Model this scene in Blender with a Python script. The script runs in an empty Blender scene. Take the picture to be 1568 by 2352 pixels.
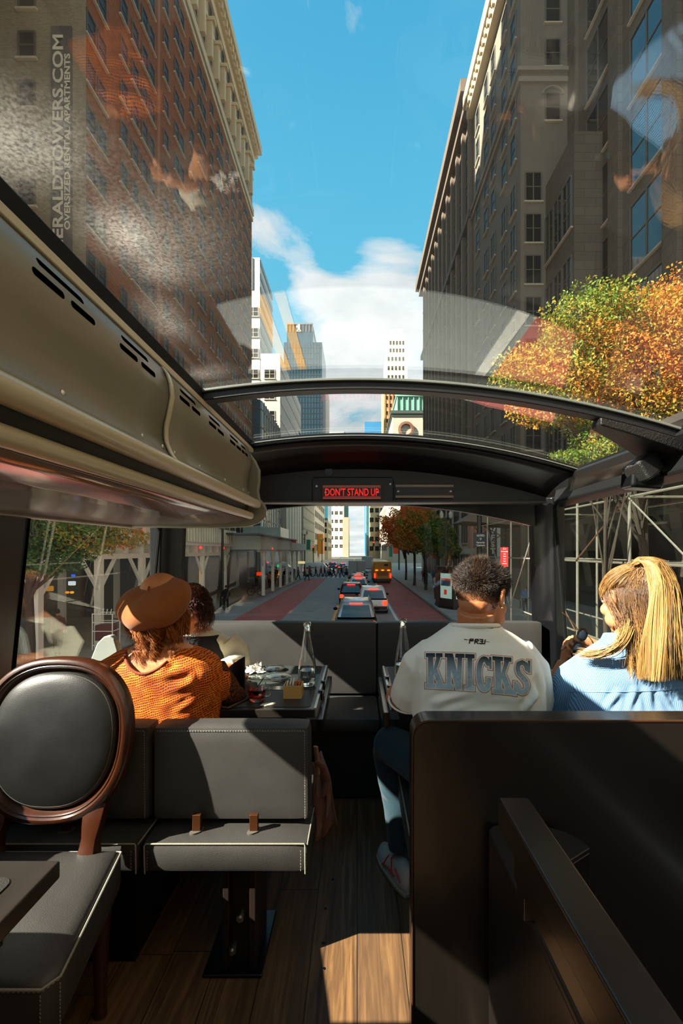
import bpy, bmesh, math, random
import numpy as np
from mathutils import Vector, Matrix
from mathutils.bvhtree import BVHTree
PI = math.pi
EYE = 1.33                      # camera height above the bus floor
FPX, VX, HY = 1050.0, 820.0, 1265.0
def pX(px, Y): return (px-VX)*Y/FPX
def pZ(py, Y): return EYE+(HY-py)*Y/FPX
def P3(px, py, Y): return (pX(px,Y), Y, pZ(py,Y))
col = bpy.context.scene.collection
rnd = random.Random(7)

def s2l(c):
    return tuple((x/12.92 if x <= .04045 else ((x+.055)/1.055)**2.4) for x in c)
def hexc(h):
    return s2l([int(h[i:i+2],16)/255 for i in (0,2,4)])

class NT:
    def __init__(s, m):
        m.use_nodes = True
        s.t = m.node_tree; s.t.nodes.clear()
    def n(s, typ, **kw):
        nd = s.t.nodes.new(typ)
        for k, v in kw.items():
            if k.startswith('i_'):
                key = k[2:]
                key = int(key) if key.isdigit() else key.replace('_', ' ')
                nd.inputs[key].default_value = v
            else: setattr(nd, k, v)
        return nd
    def l(s, a, b): s.t.links.new(a, b)
    def math(s, op, a, b=None, c=None, clamp=False):
        nd = s.t.nodes.new('ShaderNodeMath'); nd.operation = op; nd.use_clamp = clamp
        for i, v in enumerate((a, b, c)):
            if v is None: continue
            if isinstance(v, (int, float)): nd.inputs[i].default_value = v
            else: s.l(v, nd.inputs[i])
        return nd.outputs[0]
    def mix(s, fac, a, b, blend='MIX'):
        nd = s.t.nodes.new('ShaderNodeMix'); nd.data_type = 'RGBA'; nd.blend_type = blend
        for i, v in ((0, fac), (6, a), (7, b)):
            if isinstance(v, (int, float)): nd.inputs[i].default_value = v
            elif isinstance(v, tuple): nd.inputs[i].default_value = (*v[:3], 1)
            else: s.l(v, nd.inputs[i])
        return nd.outputs[2]
    def ramp(s, fac, stops, interp='LINEAR'):
        nd = s.t.nodes.new('ShaderNodeValToRGB'); r = nd.color_ramp; r.interpolation = interp
        while len(r.elements) < len(stops): r.elements.new(.5)
        for e, (p, c) in zip(r.elements, stops):
            e.position = p
            e.color = (*c, 1) if isinstance(c, tuple) else (c, c, c, 1)
        s.l(fac, nd.inputs[0]); return nd.outputs[0]
    def noise(s, vec, scale, detail=3, rough=.5, dist=0):
        nd = s.n('ShaderNodeTexNoise'); nd.inputs['Scale'].default_value = scale
        nd.inputs['Detail'].default_value = detail; nd.inputs['Roughness'].default_value = rough
        nd.inputs['Distortion'].default_value = dist
        if vec is not None: s.l(vec, nd.inputs['Vector'])
        return nd.outputs[0]
    def obj(s): return s.n('ShaderNodeTexCoord').outputs['Object']
    def scale(s, vec, v):
        nd = s.n('ShaderNodeVectorMath', operation='MULTIPLY'); s.l(vec, nd.inputs[0]); nd.inputs[1].default_value = v
        return nd.outputs[0]
    def sep(s, vec):
        nd = s.n('ShaderNodeSeparateXYZ'); s.l(vec, nd.inputs[0]); return nd.outputs
    def comb(s, x, y, z):
        nd = s.n('ShaderNodeCombineXYZ')
        for i, v in enumerate((x, y, z)):
            if isinstance(v, (int, float)): nd.inputs[i].default_value = v
            else: s.l(v, nd.inputs[i])
        return nd.outputs[0]
    def bump(s, h, strength=.3, dist=.01):
        nd = s.n('ShaderNodeBump'); nd.inputs['Strength'].default_value = strength
        nd.inputs['Distance'].default_value = dist; s.l(h, nd.inputs['Height']); return nd.outputs[0]
    def pbsdf(s, col, rough=.5, metal=0, spec=.5, normal=None, **kw):
        p = s.n('ShaderNodeBsdfPrincipled')
        for k, v in (('Base Color', col), ('Roughness', rough), ('Metallic', metal), ('Specular IOR Level', spec)):
            if isinstance(v, tuple): p.inputs[k].default_value = (*v[:3], 1)
            elif isinstance(v, (int, float)): p.inputs[k].default_value = v
            else: s.l(v, p.inputs[k])
        if normal is not None: s.l(normal, p.inputs['Normal'])
        for k, v in kw.items():
            k = k.replace('_', ' ')
            if isinstance(v, tuple): p.inputs[k].default_value = (*v[:3], 1) if len(v) == 3 and 'Radius' not in k else v
            elif isinstance(v, (int, float)): p.inputs[k].default_value = v
            else: s.l(v, p.inputs[k])
        return p
    def out(s, sh):
        o = s.n('ShaderNodeOutputMaterial'); s.l(sh.outputs[0] if hasattr(sh, 'outputs') else sh, o.inputs[0])

MATS = {}
def mat(name, c, rough=.6, metal=0, var=.25, vs=6, bump=0, bs=60, spec=.5, emit=None, es=0, **kw):
    if name in MATS: return MATS[name]
    m = bpy.data.materials.new(name); t = NT(m)
    if isinstance(c, str): c = hexc(c)
    v = t.obj()
    no = t.noise(v, vs, 4)
    base = t.mix(no, tuple(x*(1-var) for x in c), tuple(min(1, x*(1+var)) for x in c)) if var else tuple(c)
    nrm = t.bump(t.noise(v, bs, 3), bump, .004) if bump else None
    if emit: kw['Emission_Color'] = hexc(emit) if isinstance(emit, str) else emit; kw['Emission_Strength'] = es
    t.out(t.pbsdf(base, rough, metal, spec, nrm, **kw))
    MATS[name] = m; return m
def newmat(name):
    m = bpy.data.materials.new(name); MATS[name] = m
    return m, NT(m)

class MB:
    def __init__(s): s.v = []; s.f = []; s.mi = []; s.m = 0
    def add(s, vs, fs):
        o = len(s.v); s.v.extend(tuple(v) for v in vs)
        for f in fs: s.f.append(tuple(i+o for i in f)); s.mi.append(s.m)
        return s
    def box(s, x0, x1, y0, y1, z0, z1):
        vs = [(x,y,z) for x in (x0,x1) for y in (y0,y1) for z in (z0,z1)]
        return s.add(vs, [(0,1,3,2),(4,6,7,5),(0,4,5,1),(2,3,7,6),(0,2,6,4),(1,5,7,3)])
    def obox(s, c, sx, sy, sz, M3):
        vs = [Vector(c)+M3@Vector((x*sx/2,y*sy/2,z*sz/2)) for x in (-1,1) for y in (-1,1) for z in (-1,1)]
        return s.add(vs, [(0,1,3,2),(4,6,7,5),(0,4,5,1),(2,3,7,6),(0,2,6,4),(1,5,7,3)])
    def loft(s, rings, caps=True, close=False):
        n = len(rings[0]); vs = [p for r in rings for p in r]; fs = []
        R = len(rings)
        for i in range(R if close else R-1):
            j = (i+1) % R
            for k in range(n):
                l = (k+1) % n
                fs.append((i*n+k, i*n+l, j*n+l, j*n+k))
        if caps and not close:
            fs.append(tuple(range(n-1,-1,-1))); fs.append(tuple((R-1)*n+k for k in range(n)))
        return s.add(vs, fs)
    def sheet(s, rows):
        n = len(rows[0]); vs = [p for r in rows for p in r]
        return s.add(vs, [(i*n+k, i*n+k+1, (i+1)*n+k+1, (i+1)*n+k) for i in range(len(rows)-1) for k in range(n-1)])
    def tube(s, path, r, n=8, caps=True, close=False, sx=1):
        P = [Vector(p) for p in path]; m = len(P)
        rs = r if isinstance(r, (list, tuple)) else [r]*m
        T = []
        for i in range(m):
            a = P[(i-1) % m] if (close or i > 0) else P[i]; b = P[(i+1) % m] if (close or i < m-1) else P[i]
            T.append((b-a).normalized())
        u = T[0].orthogonal().normalized()
        if abs(T[0].z) < .9:
            u = Vector((0,0,1)); u = (u-T[0]*u.dot(T[0])).normalized()
        rings = []
        for i in range(m):
            u = (u-T[i]*u.dot(T[i])).normalized(); w = T[i].cross(u)
            rings.append([P[i]+(u*math.cos(2*PI*k/n)+w*math.sin(2*PI*k/n)*sx)*rs[i] for k in range(n)])
        return s.loft(rings, caps, close)
    def lathe(s, prof, c=(0,0,0), n=24, caps=False):
        rings = [[(c[0]+r*math.cos(2*PI*k/n), c[1]+r*math.sin(2*PI*k/n), c[2]+z) for k in range(n)] for r, z in prof]
        return s.loft(rings, caps)
    def cyl(s, a, b, r, n=12): return s.tube([a, b], r, n)
    def sph(s, c, rx, ry=None, rz=None, nu=16, nv=10, R=None):
        ry = rx if ry is None else ry; rz = rx if rz is None else rz
        vs = []; fs = []
        for i in range(1, nv):
            ph = PI*i/nv
            for k in range(nu):
                th = 2*PI*k/nu
                vs.append(Vector((rx*math.sin(ph)*math.cos(th), ry*math.sin(ph)*math.sin(th), rz*math.cos(ph))))
        vs += [Vector((0,0,rz)), Vector((0,0,-rz))]
        for i in range(nv-2):
            for k in range(nu):
                l = (k+1) % nu; fs.append((i*nu+k, (i+1)*nu+k, (i+1)*nu+l, i*nu+l))
        t, b = len(vs)-2, len(vs)-1
        for k in range(nu):
            l = (k+1) % nu
            fs.append((t, k, l)); fs.append((b, (nv-2)*nu+l, (nv-2)*nu+k))
        if R is not None: vs = [R@v for v in vs]
        c = Vector(c)
        return s.add([v+c for v in vs], fs)
    def prism(s, poly, axis, a, b):
        # poly: list of 2D pts in the two other axes (in xyz order)
        def mk(p, d):
            if axis == 'x': return (d, p[0], p[1])
            if axis == 'y': return (p[0], d, p[1])
            return (p[0], p[1], d)
        n = len(poly)
        fs = [(k, (k+1) % n, n+(k+1) % n, n+k) for k in range(n)] + [tuple(range(n-1,-1,-1)), tuple(range(n, 2*n))]
        return s.add([mk(p, a) for p in poly]+[mk(p, b) for p in poly], fs)
    def quad(s, a, b, c, d): return s.add([a,b,c,d], [(0,1,2,3)])
    def xf(s, M4, start=0):
        for i in range(start, len(s.v)): s.v[i] = tuple(M4@Vector(s.v[i]))
        return s
    def merge(s, o):
        off = len(s.v); s.v.extend(o.v)
        for f, m in zip(o.f, o.mi): s.f.append(tuple(i+off for i in f)); s.mi.append(m)
        return s
    def mesh(s, name, loc=(0,0,0)):
        me = bpy.data.meshes.new(name)
        me.from_pydata([(v[0]-loc[0], v[1]-loc[1], v[2]-loc[2]) for v in s.v], [], s.f)
        me.polygons.foreach_set('material_index', s.mi)
        me.update(); return me
    def build(s, name, mats, parent=None, smooth=None, bevel=0, sub=0, fix=True, seg=2, **props):
        loc = wloc(parent)
        me = s.mesh(name, loc)
        if fix:
            bm = bmesh.new(); bm.from_mesh(me); bmesh.ops.recalc_face_normals(bm, faces=bm.faces); bm.to_mesh(me); bm.free()
        return finish(name, me, mats, parent, smooth, bevel, sub, seg, **props)

def wloc(o):
    v = Vector((0,0,0))
    while o is not None: v = v+o.location; o = o.parent
    return v
def finish(name, me, mats, parent=None, smooth=None, bevel=0, sub=0, seg=2, **props):
    for m in (mats if isinstance(mats, (list, tuple)) else [mats]): me.materials.append(m)
    o = bpy.data.objects.new(name, me); col.objects.link(o)
    if parent is not None: o.parent = parent
    if smooth is None: smooth = 35
    if smooth and len(me.polygons):
        me.polygons.foreach_set('use_smooth', [True]*len(me.polygons))
        if smooth < 179: me.set_sharp_from_angle(angle=math.radians(smooth))
    if bevel:
        b = o.modifiers.new('b', 'BEVEL'); b.width = bevel; b.segments = seg; b.limit_method = 'ANGLE'; b.angle_limit = .6
        b.harden_normals = True
    if sub:
        b = o.modifiers.new('s', 'SUBSURF'); b.levels = sub; b.render_levels = sub
    for k, v in props.items(): o[k] = v
    return o
def tag(o, label=None, cat=None, group=None, kind=None):
    if label: o['label'] = label
    if cat: o['category'] = cat
    if group: o['group'] = group
    if kind: o['kind'] = kind
    return o
def thing(name, label, cat, loc=(0,0,0), group=None):
    o = bpy.data.objects.new(name, None); o.empty_display_size = .1; col.objects.link(o); o.location = loc
    return tag(o, label, cat, group)
def struct(o): o['kind'] = 'structure'; return o
def copy_tree(o, parent=None):
    c = o.copy(); col.objects.link(c); c.parent = parent
    for ch in list(o.children): copy_tree(ch, c)
    return c
def place(o, loc, rz=0, label=None, scale=None, group=None):
    o.location = loc; o.rotation_euler = (0,0,rz)
    if label: o['label'] = label
    if scale: o.scale = (scale,)*3
    if group: o['group'] = group
    return o
def remesh(mb, voxel=.006, smooth=6, fac=.5):
    me = mb.mesh('tmp')
    bm = bmesh.new(); bm.from_mesh(me); bmesh.ops.recalc_face_normals(bm, faces=bm.faces); bm.to_mesh(me); bm.free()
    o = bpy.data.objects.new('tmp', me); col.objects.link(o)
    r = o.modifiers.new('r', 'REMESH'); r.mode = 'VOXEL'; r.voxel_size = voxel
    if smooth:
        q = o.modifiers.new('q', 'SMOOTH'); q.factor = fac; q.iterations = smooth
    dg = bpy.context.evaluated_depsgraph_get(); dg.update()
    out = bpy.data.meshes.new_from_object(o.evaluated_get(dg))
    bpy.data.objects.remove(o); bpy.data.meshes.remove(me)
    return out
def mco(me):
    a = np.empty(len(me.vertices)*3); me.vertices.foreach_get('co', a); return a.reshape(-1,3)
def setco(me, a):
    me.vertices.foreach_set('co', np.asarray(a, dtype=float).ravel()); me.update()
def mnor(me):
    a = np.empty(len(me.vertices)*3); me.vertices.foreach_get('normal', a); return a.reshape(-1,3)
def shift_mesh(me, loc): me.transform(Matrix.Translation(-Vector(loc))); return me
def textmesh(txt, size, ext=.002, wide=1.0, bold=0, align='CENTER', space=1.0):
    cu = bpy.data.curves.new('t', 'FONT'); cu.body = txt; cu.size = size; cu.extrude = ext; cu.align_x = align; cu.align_y = 'CENTER'
    cu.offset = bold; cu.resolution_u = 3; cu.space_character = space; cu.space_line = .95
    o = bpy.data.objects.new('t', cu); col.objects.link(o)
    dg = bpy.context.evaluated_depsgraph_get(); dg.update()
    me = bpy.data.meshes.new_from_object(o.evaluated_get(dg))
    mb = MB(); mb.add([(v.co.x*wide, v.co.y, v.co.z) for v in me.vertices], [tuple(p.vertices) for p in me.polygons])
    bpy.data.objects.remove(o); bpy.data.meshes.remove(me); bpy.data.curves.remove(cu)
    return mb
# matrices that stand flat text up: facing -Y (towards the camera), facing +X / -X
def face_my(c): return Matrix.Translation(c)@Matrix.Rotation(PI/2, 4, 'X')
def strands(paths, radii, nside=3):
    """paths (N,K,3) array, radii (K,) or (N,K): thin tubes as one mesh builder-free (verts, faces)."""
    N, K, _ = paths.shape
    T = np.gradient(paths, axis=1); T /= np.linalg.norm(T, axis=2, keepdims=True)+1e-9
    up = np.zeros_like(T); up[...,2] = 1; up[np.abs(T[...,2]) > .95] = (1,0,0)
    U = np.cross(T, up); U /= np.linalg.norm(U, axis=2, keepdims=True)+1e-9
    W = np.cross(T, U)
    r = np.broadcast_to(radii, (N,K))[...,None]
    V = np.stack([paths+(U*math.cos(2*PI*k/nside)+W*math.sin(2*PI*k/nside))*r for k in range(nside)], axis=2)
    V = V.reshape(-1,3)
    idx = np.arange(N*K*nside).reshape(N,K,nside)
    F = []
    for k in range(nside):
        l = (k+1) % nside
        F.append(np.stack([idx[:,:-1,k], idx[:,:-1,l], idx[:,1:,l], idx[:,1:,k]], axis=-1).reshape(-1,4))
    F = np.concatenate(F)
    return V, F
def np_mesh(name, V, F, loc=(0,0,0)):
    me = bpy.data.meshes.new(name); n = len(F); k = F.shape[1]
    me.vertices.add(len(V)); me.vertices.foreach_set('co', (V-np.array(loc)).ravel())
    me.loops.add(n*k); me.loops.foreach_set('vertex_index', F.ravel().astype(np.int32))
    me.polygons.add(n); me.polygons.foreach_set('loop_start', np.arange(0, n*k, k, dtype=np.int32))
    me.polygons.foreach_set('loop_total', np.full(n, k, dtype=np.int32))
    me.update(calc_edges=True); me.validate()
    return me
SUNE = 27.0; SKYE = 1.3; GLOW = .2; EXPO = 0.0
# ---------- materials ----------
def leather(name, c, rough=.42, bump=.25, spec=.7):
    m, t = newmat(name); v = t.obj()
    vo = t.n('ShaderNodeTexVoronoi'); vo.inputs['Scale'].default_value = 380; t.l(v, vo.inputs['Vector'])
    h = t.math('ADD', vo.outputs[0], t.math('MULTIPLY', t.noise(v, 12, 3), 3.0))
    n1 = t.noise(v, 7, 4)
    base = t.mix(n1, tuple(x*.75 for x in hexc(c)), tuple(x*1.3 for x in hexc(c)))
    rg = t.math('ADD', t.math('MULTIPLY', t.noise(v, 9, 4), .22), rough-.1)
    t.out(t.pbsdf(base, rg, 0, spec, t.bump(h, bump, .0012)))
    return m
LEATHER = leather('black_leather', '262421', .56, .25)
LEATHER2 = leather('black_leather_smooth', '282623', .60, .12)
CHAIRPAD = leather('chair_pad_leather', '151514', .36, .12, .4)
STITCH = mat('white_stitching', '847e70', .8, var=.3, vs=200)
PLASTIC = mat('black_plastic', '0f1011', .45, bump=.25, bs=500, var=.15)
PLASTIC_G = mat('black_gloss_trim', '0b0c0e', .22, var=.1)
RUBBER = mat('black_rubber', '0a0b0b', .7, spec=.15)
CREAMPL = mat('beige_duct_plastic', '75705f', .38, var=.06, vs=3, spec=.4)
CREAMTB = mat('beige_duct_rail', 'b4aa90', .3, var=.06, vs=3)
DUCTDK = mat('olive_dark_groove', '3a372b', .6)
LENS = mat('duct_underside', '6c635c', .18, var=.08, vs=2, spec=.6)
SLOT = mat('vent_slot_black', '020202', .95, spec=0.0)
STEEL = mat('brushed_steel', 'b9b7b0', .3, 1)
CHROME = mat('chrome', 'd8d8d8', .1, 1, var=0)
GOLD = mat('gold_metal', 'e0b060', .2, 1, var=0)
DARKPANEL = None
def woodmat(name, c1, c2, rough=.35, axis=1, sc=14, coat=.3):
    m, t = newmat(name); v = t.obj()
    s = [sc*3]*3; s[axis] = sc*.12
    g = t.noise(t.scale(v, tuple(s)), 1, 6, .6, .6)
    base = t.mix(g, hexc(c1), hexc(c2))
    t.out(t.pbsdf(base, rough, 0, .5, t.bump(g, .15, .002), Coat_Weight=coat, Coat_Roughness=.15))
    return m
WALNUT = woodmat('polished_walnut', '200d06', '45200c', .28, 2, 8, .6)
RAILWOOD = woodmat('dark_oak_rail', '150f0b', '2c211a', .3, 1, 10, .35)
PANELWOOD = woodmat('near_black_wood', '0d0a08', '1a1511', .34, 2, 9, .3)
TABLEWOOD = woodmat('dark_table_wood', '191613', '2a2520', .34, 1, 10, .2)
MATBLK = mat('black_table_mat', '22221f', .5, bump=.3, bs=400)
TABLEEDGE = mat('silver_table_edge', 'b5b7b5', .3, .8)
def floormat():
    m, t = newmat('floor_planks'); v = t.obj(); x, y, z = t.sep(v)
    u = t.math('DIVIDE', x, .152); pi_ = t.math('FLOOR', u); fr = t.math('SUBTRACT', u, pi_)
    off = t.math('MULTIPLY', t.math('SINE', t.math('MULTIPLY', pi_, 12.99)), 7.3)
    yy = t.math('ADD', t.math('DIVIDE', y, 1.22), off)
    fy = t.math('FLOOR', yy); fry = t.math('SUBTRACT', yy, fy)
    cell = t.math('FRACT', t.math('MULTIPLY', t.math('SINE', t.math('ADD', t.math('MULTIPLY', pi_, 3.7), t.math('MULTIPLY', fy, 9.1))), 43.7))
    gv = t.comb(t.math('MULTIPLY', x, 34), t.math('ADD', t.math('MULTIPLY', y, 1.9), t.math('MULTIPLY', cell, 20)), cell)
    g = t.noise(gv, 1, 8, .62, 1.3)
    g2 = t.noise(t.comb(t.math('MULTIPLY', x, 130), t.math('MULTIPLY', y, 5), cell), 1, 4, .6)
    c = t.ramp(g, [(.30, hexc('2e2015')), (.48, hexc('5c4229')), (.60, hexc('7c5a38')), (.75, hexc('936c42'))])
    c = t.mix(t.math('MULTIPLY', g2, .5), c, hexc('4a3624'))
    c = t.mix(t.math('MULTIPLY', cell, .35), c, hexc('5a4532'))
    e1 = t.math('LESS_THAN', t.math('MINIMUM', fr, t.math('SUBTRACT', 1, fr)), .010)
    e2 = t.math('LESS_THAN', t.math('MINIMUM', fry, t.math('SUBTRACT', 1, fry)), .0012)
    e = t.math('MAXIMUM', e1, e2)
    c = t.mix(e, c, hexc('1a130d'))
    t.out(t.pbsdf(c, .5, 0, .4, t.bump(t.math('SUBTRACT', g, e), .25, .002)))
    return m
FLOORM = floormat()
def glassmat(name, tint, dust=.02, patches=0, ior=1.5, gl=1.0, seed=0.0):
    """thin clear pane: transparent + fresnel reflection + a film of dust that scatters light"""
    m, t = newmat(name); v = t.obj()
    tr = t.n('ShaderNodeBsdfTransparent'); tr.inputs[0].default_value = (*tint, 1)
    g = t.n('ShaderNodeBsdfGlossy'); g.inputs['Roughness'].default_value = 0.0; g.inputs[0].default_value = (gl,gl,gl,1)
    ge = t.n('ShaderNodeNewGeometry'); dp = t.n('ShaderNodeVectorMath', operation='DOT_PRODUCT'); t.l(ge.outputs['Normal'], dp.inputs[0]); t.l(ge.outputs['Incoming'], dp.inputs[1])
    f0 = ((ior-1)/(ior+1))**2
    q = t.math('POWER', t.math('SUBTRACT', 1.0, t.math('ABSOLUTE', dp.outputs['Value']), clamp=True), 5.0)
    frn = t.math('ADD', t.math('MULTIPLY', q, (1-f0)*.8), f0, clamp=True)
    a = t.n('ShaderNodeMixShader'); t.l(frn, a.inputs[0]); t.l(tr.outputs[0], a.inputs[1]); t.l(g.outputs[0], a.inputs[2])
    sh = a.outputs[0]
    d = t.n('ShaderNodeBsdfDiffuse'); d.inputs[0].default_value = (.75,.72,.66,1)
    tl = t.n('ShaderNodeBsdfTranslucent'); tl.inputs[0].default_value = (.8,.77,.7,1)
    dm = t.n('ShaderNodeMixShader'); dm.inputs[0].default_value = .55
    t.l(d.outputs[0], dm.inputs[1]); t.l(tl.outputs[0], dm.inputs[2])
    vv = t.n('ShaderNodeVectorMath', operation='ADD'); t.l(v, vv.inputs[0]); vv.inputs[1].default_value = (seed, seed*.7, 0)
    big = t.noise(vv.outputs[0], 2.2, 5, .6, .4)
    fine = t.noise(vv.outputs[0], 160, 2, .6)
    if patches:
        x, y, z = t.sep(v)
        k = t.ramp(big, [(.49, 0.0), (.56, .45), (.70, 1.0)])
        k2 = t.ramp(fine, [(.38, .3), (.62, 1.3)])
        # the film is thickest along the left gutter of the roof, where rain dries
        sp = None       # dried splash stains
        for (bx, by, sx_, sy_, am_) in ((-.52,.68,.09,.07,.75),(-.46,.90,.055,.07,.9),(-.43,1.02,.05,.05,.5),(-.50,1.22,.045,.10,.9),(-.50,1.57,.08,.045,1.0),(-.36,.95,.10,.16,.25),(.95,1.1,.2,.2,.06)):
            qa = t.math('DIVIDE', t.math('SUBTRACT', x, bx), sx_); qb = t.math('DIVIDE', t.math('SUBTRACT', y, by), sy_)
            gg = t.math('MULTIPLY', t.math('POWER', 2.718, t.math('MULTIPLY', t.math('ADD', t.math('MULTIPLY', qa, qa), t.math('MULTIPLY', qb, qb)), -1)), am_)
            sp = gg if sp is None else t.math('ADD', sp, gg)
        k = t.ramp(big, [(.38, .15), (.60, 1.0)])
        f = t.math('MULTIPLY', t.math('MULTIPLY', k, k2), t.math('MULTIPLY', sp, patches))
        f = t.math('ADD', f, dust, clamp=True)
    else:
        f = t.math('MULTIPLY', t.ramp(big, [(.3, .5), (.7, 1.0)]), dust)
    b = t.n('ShaderNodeMixShader'); t.l(f, b.inputs[0]); t.l(sh, b.inputs[1]); t.l(dm.outputs[0], b.inputs[2])
    t.out(b); return m
ROOFGLASS = glassmat('dusty_roof_glass', (.98,.985,.98), .003, .15, 1.5)
SIDEGLASS = glassmat('clear_side_glass', (.95,.96,.95), .0015, 0, 1.45)
SIDEGLASS_R = glassmat('tinted_side_glass', (.66,.70,.67), .004, 0, 1.45)
SCREENGLASS = glassmat('windscreen_glass', (.95,.97,.96), .002, 0, 1.3)
CLEAR = None
def realglass():
    m, t = newmat('clear_bottle_glass')
    t.out(t.pbsdf((.98,1,.99), .0, 0, .5, None, Transmission_Weight=1.0, IOR=1.45)); return m
BOTTLE = realglass()
def liquid(name, c, d):
    m, t = newmat(name); t.out(t.pbsdf(hexc(c), .0, 0, .5, None, Transmission_Weight=d, IOR=1.33)); return m
TEA = liquid('red_tea', 'ff3010', .85)
WATER = liquid('water', 'f0fcff', 1.0)
PAPERW = mat('white_paper', 'd9d6ce', .8, var=.1)
REDLED = mat('red_led', '600000', .5, emit='ff1a10', es=1.1, var=0)
BEDGE = mat('gold_tin', 'd0a45a', .4, .25)
SKIN1 = None
def skinmat(name, c, red=.3):
    m, t = newmat(name); v = t.obj()
    n1 = t.noise(v, 18, 4, .6); cc = hexc(c)
    base = t.mix(n1, (cc[0]*.9, cc[1]*.82, cc[2]*.78), (min(1,cc[0]*1.08), cc[1]*1.1, cc[2]*1.1))
    p = t.pbsdf(base, .48, 0, .4, t.bump(t.noise(v, 700, 2), .12, .0006), Subsurface_Weight=.25, Subsurface_Scale=.012, Subsurface_Radius=(1.0,.35,.15))
    t.out(p); return m
SKIN_MAN = skinmat('tan_skin', 'b9794f')
SKIN_W = skinmat('fair_skin', 'bd8058')
SKIN_B = skinmat('warm_skin', 'c98e62')
def hairmat(name, stops, rough=.42, attr=True):
    m, t = newmat(name)
    a = t.n('ShaderNodeAttribute', attribute_name='tone')
    c = t.ramp(a.outputs['Fac'], stops)
    t.out(t.pbsdf(c, rough, 0, .45, None)); return m
HAIR_DK = hairmat('dark_brown_hair', [(0, hexc('0c0805')), (.6, hexc('2a1d13')), (1, hexc('5e4630'))])
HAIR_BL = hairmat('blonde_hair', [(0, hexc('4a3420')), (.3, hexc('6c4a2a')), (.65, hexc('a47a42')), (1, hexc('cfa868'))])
HAIR_AU = hairmat('auburn_hair', [(0, hexc('3a1806')), (.5, hexc('8a4414')), (1, hexc('d08230'))])
HAIR_RD = hairmat('dark_red_hair', [(0, hexc('140606')), (.6, hexc('3c1412')), (1, hexc('6a2420'))])
def fabric(name, c, rough=.85, weave=900, bump=.2, var=.08):
    m, t = newmat(name); v = t.obj(); cc = hexc(c)
    base = t.mix(t.noise(v, 10, 3), tuple(x*(1-var) for x in cc), tuple(min(1,x*(1+var)) for x in cc))
    h = t.math('ADD', t.noise(v, weave, 2), t.math('MULTIPLY', t.noise(v, 22, 3), .6))
    t.out(t.pbsdf(base, rough, 0, .25, t.bump(h, bump, .0025), Sheen_Weight=.15)); return m
TSHIRT = fabric('cream_cotton', 'eae3d2')
WHITECL = fabric('white_cotton', 'cfd0c8')
BLACKCL = fabric('black_cloth', '101216')
JEANS = fabric('dark_blue_denim', '122e38', .85, 1200, .3, .2)
FELT = fabric('rust_felt', '8c5228', .95, 700, .5, .1)
BRJACKET = fabric('brown_suede', '5e3726', .9, 600, .5, .25)
def stripes():
    m, t = newmat('blue_striped_cotton'); v = t.obj(); x, y, z = t.sep(v)
    d = t.math('MULTIPLY', t.noise(v, 9, 3), .012)
    hz = t.math('SINE', t.math('MULTIPLY', t.math('ADD', t.math('ADD', z, t.math('MULTIPLY', x, .10)), d), 2*PI/.0066))
    vt = t.math('SINE', t.math('MULTIPLY', t.math('ADD', t.math('ADD', x, t.math('MULTIPLY', z, .22)), d), 2*PI/.0046))
    # the yoke seam dips a little in the middle
    yoke = t.math('GREATER_THAN', z, t.math('ADD', .862, t.math('MULTIPLY', t.math('SUBTRACT', x, .95), .04)))
    arm = t.math('LESS_THAN', x, .69)
    sel = t.math('MULTIPLY', yoke, t.math('SUBTRACT', 1, arm))
    w = t.math('ADD', t.math('MULTIPLY', hz, sel), t.math('MULTIPLY', vt, t.math('SUBTRACT', 1, sel)))
    k = t.ramp(t.math('ADD', t.math('MULTIPLY', w, .5), .5), [(.55, 0.0), (.8, 1.0)])
    base = t.mix(t.math('MULTIPLY', k, .7), t.mix(t.noise(v, 8, 3), hexc('3c678f'), hexc('5782a8')), hexc('a6bccc'))
    h = t.math('ADD', t.noise(v, 900, 2), t.noise(v, 24, 3))
    t.out(t.pbsdf(base, .85, 0, .2, t.bump(h, .25, .003), Sheen_Weight=.1)); return m
STRIPES = stripes()
def knit():
    m, t = newmat('orange_open_knit'); v = t.obj(); x, y, z = t.sep(v)
    w1 = t.noise(v, 14, 3); w2 = t.noise(v, 60, 2)
    dd = t.math('ADD', t.math('MULTIPLY', w1, .03), t.math('MULTIPLY', w2, .004))
    a = t.math('SINE', t.math('MULTIPLY', t.math('ADD', t.math('ADD', z, t.math('MULTIPLY', x, -.28)), dd), 2*PI/.0082))
    b = t.math('SINE', t.math('MULTIPLY', t.math('ADD', t.math('ADD', x, t.math('MULTIPLY', z, .2)), dd), 2*PI/.0070))
    a = t.math('ADD', t.math('MULTIPLY', a, .5), .5); b = t.math('ADD', t.math('MULTIPLY', b, .5), .5)
    ta = t.ramp(a, [(.22, 0.0), (.5, 1.0)]); tb = t.ramp(b, [(.50, 0.0), (.8, 1.0)])
    k = t.math('MAXIMUM', ta, t.math('MULTIPLY', tb, .75))
    yarn = t.mix(t.ramp(t.noise(v, 26, 4), [(.35, 0.0), (.65, 1.0)]), hexc('cc520a'), hexc('ee7c1c'))
    yarn = t.mix(t.ramp(t.noise(v, 8, 3), [(.5, 0.0), (.62, .45)]), yarn, hexc('5a2408'))
    base = t.mix(k, hexc('220a03'), yarn)
    t.out(t.pbsdf(base, .8, 0, .3, t.bump(k, .8, .006), Sheen_Weight=.3, Sheen_Tint=hexc('ff9030'))); return m
KNIT = knit()
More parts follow.
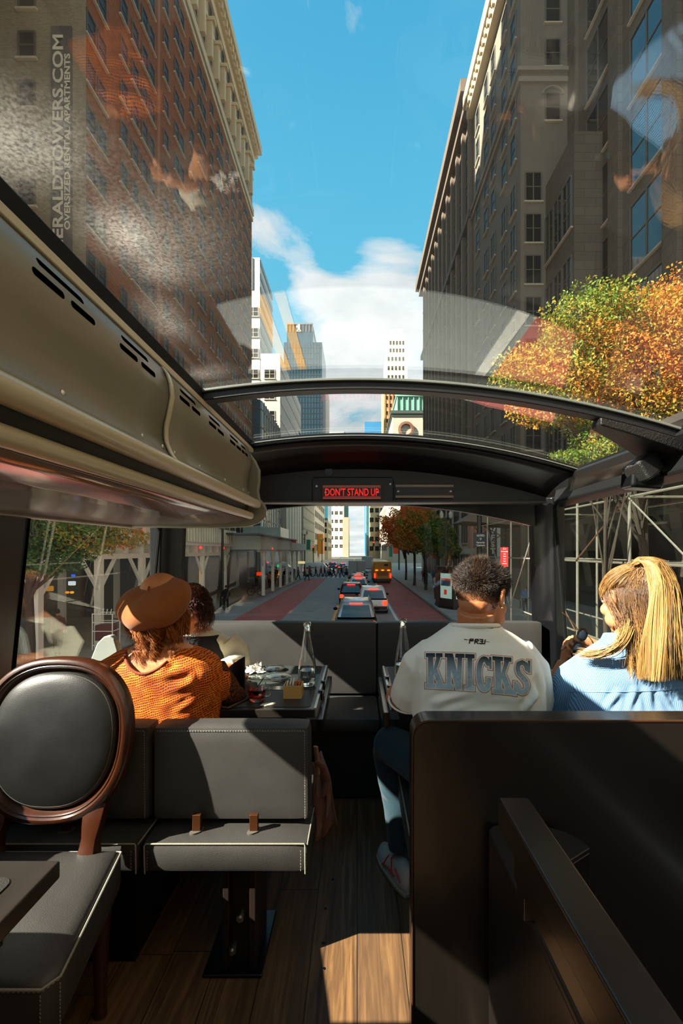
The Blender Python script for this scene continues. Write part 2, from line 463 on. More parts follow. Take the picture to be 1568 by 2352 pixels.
def leopard():
    m, t = newmat('brown_patterned_sleeve'); v = t.obj()
    vo = t.n('ShaderNodeTexVoronoi', feature='DISTANCE_TO_EDGE'); vo.inputs['Scale'].default_value = 95
    t.l(t.scale(v, (1.6,1,.7)), vo.inputs['Vector'])
    k = t.ramp(vo.outputs[0], [(.06, 1.0), (.22, 0.0)])
    base = t.mix(k, hexc('6a3210'), hexc('1e0e06'))
    t.out(t.pbsdf(base, .8, 0, .3, t.bump(k, .5, .004))); return m
SLEEVE = leopard()
def brick(name, c1, c2, mortar, sc=1.0, rough=.9, dirt=.35, w=.22, h=.075):
    m, t = newmat(name); v = t.obj(); x, y, z = t.sep(v)
    b = t.n('ShaderNodeTexBrick'); b.inputs['Scale'].default_value = 1.0
    b.inputs['Brick Width'].default_value = w*sc; b.inputs['Row Height'].default_value = h*sc; b.inputs['Mortar Size'].default_value = .008*sc
    b.inputs['Color1'].default_value = (*hexc(c1), 1); b.inputs['Color2'].default_value = (*hexc(c2), 1); b.inputs['Mortar'].default_value = (*hexc(mortar), 1)
    t.l(t.comb(t.math('ADD', x, y), z, 0), b.inputs['Vector'])
    c = t.mix(t.math('MULTIPLY', t.ramp(t.noise(t.scale(v, (.35,.35,.12)), 1, 5, .6), [(.35, 0.0), (.7, 1.0)]), dirt), b.outputs[0], tuple(q*.45 for q in hexc(c1)))
    t.out(t.pbsdf(c, rough, 0, .2)); return m
BRICK = brick('red_brown_brick', '9c5327', '7f421e', '8a623e', 1.0)
BRICKG = brick('grey_brown_brick', '8c7f68', '756a56', '9a907c', 1.0)
STONE_DK = brick('dark_stone_blocks', '6e6558', '635b4f', '2e2a25', 1.0, .9, .3, 1.6, .62)
STUCCO = mat('grey_stucco', '746c5e', .9, var=.15, vs=.4)
BROWNST = mat('brown_stone', '5b4d3f', .9, var=.22, vs=.3)
CREAMST = mat('cream_stone', 'c6b490', .85, var=.12, vs=.5)
CREAM2 = mat('pale_limestone', 'b8b09e', .85, var=.1, vs=.2)
WHITEST = mat('white_masonry', 'c2bdb1', .85, var=.06, vs=.1)
TANBR = mat('tan_brick', 'c09468', .9, var=.1, vs=.1)
GREYST = mat('grey_limestone', '98937f', .9, var=.12, vs=.2)
GREENCU = mat('green_copper', '6fa08c', .7, var=.15, vs=1)
TEALGL = mat('teal_curtain_glass', '2f6272', .18, .1, var=.35, vs=.15, spec=.8)
BLUEDK = mat('dark_blue_curtain_glass', '1f3f4c', .2, .1, var=.4, vs=.05, spec=.7)
BLUEGL = mat('blue_glass', '3f88b4', .2, .1, var=.2, vs=.05)
MULLION = mat('grey_mullion', '4c5a5e', .5)
WINGLASS = mat('dark_window_glass', '141512', .4, var=.5, vs=.35, spec=.15)
WINGLASS2 = mat('sky_window_glass', '15191a', .04, .3, var=.2, vs=.5, spec=1)
WINFRAME = mat('window_frame_grey', '5c5a50', .6)
SILL = mat('stone_sill', 'b8ab94', .8)
WHITEPT = mat('white_painted_timber', 'f2f3ea', .6, var=.1, vs=3)
GREYPT = mat('grey_green_hoarding', 'c0ccc4', .6, var=.15, vs=2)
ASPHALT = mat('asphalt', '888c8c', .85, var=.2, vs=.9, bump=.3, bs=60)
REDLANE = mat('red_bus_lane_paint', 'a85450', .8, var=.25, vs=.8)
YELLOWP = mat('yellow_road_paint', 'e6a834', .7, var=.15, vs=3)
WHITEP = mat('white_road_paint', 'dcdcd4', .7, var=.2, vs=4)
PAVE = mat('concrete_pavement', 'a09c92', .9, var=.2, vs=.8)
KERB = mat('granite_kerb', '7c7970', .85)
DARKST = mat('dark_storefront', '16181a', .35, var=.4, vs=.8)
PIPE = mat('galvanised_pipe', '9a958a', .45, .6, var=.25, vs=8)
POLEDK = mat('dark_green_pole', '1a2220', .5)
SIGNBL = mat('navy_sign', '0f2434', .4, var=.05)
SIGNRD = mat('red_sign', 'c0262a', .45, var=.05)
ORANGEB = mat('orange_banner', 'fb5628', .7, var=.15, vs=.8)
BUSY = mat('yellow_bus_paint', 'd08a12', .4, var=.1)
def leafmat(name, stops):
    m, t = newmat(name)
    a = t.n('ShaderNodeAttribute', attribute_name='tone')
    c = t.ramp(a.outputs['Fac'], stops)
    d = t.pbsdf(c, .6, 0, .3); tl = t.n('ShaderNodeBsdfTranslucent'); t.l(c, tl.inputs[0])
    x = t.n('ShaderNodeMixShader'); x.inputs[0].default_value = .35; t.l(d.outputs[0], x.inputs[1]); t.l(tl.outputs[0], x.inputs[2])
    t.out(x); return m
LEAF_AUT = leafmat('autumn_leaves', [(0, hexc('46641e')), (.3, hexc('748028')), (.55, hexc('ac7f28')), (.8, hexc('b0601a')), (1, hexc('963f12'))])
LEAF_GRN = leafmat('green_leaves', [(0, hexc('2c4a22')), (.5, hexc('567a34')), (.8, hexc('9a8a3a')), (1, hexc('cc7a30'))])
LEAF_RUST = leafmat('rust_leaves', [(0, hexc('3c5e26')), (.4, hexc('7e8c38')), (.7, hexc('d08a3c')), (1, hexc('ec7a34'))])
BARK = mat('tree_bark', '3a3128', .9, bump=.5, bs=40)

def fadehair():
    m, t = newmat('faded_hair'); a = t.n('ShaderNodeAttribute', attribute_name='fade'); v = t.obj()
    n_ = t.noise(v, 1500, 2); f = t.math('MULTIPLY', a.outputs['Fac'], t.ramp(n_, [(.35, .55), (.6, 1.0)]), clamp=True)
    p = t.pbsdf(hexc('1a120c'), .8, 0, .2); t.l(f, p.inputs['Alpha']); t.out(p); return m
FADEHAIR = fadehair()
# ---------- the bus interior ----------
def zc(h): return EYE+h            # height given relative to the eye
def roofz(x): return EYE+.635-.2*(x/1.25)**2
def wx(z): return 1.2+max(0, (1.47-z))*.1      # half width of the body at height z (walls lean out downwards)

MB().box(-1.32,1.32,-3.2,3.05,-.08,0).build('floor', FLOORM, kind='structure')
FB = MB()
for x, y in ((-.118,1.70),(-.098,1.85),(-.115,1.55),(-.105,1.455)): FB.lathe([(.0001,.0015),(.0045,.0012),(.006,0.0)],(x,y,0),10)
FB.build('floor_screws', mat('screw_dark','111111',.4,.5), kind='structure')
def sidewall(s, y0, y1, z0, z1, name, m, th=.05):
    b = MB()
    vs = []
    for y in (y0,y1):
        for z in (z0,z1):
            for t in (0, th): vs.append((s*(wx(z)+t), y, z))
    b.add(vs, [(0,1,3,2),(4,6,7,5),(0,4,5,1),(2,3,7,6),(0,2,6,4),(1,5,7,3)])
    return b.build(name, m, bevel=.008, kind='structure')
DKWALL = mat('dark_grey_lining', '101010', .5, bump=.2, bs=300)
DKBRN = mat('dark_brown_pillar_lining', '241f1a', .45, var=.15)
SILLZ = .78
sidewall(-1, -3.2, 3.0, 0, SILLZ, 'wall_left', DKWALL)
sidewall(1, -3.2, 3.0, 0, SILLZ, 'wall_right', DKWALL)
for i, (a, b) in enumerate(((-3.2,-2.9),(-1.5,-1.32),(-.02,.14),(1.49,1.67))):
    o = sidewall(-1, a, b, SILLZ, 1.50, 'trim_1%d' % i, DKBRN, .05)
for i, (a, b) in enumerate(((-3.2,-2.9),(-1.5,-1.32),(-.02,.14),(1.47,1.66))):
    sidewall(1, a, b, SILLZ, 1.66, 'trim_2%d' % i, DKWALL, .05)
# corner pillars, leaning outwards at the foot
for s, zt, n in ((-1,1.52,'trim_30'),(1,1.66,'trim_31')):
    b = MB()
    vs = []
    for z, inn in ((.0,1.16),(zt,1.105)):
        for (x, y) in ((inn,2.96),(inn+.01,2.88),(1.19+(.04 if z == 0 else 0),2.79),(1.27,2.79),(1.27,3.03),(inn+.03,3.03)): vs.append((s*x,y,z))
    b.add(vs, [(k,(k+1)%6,6+(k+1)%6,6+k) for k in range(6)]+[tuple(range(6)),tuple(range(6,12))])
    b.build(n, PLASTIC_G, bevel=.012, kind='structure')
# side windows
def pane(s, y0, y1, z0, z1, name, m):
    b = MB(); vs = []
    for y in (y0,y1):
        for z in (z0,z1):
            for t in (.018,.024): vs.append((s*(wx(z)+t), y, z))
    b.add(vs, [(0,1,3,2),(4,6,7,5),(0,4,5,1),(2,3,7,6),(0,2,6,4),(1,5,7,3)])
    w = b.build(name, m, kind='structure', smooth=0)
    f = MB(); r = .011
    P = [(s*(wx(z)+.005), y, z) for y, z in ((y0+.01,z0+.01),(y1-.01,z0+.01),(y1-.01,z1-.05),(y1-.05,z1-.01),(y0+.01,z1-.01))]
    f.tube(P, r, 6, close=True).build('window_seal', RUBBER, kind='structure')
    return w
wi = 1
for a, b in ((-2.9,-1.5),(-1.32,-.02),(.14,1.49),(1.67,2.8)):
    pane(-1, a, b, SILLZ, 1.50, 'window_%d' % wi, SIDEGLASS); wi += 1
for a, b in ((-2.9,-1.5),(-1.32,-.02),(.14,1.47),(1.66,2.8)):
    pane(1, a, b, SILLZ, 1.64, 'window_%d' % wi, SIDEGLASS_R); wi += 1
# front wall and windscreen
MB().box(-1.27,1.27,2.96,3.04,0,.86).build('wall_front', DKWALL, kind='structure')
MB().box(-1.32,1.32,-3.28,-3.2,-.1,1.9).build('wall_back', DKWALL, kind='structure')
b = MB(); b.sheet([[(-1.15,2.975,.8),(1.15,2.975,.8)],[(-1.15,2.955,1.66),(1.15,2.955,1.66)]])
o = b.build('window_%d' % wi, SCREENGLASS, kind='structure', smooth=0); wi += 1
md = o.modifiers.new('s','SOLIDIFY'); md.thickness = .006
# roof lining strip over the duct and the right hand cove
b = MB(); rows = []
for y in (-3.2, 3.0):
    rows.append([(-wx(1.5)-.03,y,1.48),(-1.16,y,1.62),(-1.0,y,1.76),(-.8,y,1.86),(-.6,y,roofz(-.6)-.01)])
b.sheet(rows)
o = b.build('ceiling', DKWALL, kind='structure'); md = o.modifiers.new('s','SOLIDIFY'); md.thickness = .03; md.offset = -1
b = MB()
b.prism([(1.20,1.63),(1.27,1.60),(1.30,1.70),(1.27,1.80),(1.20,roofz(1.2)+.0),(1.18,roofz(1.2)-.022),(1.215,1.70)],'y',-3.2,2.80)
b.build('trim_40', PLASTIC, bevel=.006, kind='structure')
# a chamfered cove plate under the right roof rail (the lighter plate beside the roof corner)
b = MB(); b.add([(1.195,2.52,roofz(1.2)-.02),(1.195,1.86,roofz(1.2)-.02),(1.215,1.86,1.68),(1.215,2.62,1.655)],[(0,1,2,3)])
o = b.build('trim_41', mat('brown_cove_plate','1c1611',.35), kind='structure'); md = o.modifiers.new('s','SOLIDIFY'); md.thickness = .004
# roof glass
def roofpane(y0, y1, name, x0=-.60, x1=1.235):
    b = MB(); N = 36
    rows = [[(x0+(x1-x0)*k/N, y, roofz(x0+(x1-x0)*k/N)+.012) for k in range(N+1)] for y in [y0+(y1-y0)*j/10 for j in range(11)]]
    b.sheet(rows); o = b.build(name, ROOFGLASS, kind='structure', smooth=180)
    md = o.modifiers.new('s','SOLIDIFY'); md.thickness = .006; md.use_rim = False; return o
roofpane(-1.6, 1.71, 'ceiling_glass.001'); roofpane(1.745, 2.52, 'ceiling_glass.002')
def arch(y0, y1, th, name, m, x0=-.60, x1=1.25, up=.008, N=40, extra=None):
    b = MB(); rings = []
    for k in range(N+1):
        x = x0+(x1-x0)*k/N; z = roofz(x)+up
        yy = y1 if extra is None else max(y1, extra(x))
        rings.append([(x,y0,z),(x,y0,z-th),(x,yy,z-th),(x,yy,z)])
    return b.loft(rings).build(name, m, bevel=.004, kind='structure')
arch(1.70, 1.755, .042, 'trim_50', PLASTIC, extra=lambda x: 1.755+max(0,(x-.93))*.62)
arch(1.688, 1.70, .012, 'trim_51', mat('grey_seal','5f635c',.5), up=.006)
arch(2.485, 2.53, .034, 'trim_52', PLASTIC_G)
arch(2.475, 2.487, .008, 'trim_53', mat('grey_seal','5f635c',.5), up=-.006)
arch(-1.9, -1.6, .05, 'trim_54', PLASTIC)
b = MB(); N = 30
rows = [[(x,y,roofz(x)) for x in [-.6+1.85*k/N for k in range(N+1)]] for y in (-3.2,-1.9)]
o = b.sheet(rows).build('ceiling_rear', DKWALL, kind='structure'); md = o.modifiers.new('s','SOLIDIFY'); md.thickness = .03
MB().box(.0,.0001,0,.0001,-.01,-.0099)
# side seal of the roof glass, both sides
MB().box(-.605,-.572,-1.6,2.5,zc(.556),zc(.604)).build('trim_55', RUBBER, bevel=.006, kind='structure')
MB().box(-.585,-.566,-1.6,2.50,zc(.538),zc(.558)).build('trim_56', CREAMTB, bevel=.003, kind='structure')
b = MB().box(1.195,1.235,-1.6,2.52,roofz(1.2)-.03,roofz(1.2)+.006); b.build('trim_57', RUBBER, bevel=.006, kind='structure')
# textured gusset where the cross beam meets the right side
b = MB(); rows = []
for x in (.90,1.0,1.1,1.2,1.26):
    z = roofz(x)-.036
    rows.append([(x,1.69,z),(x,1.69,z-.03-.05*(x-.9)),(x,1.76+(x-.9)*.5,z-.03-.05*(x-.9)),(x,1.76+(x-.9)*.5,z)])
b.loft(rows).build('trim_58', mat('pebbled_black','141311',.4,bump=.9,bs=160), bevel=.006, kind='structure')
# soffit, header panel and valance over the windscreen
b = MB(); N = 30; rows = []
def hdtop(x): return zc(.50-.165*(x/1.12)**2)
for t in (0, .25, .5, .75, 1):
    rows.append([((1-t)*(-1.2+2.4*k/N)+t*(-1.14+2.28*k/N), 2.51+.25*t, (1-t)*(roofz(-1.2+2.4*k/N)-.025)+t*hdtop(-1.14+2.28*k/N)+.02*math.sin(PI*t)) for k in range(N+1)])
o = b.sheet(rows).build('ceiling_front', mat('dark_brown_soffit','17100d',.38,var=.1), kind='structure'); md = o.modifiers.new('s','SOLIDIFY'); md.thickness = .01
b = MB(); xs = [-1.14+2.28*k/N for k in range(N+1)]
b.prism([(x,hdtop(x)) for x in xs]+[(1.14,zc(.297)),(-1.14,zc(.297))],'y',2.755,2.785)
HDR = b.build('wall_header', PLASTIC, bevel=.004, kind='structure')
MB().box(-1.14,1.14,2.742,2.96,zc(.289),zc(.298)).build('trim_60', mat('header_lip','3b3a36',.35), kind='structure')
b = MB(); xs = [-1.13+2.26*k/N for k in range(N+1)]
b.prism([(x,zc(.297-.115*(x-0)**2)) for x in xs]+[(1.13,zc(.31)),(-1.13,zc(.31))],'y',2.88,2.93)
b.build('trim_61', PLASTIC_G, kind='structure')
# hatch and small fittings in the header
b = MB(); P = [(pX(717,2.75),zc(.30)),(pX(717,2.75),zc(.43)),(pX(722,2.75),zc(.442)),(pX(898,2.75),zc(.442)),(pX(903,2.75),zc(.43)),(pX(903,2.75),zc(.30))]
b.tube([(x,2.753,z) for x,z in P], .0022, 5).build('hatch_seam', RUBBER, HDR)
b = MB(); c = P3(755,1084,2.752); 
for k in range(14):
    a = 2*PI*k/14; b.sph((c[0]+.017*math.cos(a), 2.751, c[2]+.017*math.sin(a)), .0022, nu=6, nv=4)
b.tube([(c[0],2.753,c[2]),(c[0],2.748,c[2])],.026,20).build('speaker_button', PLASTIC_G, HDR)
b = MB()
for px, py in ((727,1117),(896,1112)):
    c = P3(px,py,2.752); b.tube([(c[0],2.756,c[2]),(c[0],2.747,c[2])],.006,10)
b.build('lock_stud', STEEL, HDR)

# LED signs
def ledsign(px0, px1, py0, py1, txt, label):
    x0, x1, z1, z0 = pX(px0,2.74), pX(px1,2.74), pZ(py0,2.74), pZ(py1,2.74)
    t = thing('display_sign', label, 'display', ((x0+x1)/2,2.75,z0), 'message displays on the header')
    MB().box(x0,x1,2.740,2.756,z0,z1).build('housing', mat('led_window','1a0d0a' if txt else '17120f',.12,var=.4,vs=30), t)
    h = (z1-z0)
    b = MB(); b.box(x0-.002,x1+.002,2.736,2.758,z1-h*.16,z1+.001); b.box(x0-.002,x1+.002,2.736,2.758,z0-.001,z0+h*.16)
    b.build('rail', mat('brown_steel','7d6f60',.35,.6), t)
    for x in (x0+.014, x1-.014): MB().sph((x,2.739,(z0+z1)/2), .007,.004,.007, 10, 6).build('end_stud', STEEL, t)
    if txt:
        m = textmesh(txt, h*.78, .0015, 1.0, .0006); w = max(v[0] for v in m.v)-min(v[0] for v in m.v)
        m.xf(face_my(((x0+x1)/2,2.737,(z0+z1)/2-.001))@Matrix.Scale((x1-x0-.022)/w,4,(1,0,0)))
        m.build('lettering', REDLED, t, smooth=0, label='glowing red capital letters')
        b = MB(); r = .0012
        b.tube([(x0,2.735,z0),(x1,2.735,z0),(x1,2.735,z1),(x0,2.735,z1)], r, 5, close=True)
        for k in range(60):
            x = x0+.012+(x1-x0-.024)*k/59
            b.box(x-.0011,x+.0011,2.735,2.738,z0+h*.17,z0+h*.17+.0022)
        b.build('red_edge', mat('red_led_dim','400000',.5,emit='ff2010',es=.7,var=0), t)
ledsign(742,873,1116,1146,"DON'T STAND UP",'lit message display reading DON\'T STAND UP in red letters above the windscreen')
ledsign(909,1040,1114,1143,None,'unlit message display with bare steel rails above the windscreen')

# ---------- air duct along the left ----------
duct = thing('air_duct', 'long beige overhead duct with slotted panels and two round rails above the left windows', 'duct', (-.9,.8,zc(.13)))
PROF = [(-.585,.545),(-.566,.525),(-.552,.49),(-.548,.45),(-.556,.405),(-.566,.36),(-.566,.32),(-.552,.285),(-.535,.262)]
def panx(h):
    for (x0,h0),(x1,h1) in zip(PROF, PROF[1:]):
        if h1 <= h <= h0: return x0+(x1-x0)*(h0-h)/(h0-h1)
    return -.57
def strip(prof, y0, y1, name, m, th=.006, **k):
    b = MB(); rows = [[(x,y,zc(h)) for x,h in prof] for y in [y0+(y1-y0)*i/6 for i in range(7)]]
    o = b.sheet(rows).build(name, m, duct, smooth=60, **k); md = o.modifiers.new('s','SOLIDIFY'); md.thickness = th; md.offset = 0; return o
DS = [-.9,.21,1.335,2.37]
for a, b_ in zip(DS, DS[1:]):
    strip(PROF, a+.003, b_-.003, 'side_panel', CREAMPL)
strip([(-.54,.262),(-.565,.225),(-.575,.205),(-.56,.185)], -.9, 2.36, 'groove', DUCTDK)
b = MB(); b.tube([(-.52,-.9,zc(.238)),(-.52,2.0,zc(.238)),(-.515,2.34,zc(.238))], .023, 16).build('rail', CREAMTB, duct)
b = MB(); b.tube([(-.548,-.9,zc(.178)),(-.548,2.0,zc(.178)),(-.54,2.31,zc(.178))], .0185, 16).build('rail', CREAMTB, duct)
strip([(-.562,.162),(-.60,.150),(-.68,.140),(-.74,.136)], -.9, 2.30, 'light_lens', mat('lens_strip','8d7468',.12,var=.05,spec=.7))
strip([(-.74,.137),(-.76,.141),(-1.02,.138),(-1.17,.135),(-1.2,.14)], -.9, 2.42, 'underside', LENS)
MB().box(-1.215,-1.17,-.9,2.5,zc(.118),zc(.140)).build('lower_trim', CREAMPL, duct, bevel=.006)
# rounded end cap
b = MB()
cap = [(-.60,.56),(-.566,.52),(-.528,.47),(-.505,.42),(-.505,.36),(-.512,.31),(-.505,.27),(-.482,.245),(-.47,.215),(-.478,.175),(-.51,.145),(-.57,.125),(-.70,.118),(-.90,.118),(-1.19,.122),(-1.19,.35),(-1.0,.45),(-.7,.56)]
b.prism([(x,zc(h)) for x,h in cap],'y',2.37,2.405)
o = b.build('end_cap', CREAMPL, duct, bevel=.012, seg=3, smooth=50)
# wavy seam bracket
b = MB()
for y in (1.335,.21):
    rows = [[(panx(h)+.004,y-.011,zc(h)),(panx(h)+.012,y-.011,zc(h)),(panx(h)+.012,y+.011,zc(h)),(panx(h)+.004,y+.011,zc(h))] for h in [.535-.27*k/16 for k in range(17)]]
    b2 = MB(); b2.loft(rows).build('seam_bracket', CREAMTB, duct, bevel=.003)
# slots
def slot(y0, y1, h):
    b = MB(); r = .0068; n = 8
    pts = [(y1-r+r*math.cos(a), h+r*math.sin(a)) for a in [-PI/2+PI*k/n for k in range(n+1)]]+[(y0+r+r*math.cos(a), h+r*math.sin(a)) for a in [PI/2+PI*k/n for k in range(n+1)]]
    rings = [[(panx(hh)+d, y, zc(hh)) for y,hh in pts] for d in (-.004,.0036)]
    b.loft(rings); return b.build('vent_slot', SLOT, duct)
for y0 in (-.65,-.36,-.07,.48,.77,1.055,1.41,1.69,1.97,2.17):
    s = 1 if y0 < 2.1 else .62
    slot(y0,y0+.085*s,.475); slot(y0+.02*s,y0+.155*s,.503); slot(y0+.105*s,y0+.185*s,.475)
for y in (.30,.55,.86,1.178,1.30,1.385,1.604,1.912,2.22,2.335):
    b = MB(); b.sph((panx(.297)+.003,y,zc(.297)), .004,.0065,.0065, 10, 6).build('panel_screw', STEEL, duct)

# camera-like speaker pod at the right roof rail
t = thing('overhead_speaker', 'small angular black speaker pod hanging under the roof corner beside the side window', 'speaker', (1.13,1.83,zc(.30)))
b = MB(); Rm = Matrix.Rotation(math.radians(-33),3,'Y')@Matrix.Rotation(math.radians(18),3,'Z')
b.obox((1.125,1.80,zc(.325)), .105,.09,.085, Rm).build('pod', mat('textured_dark_plastic','1c1c1b',.4,bump=.8,bs=260), t, bevel=.012, seg=3)
b = MB(); b.obox((1.14,1.83,zc(.282)), .13,.09,.075, Matrix.Rotation(math.radians(4),3,'Y')).build('cradle', PLASTIC_G, t, bevel=.016, seg=3)
b = MB(); b.obox((1.175,1.83,zc(.37)), .05,.06,.05, Matrix.Identity(3)).build('bracket', PLASTIC, t, bevel=.008)

# ---------- benches ----------
def dashes(path, pitch=.0085, ln=.0052, r=.0011, seed=0):
    P = [Vector(p) for p in path]; b = MB(); rr = random.Random(seed)
    for a, c in zip(P, P[1:]):
        L = (c-a).length; n = max(1, int(L/pitch)); d = (c-a)/L
        for k in range(n):
            p = a+d*(k+.5)*L/n; j = Vector((rr.uniform(-1,1),rr.uniform(-1,1),rr.uniform(-1,1)))*.0005
            b.tube([p-d*ln/2+j, p+d*ln/2-j], r, 4)
    return b
def cushion(name, x0,x1,y0,y1,z0,z1, parent, m=None, r=.022, puff=.006):
    b = MB(); nx = max(6,int((x1-x0)/.04)); ny = max(4,int((y1-y0)/.04)); nz = max(3,int((z1-z0)/.03))
    bm = bmesh.new()
    bmesh.ops.create_cube(bm, size=1)
    bmesh.ops.subdivide_edges(bm, edges=[e for e in bm.edges if abs((e.verts[0].co-e.verts[1].co).x) > .5], cuts=nx)
    bmesh.ops.subdivide_edges(bm, edges=[e for e in bm.edges if abs((e.verts[0].co-e.verts[1].co).y) > .5], cuts=ny, use_grid_fill=True)
    bmesh.ops.subdivide_edges(bm, edges=[e for e in bm.edges if abs((e.verts[0].co-e.verts[1].co).z) > .5], cuts=nz, use_grid_fill=True)
    c = Vector(((x0+x1)/2,(y0+y1)/2,(z0+z1)/2)); S = Vector((x1-x0,y1-y0,z1-z0)); loc = wloc(parent)
    for v in bm.verts:
        u = v.co*2; q = [0,0,0]
        w = (1-u.x**4)*(1-u.y**4)*(1-u.z**4) if True else 0
        p = Vector((u.x*S.x/2, u.y*S.y/2, u.z*S.z/2))
        # pull the corners in (rounded box)
        inner = Vector([max(-S[k]/2+r, min(S[k]/2-r, p[k])) for k in range(3)])
        d = p-inner
        if d.length > 1e-9: p = inner+d.normalized()*min(r, d.length)
        for k in range(3):
            if abs(u[k]) > .999:
                o1, o2 = u[(k+1)%3], u[(k+2)%3]
                p[k] += math.copysign(puff*(1-o1*o1)*(1-o2*o2), u[k])
        v.co = p+c-loc
    bmesh.ops.recalc_face_normals(bm, faces=bm.faces)
    me = bpy.data.meshes.new(name); bm.to_mesh(me); bm.free()
    return finish(name, me, m or LEATHER, parent, smooth=50)
GROUPB = None
def rear_bench(x0, x1, label, post):
    t = thing('bench_seat', label, 'bench seat', ((x0+x1)/2,1.6,0))
    bk = cushion('backrest', x0,x1,1.465,1.555,.465,.765, t, LEATHER2, .014, .004)
    b = dashes([(x0+.012,1.4645,.752),(x1-.014,1.4645,.752),(x1-.012,1.464,.47)])
    b.build('stitching', STITCH, bk)
    st = cushion('seat', x0,x1+.006,1.385,1.93,.352,.445, t, LEATHER, .016, .004)
    b = MB(); b.tube([(x0+.012,1.384,.352),(x0+.010,1.384,.436),(x0+.016,1.386,.441),(x1-.006,1.386,.441),(x1-.003,1.384,.436),(x1-.002,1.384,.352)], .0024, 6)
    b.tube([(x1+.004,1.386,.44),(x1+.006,1.65,.443),(x1+.006,1.92,.443)], .0022, 6)
    b.build('piping', STITCH, st)
    d = dashes([(x0+.020,1.382,.36),(x0+.020,1.382,.425)]); d.build('seam_stitching', STITCH, st); dashes([(x1-.016,1.382,.36),(x1-.016,1.382,.425)]).build('seam_stitching', STITCH, st)
    for px in ((.30,.66) if post else (.5,)):
        x = x0+(x1-x0)*px
        MB().box(x-.0135,x+.0135,1.435,1.450,.43,.50).build('bracket', mat('bronze_bracket','48260f',.4,.5), t, bevel=.002)
        MB().tube([(x,1.44,.444),(x,1.44,.45)], .024, 12, sx=.6).build('bracket_collar', mat('grey_collar','4c4840',.6), t)
    if post:
        x = -.372
        b = MB(); b.box(x-.052,x-.032,1.44,1.62,.01,.352); b.box(x+.032,x+.052,1.44,1.62,.01,.352); b.box(x-.05,x+.05,1.47,1.49,.01,.352)
        b.build('pedestal', mat('dark_bronze_post','2a201a',.4,.4), t, bevel=.003)
        MB().box(x-.11,x+.075,1.42,1.68,0,.012).build('foot_plate', PLASTIC_G, t, bevel=.003)
        for dx, z, y in ((-.002,.155,1.462),(-.028,.05,1.462)):
            b = MB(); b.tube([(x+dx,1.47,z),(x+dx,1.458,z)], .013, 6); b.tube([(x+dx,1.47,z),(x+dx,1.452,z)], .0075, 12); b.build('bolt', STEEL, t)
    else:
        MB().box(x0+.05,x1-.05,1.48,1.85,0,.352).build('pedestal', PLASTIC_G, t)
rear_bench(-.655,-.155,'padded black leather bench seat on a bolted post behind the woman in the beret',True)
rear_bench(-1.165,-.668,'black leather bench seat against the left wall, mostly hidden behind the oval-backed chair',False)
def front_bench(x0, x1, label):
    t = thing('front_bench', label, 'bench seat', ((x0+x1)/2,2.6,0), 'leather benches under the windscreen')
    cushion('backrest', x0,x1,2.79,2.88,.455,.892, t, LEATHER2, .012, .003)
    cushion('seat', x0,x1,2.40,2.80,.375,.447, t, LEATHER2, .012, .003)
    MB().box(x0+.01,x1-.01,2.45,2.86,0,.375).build('base', mat('bench_base','0e0e0e',.6), t)
front_bench(-1.15,.118,'wide black leather bench below the windscreen, half in a grey patch of sun')
front_bench(.124,1.13,'shaded black leather bench below the windscreen, beyond the man in the cream shirt')
# right bench the couple sit on
t = thing('bench_seat', 'black leather bench seat with white stitching under the man in the cream shirt', 'bench seat', (.65,1.6,0))
st = cushion('seat', .165,1.16,1.37,1.93,.33,.445, t, LEATHER, .02, .004)
cushion('backrest', .165,1.16,1.31,1.385,.36,.70, t, LEATHER2, .016, .003)
d = dashes([(.164,1.39,.35),(.164,1.39,.435),(.164,1.90,.435)]); d.build('stitching', STITCH, st)
b = MB(); b.tube([(.166,1.38,.34),(.165,1.385,.44),(.166,1.9,.44),(.17,1.925,.42)], .0028, 6).build('piping', STITCH, st)
MB().box(.30,1.1,1.45,1.85,0,.33).build('pedestal', PLASTIC_G, t)

